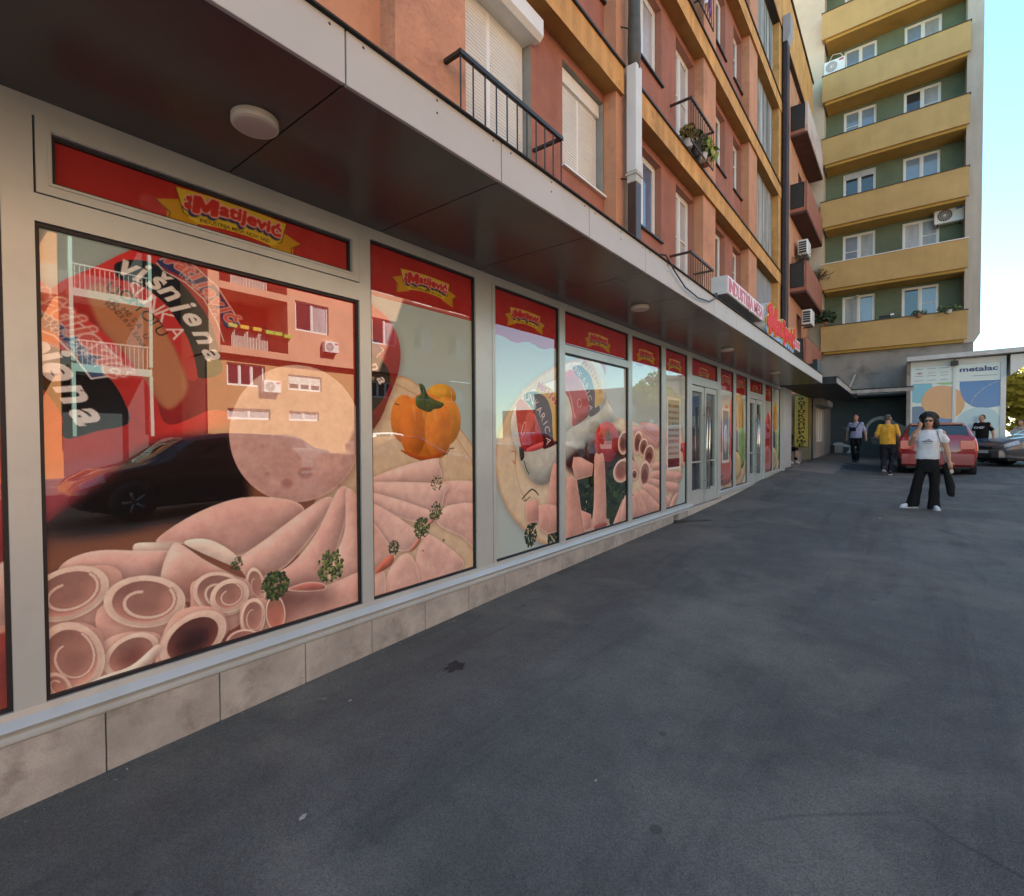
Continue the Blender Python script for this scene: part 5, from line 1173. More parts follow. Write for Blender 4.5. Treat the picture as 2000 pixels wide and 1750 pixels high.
    for z in (4.2, 7.1, 9.9, 12.8):
        m = MB(); m.box(4.6, 7.2, z, z+.3, -.9, .5, G); b = obj('balcony', m, TEAL, t)
        q = MB(); q.box(4.6, 7.2, z+1.2, z+1.26, .42, .48, G)
        for i in range(18): q.box(4.62+i*.15, 4.65+i*.15, z+.3, z+1.2, .43, .46, G)
        o = link('balcony_rail', q.mesh('balcony_rail', [mat('rail_putty', (.34, .33, .29), .6, .1)]), b); o.matrix_parent_inverse = Matrix(); o['kind'] = 'stuff'
        for y in (4.6, 7.1):
            q = MB(); q.box(y, y+.12, z-2.5, z, .3, .5, G); o = link('balcony_post', q.mesh('balcony_post', [TEAL]), b); o.matrix_parent_inverse = Matrix()
        m = MB(); m.box(1.6, 4.2, z-.2, z+.9, -.0, 1.0, G); obj('balcony', m, SALMON, t)
    # ochre office with a woven metal front, far along the road
    t = thing('lattice_office', 'low office with golden lattice front far along the road, mirrored in the sausage print', 'building', (55, 116, .8), world=True)
    G = Fr((60, 112, 0), (0, 1, 0), (0, 0, 1), (-1, 0, 0))
    m = MB(); m.box(0, 31, 6.5, 13.2, -14, 0, G); m.box(0, 31, .0, 6.5, -14, -1.5, G); obj('body', m, mat('office_shade', (.30, .22, .10), .8), t)
    m = MB()
    for r in range(8):
        for c in range(36):
            x = .3+.82*c+(.41 if r % 2 else 0); z = 7.0+.72*r; m.quad(G(x, z, .05), G(x+.41, z-.36, .45), G(x+.82, z, .05), G(x+.41, z+.36, .15))
    o = obj('lattice', m, mat('gold_lattice', (.70, .52, .22), .5, .1), t); o['kind'] = 'stuff'
    t = thing('brick_apartment_building', 'distant reddish apartment block beyond the golden lattice office', 'building', (60, 175, .8), world=True)
    m = MB(); m.box(52, 95, 165, 190, 0, 15); m.box(95, 120, 150, 175, 0, 12); obj('walls', m, mat('far_brick', (.42, .19, .10), .9, .2, .2), t)
    m = MB()
    for i in range(12):
        for k in range(4): m.box(53+i*3.5, 54.6+i*3.5, 164.9, 164.99, 2+3.2*k, 3.6+3.2*k)
    o = obj('window', m, GLASS, t); o['kind'] = 'stuff'
build_opposite()

# ------------------------------------------------------------------ trees
LEAFY = {}
def tree(name, label, loc, h, r, col, n, seed, group=None, trunk=.16, cz=.62, leaf=.16):
    rr = random.Random(seed); t = thing(name, label, 'tree', loc, group=group)
    bark = mat('bark', (.09, .07, .055), .95, .25, 6, .5, 25)
    m = MB(); m.tube([(0, 0, -.1), (.05, .03, h*.25), (.0, .08, h*.45), (.1, 0, h*.75)], [trunk, trunk*.8, trunk*.6, trunk*.2], 8)
    for i in range(7):
        q = rr.uniform(0, 6.28); z0 = h*rr.uniform(.3, .55); L = r*rr.uniform(.5, .9)
        m.tube([(0, 0, z0), (math.cos(q)*L*.5, math.sin(q)*L*.5, z0+h*.15), (math.cos(q)*L, math.sin(q)*L, z0+h*.3)], [trunk*.45, trunk*.3, trunk*.1], 6)
    obj('trunk', m, bark, t, True)
    cl = []
    for i in range(26):
        while True:
            p = Vector((rr.uniform(-1, 1), rr.uniform(-1, 1), rr.uniform(-1, 1)))
            if p.length < 1: break
        cl.append((Vector((p.x*r*.8, p.y*r*.8, h*cz+p.z*h*.33)), r*rr.uniform(.22, .42)))
    m = MB()
    for i in range(n):
        c, cr = rr.choice(cl)
        d = Vector((rr.gauss(0, 1), rr.gauss(0, 1), rr.gauss(0, 1))).normalized()*cr*rr.uniform(.5, 1)**.5
        p = c+d; s_ = leaf*rr.uniform(.6, 1.3)
        a = Vector((rr.gauss(0, 1), rr.gauss(0, 1), rr.gauss(0, .6))).normalized(); b = a.cross(Vector((rr.gauss(0, 1), rr.gauss(0, 1), rr.gauss(0, 1)))).normalized()
        m.quad(p-a*s_, p+b*s_*.55, p+a*s_, p-b*s_*.55, rr.randrange(3))
    ms = [leaf_material('leaf_%s_%d' % (name, i), tuple(c*k for c in col)) for i, k in enumerate((.8, 1.1, 1.45))]
    obj('crown', m, ms, t)
    return t
TREES = [tree('autumn_tree', 'nearest yellow autumn tree right of the kiosk', (8.3, 38, .7), 4.9, 2.3, (.42, .33, .06), 5200, 1, 'yellow autumn trees beyond the parking', leaf=.2)]
tree('autumn_tree', 'yellow green autumn tree half hidden behind the nearest yellow one', (11.2, 46, .7), 5.6, 2.8, (.34, .31, .07), 4200, 2, 'yellow autumn trees beyond the parking', leaf=.22)
tree('autumn_tree', 'tall ochre tree farthest beyond the parked blue vehicles', (14.6, 54, .7), 6.2, 3.2, (.38, .27, .06), 3500, 5, 'yellow autumn trees beyond the parking', leaf=.25)
tree('street_tree', 'green street tree by the road, mirrored beside the glass door', (22, 62, .7), 9, 4, (.14, .19, .05), 4500, 3, leaf=.25)
# pale block far beyond the trees
t = thing('pale_apartment_building', 'pale apartment block far beyond the yellow trees', 'building', (22, 90, .7), world=True)
m = MB(); m.box(14.2, 60, 88, 100, 0, 11); obj('walls', m, mat('far_pale', (.52, .50, .44), .9, .1, .2), t)
for k in range(3):
    for i in range(8):
        m = MB(); m.box(15.5+i*4.5, 17.5+i*4.5, 87.9, 87.99, 2.0+2.9*k, 3.4+2.9*k); obj('window', m, GLASS, t)

# ------------------------------------------------------------------ signs by the road (seen in the panes)
def road_sign(label, loc, shape, r):
    t = thing('road_sign', label, 'road sign', loc)
    m = MB(); m.tube([(0, 0, -.1), (0, 0, 2.3+r)], .03, 8); obj('pole', m, ALUD, t)
    n = 8 if shape == 8 else 28
    F = Fr((0, 0, 2.3), (0, 1, 0), (0, 0, 1), (-1, 0, 0)); m = MB(); m.prism([(math.cos(2*math.pi*(i+.5)/n)*r, math.sin(2*math.pi*(i+.5)/n)*r) for i in range(n)], F, .03, .04); obj('plate', m, mat('sign_back', (.33, .33, .34), .5, .1), t)
road_sign('octagonal grey sign back on a pole, mirrored in the lower left of the first pane', (12.8, 2.0, -.05), 8, .36)
road_sign('round grey sign back on a pole, mirrored at the left edge of the first pane', (13.0, .6, -.05), 0, .32)
# ------------------------------------------------------------------ cars: one lofted body per kind, patches of glass and lamps laid on it
def crom(P, t):
    n = len(P); i = min(max(int(t), 0), n-2); f = t-i
    a, b, c, d = P[max(i-1, 0)], P[i], P[i+1], P[min(i+2, n-1)]
    return .5*((2*b)+(c-a)*f+(2*a-5*b+4*c-d)*f*f+(3*b-a-3*c+d)*f**3)
TYRE = mat('tyre', (.018, .018, .019), .85, .15, 8); RIM = mat('rim', (.30, .30, .31), .3, .05, metal=.6); CARGL = mat('car_glass', (.02, .028, .032), .03, 0, spec=.8, ior=1.6)
REDL = mat('tail_lamp', (.66, .06, .035), .12, .1, 12, spec=.8, coat=1); CLRL = mat('head_lamp', (.42, .43, .43), .08, .2, 20, spec=.9, coat=1); BLKP = mat('black_plastic', (.02, .02, .021), .55, .1)
PLATE = mat('plate_white', (.62, .62, .60), .4, .02)
def car(label, loc, rz, st, paint, wheels, wins, lamps, plates, group=None, wr=.31, name='parked_car', world_scale=1.0, lean=None):
    """st: stations (s, z_under, z_mid, z_belt, z_roof, w_low, w_mid, w_belt, w_roof); the car runs along local +y, rear at s = 0"""
    t = thing(name, label, 'car', loc, rz, group)
    S = np.array([[q[0]] for q in st], float)[:, 0]; R = []
    for (s, zb, zm, zl, zr, wl, wm, wb, wr_) in st:
        R.append(np.array([(0, zb), (wl*.9, zb), (wl, zb+.12), (wm, zm), (wb, zl), (wr_, zr-.05), (wr_*.72, zr), (0, zr+.012)], float))
    R = np.array(R); L = S[-1]
    us = np.arange(len(S), dtype=float)
    def u_of(s): return float(np.interp(s, S, us))
    def surf(s, v, side=1):
        u = u_of(s); i = min(int(u), len(S)-2); f = u-i
        f_ = f; row = R[i]*(1-f_)+R[i+1]*f_
        # smooth the height and width along the length
        a, d = R[max(i-1, 0)], R[min(i+2, len(S)-1)]
        row = .5*(row + .5*((2*R[i])+(R[i+1]-a)*f+(2*a-5*R[i]+4*R[i+1]-d)*f*f+(3*R[i]-a-3*R[i+1]+d)*f**3))
        p = crom(row, v); return Vector((side*p[0], s, p[1]))
    ss = sorted(set([float(x) for x in S]+[L*i/44 for i in range(45)])); vs_ = [i*.25 for i in range(29)]
    m = MB(); nv = len(vs_)*2-1
    for s in ss:
        row = [surf(s, v, 1) for v in vs_]; m.v += [tuple(p) for p in row]+[(-p.x, p.y, p.z) for p in row[::-1][1:]]
    for i in range(len(ss)-1):
        for k in range(nv-1): m.f.append((i*nv+k, i*nv+k+1, (i+1)*nv+k+1, (i+1)*nv+k)); m.mi.append(0)
    m.f.append(tuple(range(nv))[::-1]); m.f.append(tuple((len(ss)-1)*nv+k for k in range(nv))); m.mi += [0, 0]
    b = obj('body', m, paint, t, True)
    def patch(name, s0, s1, v0, v1, side, m_, off=.006, n=8, par=None, inset=0):
        q = MB(); N = n+1
        sides = [side] if side else [1, -1]
        rows = []
        for i in range(N):
            s = s0+(s1-s0)*i/n
            if side: rows.append([surf(s, v0+(v1-v0)*k/n, side) for k in range(N)])
            else:
                half = [surf(s, v0+(7-v0)*k/n, 1) for k in range(N)]; rows.append(half+[Vector((-p.x, p.y, p.z)) for p in half[::-1][1:]])
        W = len(rows[0]); c = Vector((0, (s0+s1)/2, .75))
        P = [p for r in rows for p in r]; out = []
        for i in range(N):
            for k in range(W):
                a = rows[min(i+1, N-1)][k]-rows[max(i-1, 0)][k]; bb = rows[i][min(k+1, W-1)]-rows[i][max(k-1, 0)]; nn = a.cross(bb)
                if nn.length < 1e-9: nn = Vector((0, 0, 1))
                nn.normalize()
                if nn.dot(rows[i][k]-c) < 0: nn = -nn
                out.append(tuple(rows[i][k]+nn*off))
        q.v = out
        for i in range(N-1):
            for k in range(W-1): q.f.append((i*W+k, i*W+k+1, (i+1)*W+k+1, (i+1)*W+k)); q.mi.append(0)
        return obj(name, q, m_, par or t, True)
    for (nm, s0, s1, v0, v1, side) in wins:
        for sd in ([1, -1] if side == 2 else [side]): patch(nm, s0, s1, v0, v1, sd, CARGL)
    for (nm, s0, s1, v0, v1, m_) in lamps:
        for sd in (1, -1): patch(nm, s0, s1, v0, v1, sd, m_, .008)
    for (nm, box, m_) in plates:
        q = MB(); q.box(*box, bev=.008 if min(box[1]-box[0], box[3]-box[2], box[5]-box[4]) > .03 else 0); obj(nm, q, m_, t)
    for s in wheels:
        wmid = surf(s, 3).x
        for sd in (1, -1):
            q = MB(); q.lathe([(wr+.055, sd*(wmid-.30)), (wr+.055, sd*(wmid+.004))], (0, s, wr+.02), 'X', 28); obj('wheel_arch', q, BLKP, t, True)
            w_ = MB(); x0 = sd*(wmid-.19); x1 = sd*(wmid+.012); w_.lathe([(wr*.6, x0), (wr*.93, x0), (wr, x0+sd*.03), (wr, x1-sd*.03), (wr*.93, x1), (wr*.66, x1)], (0, s, wr), 'X', 28)
            wh = obj('wheel', w_, TYRE, t, True)
            r_ = MB(); r_.lathe([(wr*.66, x1-sd*.02), (wr*.64, x1-sd*.005), (wr*.56, x1-sd*.03), (wr*.14, x1-sd*.012), (.01, x1-sd*.008)], (0, s, wr), 'X', 24)
            for i in range(5):
                q2 = 2*math.pi*i/5; r_.tube([(x1-sd*.012, s+math.cos(q2)*wr*.12, wr+math.sin(q2)*wr*.12), (x1-sd*.012, s+math.cos(q2)*wr*.6, wr+math.sin(q2)*wr*.6)], wr*.09, 6)
            o = link('rim', r_.mesh('rim', [RIM], True), wh); o.matrix_parent_inverse = Matrix()
    return t
def paint(name, col): return mat('paint_'+name, col, .28, .04, 2, spec=.6, coat=.9)
HATCH = [(0, .34, .60, .92, .97, .72, .79, .76, .70), (.04, .25, .62, .99, 1.06, .78, .86, .82, .72), (.10, .22, .62, 1.02, 1.18, .80, .88, .84, .71), (.27, .20, .62, 1.01, 1.42, .81, .88, .84, .665), (.55, .18, .62, .99, 1.50, .81, .88, .84, .645), (1.5, .17, .60, .96, 1.53, .81, .88, .84, .635),
         (2.25, .17, .60, .94, 1.43, .81, .88, .84, .60), (2.70, .17, .60, .94, 1.14, .81, .88, .83, .66), (3.0, .18, .60, .91, .99, .80, .88, .81, .70), (3.5, .20, .56, .83, .88, .79, .86, .78, .66), (3.8, .22, .52, .68, .72, .74, .80, .71, .58), (3.92, .30, .48, .56, .60, .62, .66, .58, .48)]
HW = [('rear_window', .085, .27, 5.15, 7, 0), ('side_window', .62, 1.45, 4.12, 4.9, 2), ('side_window', 1.52, 2.42, 4.12, 4.9, 2), ('windscreen', 2.36, 2.70, 5.1, 7, 0)]
HL = [('tail_light', .012, .24, 3.25, 4.35, REDL), ('headlight', 3.52, 3.84, 3.45, 4.25, CLRL)]
HP = [('rear_bumper', (-.80, .80, -.075, .10, .30, .60), None), ('number_plate', (-.26, .26, -.015, .0, .70, .80), PLATE), ('under_tray', (-.70, .70, .05, 3.7, .17, .30), BLKP), ('rear_wiper', (-.02, .30, .10, .13, 1.13, 1.145), BLKP), ('rear_spoiler', (-.58, .58, .24, .50, 1.455, 1.478), None), ('tail_lamp', (-.83, -.50, -.016, .02, .74, .99), REDL), ('tail_lamp', (.50, .83, -.016, .02, .74, .99), REDL), ('boot_seam', (-.50, .50, -.006, .01, .645, .655), BLKP), ('badge', (-.05, .05, -.012, .0, .855, .90), RIM)]
RED = paint('red', (.33, .018, .022)); GREY = paint('grey', (.085, .085, .09)); BLACK = paint('black', (.010, .011, .014)); WHITE = paint('white', (.66, .66, .64)); BLUE = paint('blue', (.10, .26, .40)); MAROON = paint('maroon', (.10, .02, .03))
def pl(p): return [(a, b, c or p) for a, b, c in HP]
def gc(x, y): return (x, y, gz(x, y))
car('red hatchback parked with its rear to us in front of the kiosk', gc(3.62, 18.85), 0, HATCH, RED, (.70, 3.12), HW, HL, pl(RED))
SEDAN = [(0, .40, .62, .86, .90, .62, .70, .68, .60), (.08, .26, .64, .95, 1.0, .78, .84, .80, .70), (.75, .2, .64, .98, 1.05, .82, .88, .84, .70), (1.1, .18, .62, .97, 1.24, .82, .88, .84, .62), (1.7, .17, .62, .95, 1.43, .82, .88, .84, .58), (2.4, .17, .62, .93, 1.43, .82, .88, .84, .58), (2.95, .17, .62, .92, 1.20, .82, .88, .83, .64), (3.3, .18, .62, .90, 1.0, .82, .88, .82, .72), (4.0, .20, .58, .82, .88, .80, .86, .78, .68), (4.35, .24, .52, .70, .76, .74, .80, .72, .60), (4.5, .30, .48, .58, .62, .60, .66, .60, .50)]
SW = [('rear_window', 1.0, 1.5, 5.1, 7, 0), ('side_window', 1.35, 1.98, 4.1, 4.9, 2), ('side_window', 2.05, 2.85, 4.1, 4.9, 2), ('windscreen', 2.75, 3.15, 5.05, 7, 0)]
SL = [('tail_light', .02, .26, 3.3, 4.3, REDL), ('headlight', 4.05, 4.40, 3.5, 4.25, CLRL)]
SP = lambda p: [('front_bumper', (-.72, .72, 4.38, 4.56, .26, .50), p), ('grille', (-.36, .36, 4.46, 4.50, .52, .63), BLKP), ('lower_grille', (-.40, .40, 4.555, 4.575, .29, .40), BLKP), ('number_plate', (-.26, .26, 4.56, 4.575, .40, .50), PLATE), ('rear_bumper', (-.74, .74, -.06, .1, .30, .58), p), ('under_tray', (-.7, .7, .1, 4.3, .16, .30), BLKP)]
car('dark grey saloon with its front corner at the right edge, nose towards the red hatchback', (9.0, 24.95, gz(9.0, 24.95)), math.radians(117), SEDAN, GREY, (.85, 3.45), SW, SL, SP(GREY))
car('light blue car with its side to us beyond the grey saloon', (8.3, 31.0, gz(8, 31)), math.radians(-70), HATCH, BLUE, (.70, 3.12), HW, HL, pl(BLUE), 'parked light blue cars')
car('light blue van like car parked farther away under the yellow trees', (9.4, 34.6, gz(9, 34)), math.radians(-75), [(a, b, c, d, e*1.12 if e > 1.2 else e, f, g, h, i) for a, b, c, d, e, f, g, h, i in HATCH], BLUE, (.70, 3.12), HW, HL, pl(BLUE), 'parked light blue cars')
# cars behind the photographer, seen in the panes
car('black hatchback parked by the kerb, mirrored across the first pane', gc(8.6, 5.9), math.radians(180), HATCH, BLACK, (.70, 3.12), HW, HL, pl(BLACK))
car('maroon saloon parked by the kerb, mirrored in the print with the pepper', gc(8.3, 7.0), 0, SEDAN, MAROON, (.85, 3.45), SW, SL, SP(MAROON))
car('white hatchback across the road, mirrored beside the pepper', gc(16.9, 13.6), 0, HATCH, WHITE, (.70, 3.12), HW, HL, pl(WHITE))
car('grey hatchback across the road, mirrored under the shuttered window', gc(17.0, 8.3), 0, HATCH, GREY, (.70, 3.12), HW, HL, pl(GREY))
car('dark blue saloon parked farther along the kerb, mirrored in the sausage print', gc(8.4, 13.5), 0, SEDAN, paint('navy', (.03, .05, .11)), (.85, 3.45), SW, SL, SP(BLUE))
# ------------------------------------------------------------------ people: each garment or body is one remeshed surface
def prim_mesh(prims):
    mb = MB()
    for p in prims:
        if p[0] == 'e':
            _, c, r = p[:3]; rot = Matrix.Rotation(p[3] if len(p) > 3 else 0, 3, p[4] if len(p) > 4 else 'X'); i0 = len(mb.v); nu, nv = 16, 10
            for j in range(nv+1):
                a = math.pi*j/nv
                for i in range(nu):
                    q = 2*math.pi*i/nu; mb.v.append(tuple(Vector(c)+rot @ Vector((r[0]*math.sin(a)*math.cos(q), r[1]*math.sin(a)*math.sin(q), r[2]*math.cos(a)))))
            for j in range(nv):
                for i in range(nu): mb.f.append((i0+j*nu+i, i0+(j+1)*nu+i, i0+(j+1)*nu+(i+1) % nu, i0+j*nu+(i+1) % nu)); mb.mi.append(0)
        elif p[0] == 't':                                   # tapered limb with round ends
            _, pts, rs = p; pts = [Vector(q) for q in pts]; d0 = (pts[0]-pts[1]).normalized(); d1 = (pts[-1]-pts[-2]).normalized()
            P = [pts[0]+d0*rs[0]*.9]+[pts[0]+d0*rs[0]*.5]+pts+[pts[-1]+d1*rs[-1]*.5]+[pts[-1]+d1*rs[-1]*.9]
            mb.tube(P, [rs[0]*.35, rs[0]*.85]+list(rs)+[rs[-1]*.85, rs[-1]*.35], 12)
        elif p[0] == 'l':                                   # stack of flat ellipses: torso, skirts, wide legs
            _, rings = p; i0 = len(mb.v); n = 20
            for (c, rx, ry) in rings:
                for i in range(n):
                    q = 2*math.pi*i/n; mb.v.append((c[0]+rx*math.cos(q), c[1]+ry*math.sin(q), c[2]))
            for k in range(len(rings)-1):
                for i in range(n): mb.f.append((i0+k*n+i, i0+k*n+(i+1) % n, i0+(k+1)*n+(i+1) % n, i0+(k+1)*n+i)); mb.mi.append(0)
            mb.f.append(tuple(i0+i for i in range(n-1, -1, -1))); mb.f.append(tuple(i0+(len(rings)-1)*n+i for i in range(n))); mb.mi += [0, 0]
    return mb
def fused(name, prims, m_, par, vox=.010, smooth=3, noise=0.0, wrinkle=0.0):
    me = prim_mesh(prims).mesh(name); o = bpy.data.objects.new('tmp', me); COL.objects.link(o)
    r = o.modifiers.new('r', 'REMESH'); r.mode = 'VOXEL'; r.voxel_size = vox; r.use_smooth_shade = True
    s_ = o.modifiers.new('s', 'SMOOTH'); s_.iterations = smooth; s_.factor = .5
    bpy.context.view_layer.update()
    m2 = bpy.data.meshes.new_from_object(o.evaluated_get(bpy.context.evaluated_depsgraph_get())); bpy.data.objects.remove(o); bpy.data.meshes.remove(me)
    m2.name = name; m2.materials.clear(); m2.materials.append(m_)
    if wrinkle:
        n = len(m2.vertices); V = np.empty(n*3, np.float32); N = np.empty(n*3, np.float32); m2.vertices.foreach_get('co', V); m2.vertices.foreach_get('normal', N); V = V.reshape(-1, 3); N = N.reshape(-1, 3)
        rs = np.random.RandomState(3); d = np.zeros(n, np.float32)
        for k in range(10):
            w_ = rs.randn(3)*np.array([1, 1, .7]); w_ *= (11+5*k)/np.linalg.norm(w_); d += np.sin(V @ w_+1.3*np.sin(V @ (rs.randn(3)*9))+rs.rand()*6)/(1+.35*k)
        m2.vertices.foreach_set('co', (V+N*(d*wrinkle*.32)[:, None]).astype(np.float32).ravel()); m2.update()
    if noise:
        rr = random.Random(4)
        for v in m2.vertices: v.co += Vector((rr.uniform(-1, 1), rr.uniform(-1, 1), rr.uniform(-1, 1)))*noise
    return link(name, m2, par)
SKIN = mat('skin', (.46, .25, .17), .55, .08, 6, spec=.4)
def cloth(n, c, r=.9): return mat('cloth_'+n, c, r, .12, 7, .4, 22, spec=.2)
def head(hc, k=1.0, yaw=0.0):
    """skull, jaw, nose, ears, brow and neck stub around the head centre (front = -y)"""
    x, y, z = hc; c, s = math.cos(yaw), math.sin(yaw)
    def T(a, b, d): return (x+(a*c-b*s)*k, y+(a*s+b*c)*k, z+d*k)
    return [('e', T(0, .012, .022), (.074*k, .092*k, .092*k)), ('e', T(0, -.020, -.035), (.060*k, .066*k, .078*k)), ('e', T(0, -.045, -.085), (.034*k, .03*k, .026*k)), ('t', [T(0, -.086, .012), T(0, -.104, -.022)], [.009*k, .014*k]), ('e', T(.078, .012, -.010), (.012*k, .022*k, .03*k)), ('e', T(-.078, .012, -.010), (.012*k, .022*k, .03*k)),
            ('e', T(0, -.078, -.055), (.026*k, .012*k, .010*k)), ('e', T(0, -.080, .032), (.05*k, .012*k, .012*k))], T
def hand(w_, d, side, curl=.5, up=(0, -1, 0), k=1.0):
    """palm and five bent fingers from the wrist along d"""
    w_ = Vector(w_); d = Vector(d).normalized(); n = Vector(up).normalized(); lat = d.cross(n).normalized()*side; n = lat.cross(d).normalized()*side
    out = [('t', [w_, w_+d*.045*k, w_+d*.085*k], [.024*k, .032*k, .034*k])]
    for i, L in enumerate((.070, .080, .076, .060)):
        b = w_+d*.085*k+lat*(.026-.0175*i)*k; a = b+d*L*.45*k-n*curl*.012*k; e = a+(d*(1-curl)-n*curl).normalized()*L*.55*k
        out.append(('t', [b, a, e], [.0095*k, .0088*k, .0075*k]))
    b = w_+d*.03*k+lat*.026*k; a = b+(d*.6+lat*.8).normalized()*.035*k; out.append(('t', [b, a, a+(d-n*curl).normalized()*.03*k], [.012*k, .0105*k, .009*k]))
    return out
def shoe(par, m_, sole, p, yaw, L=.25, lift=0.0, roll=0.0):
    S = thing  # noqa
    c, s = math.cos(yaw), math.sin(yaw); P = lambda a, b, z: (p[0]+a*c-b*s, p[1]+a*s+b*c, p[2]+z+lift*max(0, (b+.02)/.2))
    o = fused('shoe', [('t', [P(0, .06, .055), P(0, -.04, .05), P(0, -L+.08, .036)], [.036, .040, .030]), ('e', P(0, -L+.09, .030), (.037, .05, .025)), ('t', [P(0, .06, .06), P(0, .055, .10)], [.042, .044])], m_, par, .008, 2)
    q = MB(); pts = [(.032, .09), (.042, .02), (.045, -L+.12), (.03, -L+.05), (0, -L+.035), (-.03, -L+.05), (-.045, -L+.12), (-.042, .02), (-.032, .09)]
    i0 = [P(a, b, -.002) for a, b in pts]; i1 = [P(a, b, .022) for a, b in pts]; k = len(pts); q.v = i0+i1
    for j in range(k): q.f.append((j, (j+1) % k, k+(j+1) % k, k+j))
    q.f += [tuple(range(k-1, -1, -1)), tuple(range(k, 2*k))]; q.mi = [0]*len(q.f)
    e = link('sole', q.mesh('sole', [sole]), o); e.matrix_parent_inverse = Matrix()
WSOLE = mat('white_sole', (.62, .62, .60), .6, .05); BLK = cloth('black', (.012, .012, .013)); WTEE = cloth('white', (.66, .68, .72)); HAIRB = mat('hair_black', (.010, .009, .010), .55, .3, 30, .5, 60); GREYH = mat('hair_grey', (.10, .085, .075), .8, .3, 40)
def woman():
    t = thing('person', 'woman with black curly hair, white tee and wide black trousers, phoning', 'person', gc(3.22, 11.25), math.radians(2))
    hd, T = head((0, -.03, 1.515), 1.02, -.12)
    arms = [('t', [(-.17, .0, 1.32), (-.235, -.02, 1.14)], [.052, .043]), ('t', [(-.235, -.02, 1.13), (-.20, -.14, 1.27), (-.135, -.13, 1.385)], [.043, .038, .026])]
    arms += [('t', [(.175, .0, 1.32), (.232, .02, 1.09)], [.054, .044]), ('t', [(.232, .02, 1.09), (.262, -.02, .95), (.272, -.05, .845)], [.044, .037, .026])]
    body = hd+[('t', [(0, 0, 1.30), (0, -.012, 1.45)], [.062, .052]), ('l', [((0, .0, 1.05), .13, .09), ((0, 0, 1.28), .16, .095), ((0, 0, 1.355), .12, .075), ((0, 0, 1.39), .06, .06)])]+arms+hand((-.135, -.13, 1.39), (.25, .05, 1), 1, .75, (1, -.4, 0))+hand((.272, -.05, .84), (.15, -.1, -1), -1, .65, (0, -1, 0))
    fused('body', body, SKIN, t, .0085, 2)
    rr = random.Random(9); H = []
    for i in range(90):
        q = rr.uniform(0, 6.28); e = rr.uniform(-.5, 1.45); v = Vector((math.cos(q)*math.cos(e), math.sin(q)*math.cos(e), math.sin(e)))
        if v.y < -.30 and v.z < .62: continue
        H.append(('e', T(v.x*.112, .034+v.y*.088, .048+v.z*.104-(.045 if v.z < 0 else 0)), (.031, .031, .029)))
    H += [('e', T(0, .036, .056), (.114, .100, .116)), ('e', T(.092, .03, -.035), (.052, .065, .085)), ('e', T(-.092, .03, -.035), (.052, .065, .085)), ('e', T(0, .075, -.03), (.09, .05, .08))]
    H += [('e', T(math.cos(q_)*.105, .03+math.sin(q_)*.08, -.03), (.040, .038, .055)) for q_ in (-.15, .5, 1.1, 1.6, 2.1, 2.7, 3.3)]
    fused('hair', H, HAIRB, t, .009, 1, .0045)
    g = [('e', T(-.033, -.090, .018), (.030, .010, .020)), ('e', T(.033, -.090, .018), (.030, .010, .020)), ('t', [T(-.06, -.085, .024), T(-.082, .0, .02)], [.005, .005]), ('t', [T(.06, -.085, .024), T(.082, .0, .02)], [.005, .005]), ('t', [T(-.02, -.097, .024), T(.02, -.097, .024)], [.005, .005])]
    fused('sunglasses', g, mat('sunglass', (.012, .010, .010), .08, 0, spec=.8), t, .004, 0)
    fused('mouth', [('e', T(0, -.092, -.052), (.020, .006, .006))], mat('lip', (.33, .10, .09), .5), t, .003, 1)
    tee = [('l', [((-.008, .0, .865), .172, .115), ((-.008, -.005, .95), .166, .118), ((-.005, -.015, 1.06), .152, .115), ((0, -.03, 1.18), .158, .125), ((0, -.01, 1.29), .168, .105), ((0, .0, 1.35), .135, .085), ((0, .0, 1.375), .095, .07)]), ('t', [(-.14, 0, 1.335), (-.215, -.01, 1.205)], [.060, .060]), ('t', [(.14, 0, 1.335), (.222, .01, 1.185)], [.060, .060])]
    s_ = fused('t_shirt', tee, WTEE, t, .010, 3, wrinkle=.010)
    pr = [('t', [(-.075, -.152, 1.175), (-.03, -.158, 1.185), (.045, -.155, 1.178)], [.012, .015, .012]), ('e', (-.005, -.157, 1.20), (.03, .008, .02)), ('t', [(-.05, -.150, 1.145), (.04, -.150, 1.145)], [.006, .006])]
    o = fused('shirt_print', pr, cloth('print_grey', (.30, .28, .30)), s_, .006, 1); o.matrix_parent_inverse = Matrix()
    tr = [('l', [((-.008, .01, .64), .150, .115), ((-.008, .01, .74), .168, .125), ((-.008, .005, .82), .162, .12), ((-.008, .0, .90), .150, .105)]), ('l', [((-.212, .02, .025), .100, .120), ((-.165, .03, .28), .080, .095), ((-.130, .02, .48), .080, .095), ((-.098, .012, .66), .088, .105), ((-.09, .01, .75), .08, .10)]), ('l', [((.072, -.02, .02), .086, .112), ((.080, -.01, .28), .072, .09), ((.084, .0, .48), .078, .095), ((.080, .01, .66), .086, .105), ((.078, .01, .75), .08, .10)])]
    fused('trousers', tr, BLK, t, .010, 3, wrinkle=.014)
    shoe(t, WTEE, WSOLE, (-.215, .0, .004), -1.15, .225); shoe(t, WTEE, WSOLE, (.075, -.03, .004), .35, .225)
    ph = thing('phone', 'dark phone held to the ear of the woman in the white tee', 'phone', (0, 0, 0)); PINV[ph.name] = Matrix()
    wm = Matrix.Translation(Vector(gc(3.22, 11.25))) @ Matrix.Rotation(math.radians(2), 4, 'Z'); ph.matrix_world = wm
    m = MB(); F = Fr((-.100, -.085, 1.42), (.35, .75, .3), (-.1, -.25, .95), (.9, -.35, 0)); m.box(-.035, .035, 0, .13, -.005, .005, F, bev=.003); obj('phone_body', m, BLKP, ph)
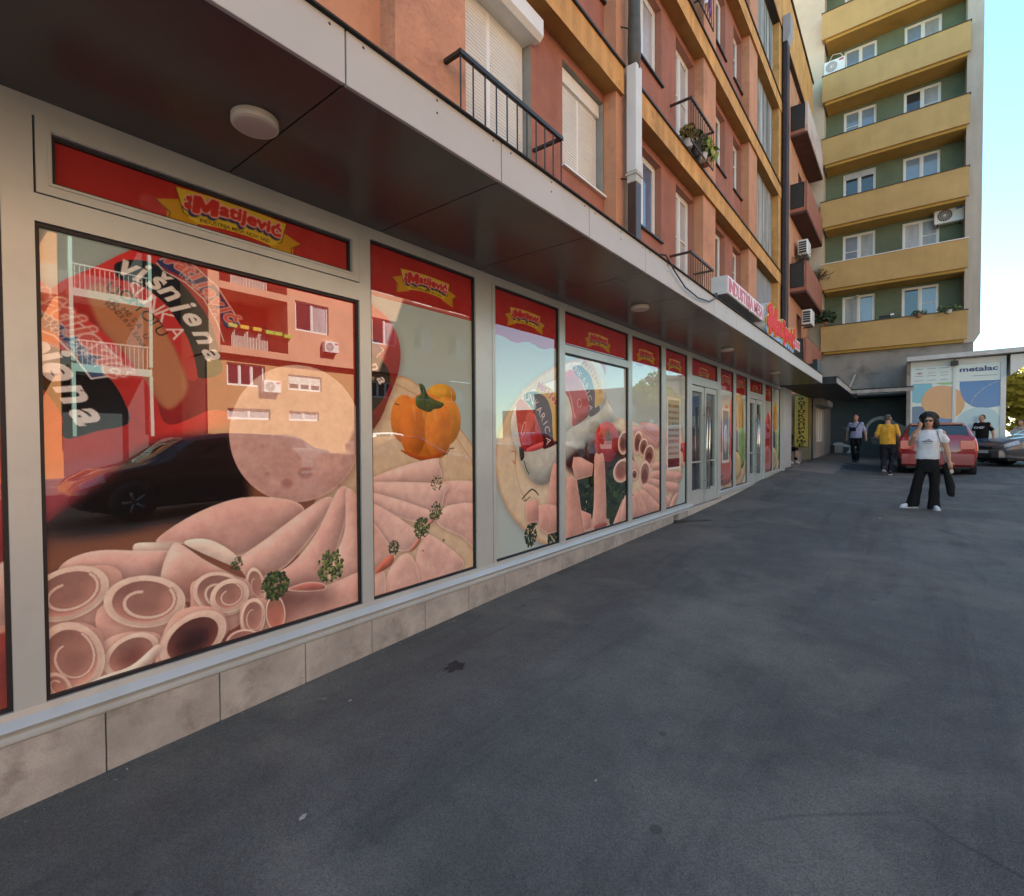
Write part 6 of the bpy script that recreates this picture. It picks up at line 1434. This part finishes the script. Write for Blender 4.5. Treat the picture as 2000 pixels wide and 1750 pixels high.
    bg = thing('shoulder_bag', 'pale shoulder bag hanging beside the woman in the white tee', 'bag', (0, 0, 0)); bg.matrix_world = wm
    fused('pouch', [('e', (.275, .05, .66), (.07, .05, .052)), ('t', [(.24, .06, .72), (.27, .05, .68)], [.03, .04])], cloth('pale_bag', (.46, .46, .43)), bg, .008, 3)
    m = MB(); m.tube([(.115, -.06, 1.355), (.125, -.105, 1.28), (.15, -.135, 1.15), (.18, -.12, 1.0), (.215, -.06, .86), (.255, .03, .72)], .009, 6); m.tube([(.115, -.06, 1.355), (.125, .04, 1.35), (.17, .12, 1.15), (.21, .10, .9), (.26, .06, .72)], .008, 6); obj('strap', m, cloth('strap', (.26, .25, .25)), bg, True)
    jk = thing('jacket', 'black jacket hanging from the hand of the woman in the white tee', 'jacket', (0, 0, 0)); jk.matrix_world = wm
    fused('jacket_body', [('l', [((.315, .0, .235), .030, .03), ((.305, .0, .28), .055, .04), ((.285, .0, .42), .055, .045), ((.255, .0, .58), .05, .05), ((.225, -.01, .75), .045, .05), ((.245, -.03, .82), .02, .03)]), ('t', [(.33, .02, .25), (.335, .02, .40), (.28, .0, .6)], [.022, .03, .03])], BLK, jk, .009, 2)
woman()
def man(label, loc, rz, tee, trs, shoes, hair, pose, k=1.0, back=False, extra=None, headyaw=0.0):
    """walking man, 1.78 m at k = 1. pose: elbows, hands, feet as points"""
    t = thing('person', label, 'person', loc, rz); t.scale = (k, k, k)
    hd, T = head((0, -.02, 1.655), 1.05, headyaw); A = pose
    body = hd+[('t', [(0, .01, 1.45), (0, -.005, 1.60)], [.066, .060]), ('l', [((0, 0, 1.2), .14, .10), ((0, 0, 1.42), .17, .10), ((0, 0, 1.49), .08, .07)])]
    for sd, (el, wr_, hd_, cu) in ((-1, A['l']), (1, A['r'])):
        sh = (sd*.195, .0, 1.42)
        body += [('t', [sh, el], [.056, .046]), ('t', [el, ((el[0]+wr_[0])/2, (el[1]+wr_[1])/2, (el[2]+wr_[2])/2), wr_], [.046, .042, .029])]+hand(wr_, hd_, sd, cu, (0, -1, 0), 1.08)
    fused('body', body, SKIN, t, .010, 2)
    fused('hair', [('e', T(0, .028, .045), (.079, .090, .078)), ('e', T(0, .05, .0), (.076, .062, .055))], hair, t, .009, 1, .0015)
    F = [('l', [((0, .0, .90), .195, .13), ((0, -.005, 1.02), .19, .135), ((0, -.01, 1.2), .20, .13), ((0, .0, 1.36), .22, .12), ((0, .005, 1.44), .17, .095), ((0, .005, 1.49), .09, .075)])]
    for sd, q in ((-1, A['l']), (1, A['r'])): e = q[0]; sh = Vector((sd*.18, 0, 1.43)); d = (Vector(e)-sh); F.append(('t', [sh, sh+d*.45, sh+d*.82], [.068, .065, .066]))
    s_ = fused('t_shirt', F, tee, t, .011, 3, wrinkle=.014)
    legs = [('l', [((0, .01, .80), .165, .12), ((0, .0, .93), .175, .12)])]
    for sd, (kn, an) in ((-1, A['ll']), (1, A['rl'])):
        legs.append(('t', [(sd*.085, .01, .86), ((sd*.09+kn[0])/2, (kn[1]+.01)/2, (kn[2]+.86)/2), kn, ((kn[0]+an[0])/2, (kn[1]+an[1])/2+.02, (kn[2]+an[2])/2), an], [.105, .098, .076, .070, .072]))
    fused('trousers', legs, trs, t, .011, 3, wrinkle=.016)
    for sd, key in ((-1, 'll'), (1, 'rl')):
        an = A[key][1]; shoe(t, shoes[0], shoes[1], (an[0], an[1]+.01, max(.004, an[2]-.10)), A.get('toe', {}).get(key, 0), .28, A.get('lift', {}).get(key, 0))
    if extra: extra(t, s_, T)
    return t
DN = cloth('dark_navy', (.016, .016, .024)); YT = cloth('yellow', (.64, .34, .045)); LT = cloth('lilac', (.33, .36, .56)); DJ = cloth('denim', (.07, .10, .17)); DSH = mat('dark_shoe', (.02, .02, .022), .6, .1); HAIRD = mat('hair_dark', (.03, .024, .02), .7, .3, 40)
def ex_yellow(t, s_, T):
    m = MB(); m.box(.30, .44, -.34, -.14, 1.085, 1.092); o = link('paper', m.mesh('paper', [WTEE]), t)
man('man in yellow tee seen from behind walking away, left of the red hatchback', gc(2.50, 18.3), math.radians(176), YT, DN, (DSH, WSOLE), GREYH,
    {'l': ((-.27, .04, 1.16), (-.22, -.16, 1.04), (.3, -1, -.1), .5), 'r': ((.27, .05, 1.15), (.22, -.17, 1.05), (-.2, -1, 0), .6), 'll': ((-.09, -.06, .48), (-.07, .04, .11)), 'rl': ((.09, .06, .47), (.06, .20, .19)), 'lift': {'rl': .10}}, 1.0, extra=ex_yellow)
def ex_blue(t, s_, T):
    o = fused('crossbody_bag', [('l', [((-.06, -.155, 1.16), .09, .03), ((-.06, -.16, 1.22), .10, .035), ((-.06, -.155, 1.30), .09, .03)])], DN, t, .009, 1)
    m = MB(); m.tube([(-.15, -.13, 1.22), (-.19, -.05, 1.05), (-.2, .06, 1.1)], .012, 6); m.tube([(.02, -.16, 1.26), (.12, -.12, 1.43), (.15, -.02, 1.49), (.1, .1, 1.42)], .012, 6); link('bag_strap', m.mesh('bag_strap', [DN], True), t)
    fused('eyes_mouth', [('e', T(-.03, -.088, .022), (.012, .006, .006)), ('e', T(.03, -.088, .022), (.012, .006, .006)), ('e', T(0, -.094, -.052), (.018, .005, .005))], mat('eye_dark', (.06, .03, .025), .6), t, .003, 0)  # small dark ellipsoids for the eyes and mouth
man('man in lilac tee with dark crossbody bag walking towards us', gc(1.45, 22.6), math.radians(-6), LT, BLK, (DSH, BLKP), HAIRD,
    {'l': ((-.27, .06, 1.16), (-.31, .10, .93), (0, .1, -1), .5), 'r': ((.27, .08, 1.16), (.32, -.02, .94), (.05, -.2, -1), .5), 'll': ((-.08, -.05, .49), (-.045, .03, .11)), 'rl': ((.09, -.08, .49), (.05, -.04, .10)), 'lift': {}}, 1.0, extra=ex_blue, headyaw=-.15)
def ex_black(t, s_, T):
    F = Fr((-.02, -.150, 1.26), (1, 0, 0), (0, 0, 1), (0, -1, 0)); text_obj('shirt_text', 'CHEF', F, 0, 0, .0, .075, .006, WTEE, t, align='C', wide=1.2, bold=.03)
    fused('face_detail', [('e', T(-.03, -.088, .022), (.012, .006, .006)), ('e', T(.03, -.088, .022), (.012, .006, .006)), ('e', T(0, -.094, -.052), (.018, .005, .005))], mat('eye_dark', (.06, .03, .025), .6), t, .003, 0)
man('man in black tee with white letters, behind the red hatchback at the kiosk', (4.98, 23.55, .60), math.radians(-28), BLK, DJ, (DSH, WSOLE), HAIRD,
    {'l': ((-.27, .02, 1.17), (-.27, -.14, 1.0), (.2, -.5, -.8), .5), 'r': ((.29, .06, 1.17), (.33, .02, .93), (.05, -.1, -1), .5), 'll': ((-.09, -.10, .49), (-.07, -.02, .10)), 'rl': ((.10, .02, .48), (.12, .16, .12)), 'lift': {'rl': .05}}, .93, extra=ex_black, headyaw=-.5)
def seated():
    t = thing('person', 'person in pale top bending over a white sheet of paper past the kiosk', 'person', (6.55, 28.2, .62), math.radians(-20)); t.scale = (.95,)*3
    hd, T = head((0, -.18, 1.50), 1.0, -.2)
    fused('body', hd+[('t', [(0, -.02, 1.32), (0, -.14, 1.45)], [.066, .058]), ('t', [(-.19, -.02, 1.26), (-.26, -.10, 1.05)], [.055, .045]), ('t', [(-.26, -.10, 1.05), (-.20, -.33, .98)], [.045, .028])]+hand((-.20, -.33, .98), (.3, -1, 0), -1, .5)+[('t', [(.19, -.02, 1.26), (.25, -.10, 1.05)], [.055, .045]), ('t', [(.25, -.10, 1.05), (.16, -.32, 1.0)], [.045, .028])]+hand((.16, -.32, 1.0), (-.3, -1, 0), 1, .5), SKIN, t, .010, 2)
    fused('hair', [('e', T(0, .02, .035), (.080, .092, .085))], GREYH, t, .009, 1)
    fused('top', [('l', [((0, .08, .82), .19, .13), ((0, .05, 1.0), .2, .14), ((0, .0, 1.2), .21, .13), ((0, -.03, 1.33), .12, .09)]), ('t', [(-.17, -.02, 1.27), (-.24, -.07, 1.12)], [.075, .07]), ('t', [(.17, -.02, 1.27), (.235, -.07, 1.12)], [.075, .07])], cloth('pale_stripe', (.40, .34, .33)), t, .011, 3)
    fused('trousers', [('t', [(-.09, .08, .86), (-.10, .0, .5), (-.10, .05, .08)], [.12, .08, .07]), ('t', [(.09, .08, .86), (.12, -.02, .5), (.12, .05, .08)], [.12, .08, .07])], cloth('khaki', (.19, .17, .13)), t, .011, 3)
    shoe(t, DSH, WSOLE, (-.10, .05, 0), 0); shoe(t, DSH, WSOLE, (.12, .05, 0), 0)
    p = thing('paper_sheet', 'white sheet of paper held by the person past the kiosk', 'paper', (6.55, 28.2, .62), math.radians(-20)); m = MB(); F = Fr((-.22, -.48, .92), (1, .1, .1), (0, -.5, .8), (0, -.8, -.5)); m.box(0, .30, 0, .22, 0, .002, F); obj('sheet', m, WTEE, p)
seated()
def hidden():
    t = thing('person', 'person in black behind the grey column, only a leg and white shoe showing', 'person', (-.42, 20.3, .585), math.radians(35))
    hd, T = head((0, .02, 1.28), 1.0)
    fused('body', hd+[('t', [(0, .05, 1.08), (0, .03, 1.23)], [.066, .058]), ('t', [(.11, -.36, .42), (.12, -.33, .1)], [.05, .036])]+[('t', [(-.19, .04, 1.02), (-.22, -.05, .78)], [.055, .045]), ('t', [(-.22, -.05, .78), (-.12, -.25, .62)], [.045, .028])]+hand((-.12, -.25, .62), (.3, -1, 0), -1, .5), SKIN, t, .010, 2)
    fused('hair', [('e', T(0, .02, .035), (.082, .094, .088))], HAIRD, t, .009, 1)
    fused('clothes', [('l', [((0, .06, .42), .18, .14), ((0, .06, .7), .19, .13), ((0, .04, .98), .21, .12), ((0, .04, 1.1), .1, .08)]), ('t', [(-.1, .02, .48), (-.1, -.38, .50), (-.1, -.36, .16)], [.10, .08, .06]), ('t', [(.1, .02, .48), (.1, -.38, .50), (.115, -.34, .16)], [.10, .08, .06])], BLK, t, .011, 3)
    shoe(t, WTEE, WSOLE, (.12, -.33, .004), 0); shoe(t, WTEE, WSOLE, (-.1, -.36, .004), 0)
    m = MB(); m.box(-.85, -.05, 20.1, 20.75, .585, 1.0, bev=.02); tag(obj('low_bench', m, CONC), 'low concrete block behind the grey column that a person in black sits on', 'bench')
hidden()
# ------------------------------------------------------------------ raised letters on the canopy
def contours(g, lev):
    """closed level lines of a grid (marching squares)"""
    H, W = g.shape; seg = {}
    def e(a, b): (y0, x0), (y1, x1) = a, b; t = (lev-g[a])/(g[b]-g[a]); return (x0+(x1-x0)*t, y0+(y1-y0)*t)
    ins = g > lev; cells = np.argwhere(~((ins[:-1, :-1] == ins[1:, :-1]) & (ins[:-1, :-1] == ins[:-1, 1:]) & (ins[:-1, :-1] == ins[1:, 1:])))
    for y, x in cells:
        c = [(y, x), (y, x+1), (y+1, x+1), (y+1, x)]; pts = []
        for i in range(4):
            a, b = c[i], c[(i+1) % 4]
            if ins[a] != ins[b]: pts.append((min(a, b)+max(a, b), e(min(a, b), max(a, b)), bool(ins[a])))
        out = [p for p in pts if p[2]]; inn = [p for p in pts if not p[2]]
        for p, q in zip(out, inn[::-1] if len(inn) > 1 else inn): seg[p[0]] = (p[1], q[0])
    loops = []
    while seg:
        k0 = k = next(iter(seg)); L = []
        while k in seg: p, k = seg.pop(k); L.append(p)
        if len(L) > 5: loops.append(L)
    return loops
def relief(name, loops, xf, n0, n1, m_, par):
    """closed loops -> solid letters standing off the wall between n0 and n1 (world x)"""
    c = bpy.data.curves.new(name, 'CURVE'); c.dimensions = '2D'; c.fill_mode = 'BOTH'; c.extrude = (n1-n0)/2
    for L in loops:
        L = L[::2] if len(L) > 24 else L; s = c.splines.new('POLY'); s.points.add(len(L)-1); s.use_cyclic_u = True
        for p, q in zip(s.points, L): a, b = xf(*q); p.co = (a, b, 0, 1)
    o = bpy.data.objects.new('tmp', c); COL.objects.link(o); bpy.context.view_layer.update()
    me = bpy.data.meshes.new_from_object(o.evaluated_get(bpy.context.evaluated_depsgraph_get())); bpy.data.objects.remove(o); bpy.data.curves.remove(c)
    me.transform(Matrix(((0, 0, 1, (n0+n1)/2), (1, 0, 0, 0), (0, 1, 0, 0), (0, 0, 0, 1)))); me.name = name; me.materials.clear(); me.materials.append(m_)
    return link(name, me, par)
def roof_sign():
    CAN = mat('sign_can', (.56, .57, .56), .45, .06, 3); RED = mat('sign_red', (.66, .025, .02), .6, .04, 4, spec=.2); YEL = mat('sign_yellow_edge', (.80, .58, .10), .6, .03, spec=.2); BLU = mat('sign_blue', (.20, .32, .66), .35, .04); FACE = mat('sign_face', (.78, .72, .74), .35, .05, 3); LTR = mat('sign_letter', (.56, .13, .18), .4, .05)
    F = WF; GREY_ = mat('sign_leg', (.05, .05, .05), .5)
    def boxsign(label, y0, y1, z0, z1, text):
        t = thing('light_box_sign', label, 'sign', (.85, (y0+y1)/2, z0), world=True)
        m = MB(); m.box(y0, y1, z0, z1, .70, .93, F, bev=.008); obj('casing', m, CAN, t)
        m = MB(); m.box(y0+.01, y1-.01, z0+.01, z1-.01, .931, .937, F); obj('face', m, FACE, t)
        V, _ = glyph(text, .02); L = (y1-y0-.08); wide = L/((V[:, 0].max()-V[:, 0].min())*((z1-z0)*.72/.7))
        text_obj('lettering', text, F, y0+.04, z0+(z1-z0)*.14, .937, (z1-z0)*.72, .006, LTR, t, wide=wide, bold=.02)
        m = MB(); n = 3 if y1-y0 > 1 else 1
        for i in range(n):
            yy = y0+(y1-y0)*(i+.5)/n; m.box(yy-.02, yy+.02, 3.25, z0, .74, .78, F)
            if i == 0: m.box(y0-.02, y1, z0-.03, z0-.001, .74, .78, F)
        obj('legs', m, GREY_, t)
        return t
    boxsign('white light box with small red capitals on the canopy before the big red name', 7.41, 9.62, 3.56, 3.82, 'INDUSTRIJA MESA')
    boxsign('short white light box with small red capitals on the canopy past the big red name', 12.62, 13.5, 3.52, 3.76, 'NOVI SAD')
    t = thing('name_sign', 'big red script name sign with yellow edge and blue shadow on the canopy', 'sign', (.85, 11.2, 3.3), world=True)
    P = Print('sign_grid', 0, 3.5, 0, 1.3, 120, (0, 0, 0)); k = 2.85/(1.08+glyph('atijević', .012)[0][:, 0].max())
    def xf(x, y):
        q = x*k; big = 1.32-.32*sm(x, .8, 1.2); return ((.32+q+y*k*.10)*P.k, (.40+.06*math.sin(q/2.85*math.pi)+y*k*1.0*big-.08*(1-sm(x, .95, 1.15)))*P.k)
    A, B = P.brand(xf); mk, gx, gy = P.mask_edges(A, B, 2); G = np.zeros((P.h, P.w), np.float32); G[gy:gy+mk.shape[0], gx:gx+mk.shape[1]] = mk
    G = np.clip(P.blur(G, 3)*3.2-.25, 0, 1)
    yy, xx = np.mgrid[0:P.h, 0:P.w]/P.k
    for cx, cz, r in ((.27, .86, .10), (.25, .58, .125)): G = np.maximum(G, np.clip((r-np.hypot(xx-cx, yy-cz))*P.k+.5, 0, 1))
    G1 = P.blur(G, 1); D = np.clip(P.blur(G, 3)*2.5, 0, 1); S = np.zeros_like(D); dy = int(.12*P.k); S[:-dy] = D[dy:]; U = np.maximum(D, S)
    W = lambda x, y: (9.72+x/P.k*.925, 3.17+y/P.k*.78)
    relief('can', contours(P.blur(U, 1), .5), W, .72, .93, CAN, t); relief('blue_shadow', contours(P.blur(S, 1), .5), W, .931, .940, BLU, t); relief('yellow_edge', contours(P.blur(D, 1), .5), W, .941, .950, YEL, t); relief('red_letters', contours(G1, .5), W, .951, .962, RED, t)
    m = MB()
    for yy_ in (10.0, 11.3, 12.5): m.box(yy_-.03, yy_+.03, 3.25, 3.5, .76, .82, F)
    m.box(9.8, 12.6, 3.40, 3.44, .80, .84, F); obj('legs', m, GREY_, t)
roof_sign()
# sagging cable on the fascia
t = thing('cable', 'black cable sagging over the fascia edge beneath the second brown railing', 'cable', (1.13, 5.5, 3.2), world=True)
m = MB(); m.tube([(.9, 4.5, 3.30), (1.12, 4.62, 3.262), (1.135, 4.8, 3.16), (1.135, 5.1, 3.07), (1.135, 5.5, 3.05), (1.135, 5.9, 3.09), (1.135, 6.15, 3.18), (1.12, 6.25, 3.266), (.9, 6.4, 3.29), (.3, 7.2, 3.30)], .008, 6); obj('wire', m, DARKM, t, True)
# ------------------------------------------------------------------ plants, laundry, small things
def plant(label, loc, r, h, seed, col, pot=(.10, .14), n=120, leaf=.06, dry=False, name='potted_plant', F=None):
    rr = random.Random(seed); t = thing(name, label, 'plant', loc, group='plants on the balconies')
    m = MB(); m.lathe([(pot[0]*.7, 0), (pot[0], pot[1]), (pot[0]*1.08, pot[1]), (pot[0]*.9, pot[1]-.02)], (0, 0, 0), 'Z', 12); obj('pot', m, mat('pot_%d' % (seed % 3), [(.30, .12, .07), (.5, .49, .46), (.05, .05, .05)][seed % 3], .7, .1), t)
    m = MB()
    for i in range(n):
        q = rr.uniform(0, 6.28); e = rr.uniform(.0, 1); R = r*rr.uniform(.2, 1); p = Vector((math.cos(q)*R, math.sin(q)*R, pot[1]+h*e*(1-.4*R/r)))
        a = Vector((rr.gauss(0, 1), rr.gauss(0, 1), rr.gauss(0, .7))).normalized(); b = a.cross(Vector((rr.gauss(0, 1), rr.gauss(0, 1), 1))).normalized(); s_ = leaf*rr.uniform(.6, 1.4)
        m.quad(p-a*s_, p+b*s_*(.15 if dry else .5), p+a*s_, p-b*s_*(.15 if dry else .5), i % 2)
        if dry: m.tube([Vector((0, 0, pot[1])), p], .005, 4)
    obj('leaves', m, [mat('plant_%d_a' % seed, col, .6, .2), mat('plant_%d_b' % seed, tuple(c*1.5 for c in col), .6, .2)], t)
z2 = FL[1]+.035
plant('pot of yellowish flowers at the near end of the iron railing above the ochre band', (-.42, 9.75, z2), .16, .34, 1, (.16, .12, .03)); plant('dark leafy pot plant in the middle of the iron railing', (-.40, 10.15, z2), .20, .42, 2, (.05, .075, .025)); plant('bright green large leaved plant at the far end of the iron railing', (-.36, 10.62, z2), .22, .5, 3, (.17, .23, .04), leaf=.11, n=60)
plant('white pot with sparse stems between the railing plants', (-.36, 10.4, z2), .10, .2, 4, (.07, .09, .03), n=40)
plant('dry brown creeper hanging over the second red balcony', (-.10, 24.9, 8.08), .55, .45, 5, (.13, .075, .04), n=150, leaf=.10, dry=True); plant('dry twigs at the near edge of the second red balcony', (-.25, 22.0, 8.1), .35, .4, 8, (.12, .08, .05), n=90, leaf=.08, dry=True)
plant('dark green bushy plant at the left end of the lowest tower parapet', (.10, 25.85, 6.42), .42, .55, 6, (.03, .05, .02), n=260, leaf=.09)
plant('low green plant along the right end of the lowest tower parapet', (4.2, 25.9, 6.30), .38, .18, 7, (.06, .09, .035), n=120, leaf=.06); plant('small green plant in front of the open window on the lowest tower parapet', (3.3, 25.9, 6.28), .28, .16, 9, (.05, .08, .03), n=90, leaf=.05)
for i, (y, w_, col, lb) in enumerate(((10.0, .28, (.45, .45, .5), 'pale shirt hanging on the upper iron railing'), (10.35, .22, (.60, .60, .64), 'white towel hanging on the upper iron railing'), (10.62, .16, (.20, .11, .26), 'purple cloth hanging on the upper iron railing'), (9.75, .22, (.12, .10, .09), 'dark garment hanging on the upper iron railing'))):
    t = thing('laundry', lb, 'laundry', (-.27, y, FL[2]+.4), world=True); m = MB()
    for k in range(8):
        a, b = y-w_/2+w_*k/8, y-w_/2+w_*(k+1)/8; x0, x1 = -.27+.02*math.sin(k*2.1+i), -.27+.02*math.sin((k+1)*2.1+i); z1, z0 = FL[2]+.85, FL[2]+.22+.05*math.sin(k*1.3+i)
        m.quad((x0, a, z0), (x1, b, z0), (x1, b, z1), (x0, a, z1)); m.quad((x0-.012, a, z0), (x0-.012, a, z1), (x1-.012, b, z1), (x1-.012, b, z0))
    obj('cloth', m, cloth('laundry%d' % i, col), t)
t = thing('wall_lamp', 'small lit looking white round lamp over the left window of the lowest tower floor', 'lamp', TF(1.18, 7.72, -1.05), world=True); m = MB(); m.lathe([(.02, 0), (.085, .02), (.09, .05), (.06, .08), (.02, .09)], TF(1.18, 7.70, -1.0), 'Z', 16); obj('shade', m, WHITEP, t, True); m = MB(); m.box(1.15, 1.21, 7.68, 7.74, -1.1, -1.0, TF); obj('mount', m, WHITEP, t)
t = thing('clothes_bundle', 'small dark and white bundle lying on the lowest tower parapet', 'bundle', TF(2.25, 6.41, 0), world=True); m = MB(); m.extrude([(6.415, -.12), (6.415, .02), (6.50, .0), (6.56, -.08)], TF, 2.0, 2.4); obj('dark_cloth', m, DARKM, t); m = MB(); m.extrude([(6.50, -.1), (6.52, .01), (6.60, -.04)], TF, 2.38, 2.5); obj('white_cloth', m, WHITEP, t)
t = thing('satellite_dish', 'small grey dish high on the dark red wall beside the pilaster', 'dish', (-.6, 6.6, 8.0), world=True); m = MB(); D_ = Fr((-.66, 6.45, 8.12), (.5, .86, 0), (0, 0, 1), (.86, -.5, 0)); m.prism([(.10*math.cos(i*.449), .12*math.sin(i*.449)) for i in range(14)], D_, .02, .035); obj('reflector', m, PIPEW, t); m = MB(); m.tube([(-.70, 6.45, 8.05), (-.64, 6.46, 8.10)], .012, 6); obj('arm', m, DARKM, t)
rr = random.Random(12)
for i, (x, y, s_, lb) in enumerate(((1.02, 1.02, .028, 'torn pale scrap nearest the camera at the lower left of the asphalt'), (1.86, 1.90, .012, 'tiny white scrap in the middle of the near asphalt'), (.42, 1.64, .016, 'small white scrap near the plinth below the first mullion'), (1.08, 5.3, .022, 'white scrap on the asphalt out from the sausage print'), (.5, 7.9, .022, 'white scrap beside the wet stain'), (.28, 1.55, .035, 'grey flattened scrap close to the plinth'), (2.6, 9.8, .03, 'pale scrap on the asphalt in front of the woman'))):
    m = MB(); z = gz(x, y)+.004
    P = [(x+s_*.6*rr.uniform(.5, 1.2)*math.cos(q), y+.8*s_*rr.uniform(.5, 1.2)*math.sin(q), z+rr.uniform(0, .3)*s_) for q in [2*math.pi*k/7 for k in range(7)]]
    for k in range(7): m.poly([(x, y, z+.25*s_), P[k], P[(k+1) % 7]])
    tag(obj('paper_scrap', m, mat('scrap', (.36, .34, .31), .9, .2, 20) if i != 5 else mat('scrap_grey', (.16, .16, .16), .9, .3, 20)), lb, 'litter', 'litter scraps on the asphalt')

# fine debris swept against the plinth: leaf bits, butts, grit
m = MB(); rr = random.Random(31)
for i in range(420):
    y = rr.uniform(.0, 15.5); x = .02+abs(rr.gauss(0, .05)) if rr.random() < .75 else rr.uniform(.1, 4.2); z = gz(x, y)+.003; s_ = rr.uniform(.003, .011); q = rr.uniform(0, 3.14); c_, d_ = math.cos(q)*s_, math.sin(q)*s_
    m.quad((x-c_, y-d_, z), (x+d_*.4, y-c_*.4, z+s_*.3), (x+c_, y+d_, z+s_*.15), (x-d_*.4, y+c_*.4, z+s_*.4), rr.choice((0, 0, 1, 2)))
tag(obj('fine_debris', m, [mat('grit_brown', (.10, .07, .04), .9, .3, 30), mat('grit_grey', (.2, .19, .17), .9, .3, 30), mat('grit_pale', (.40, .37, .31), .9, .2, 30)]), kind='stuff')
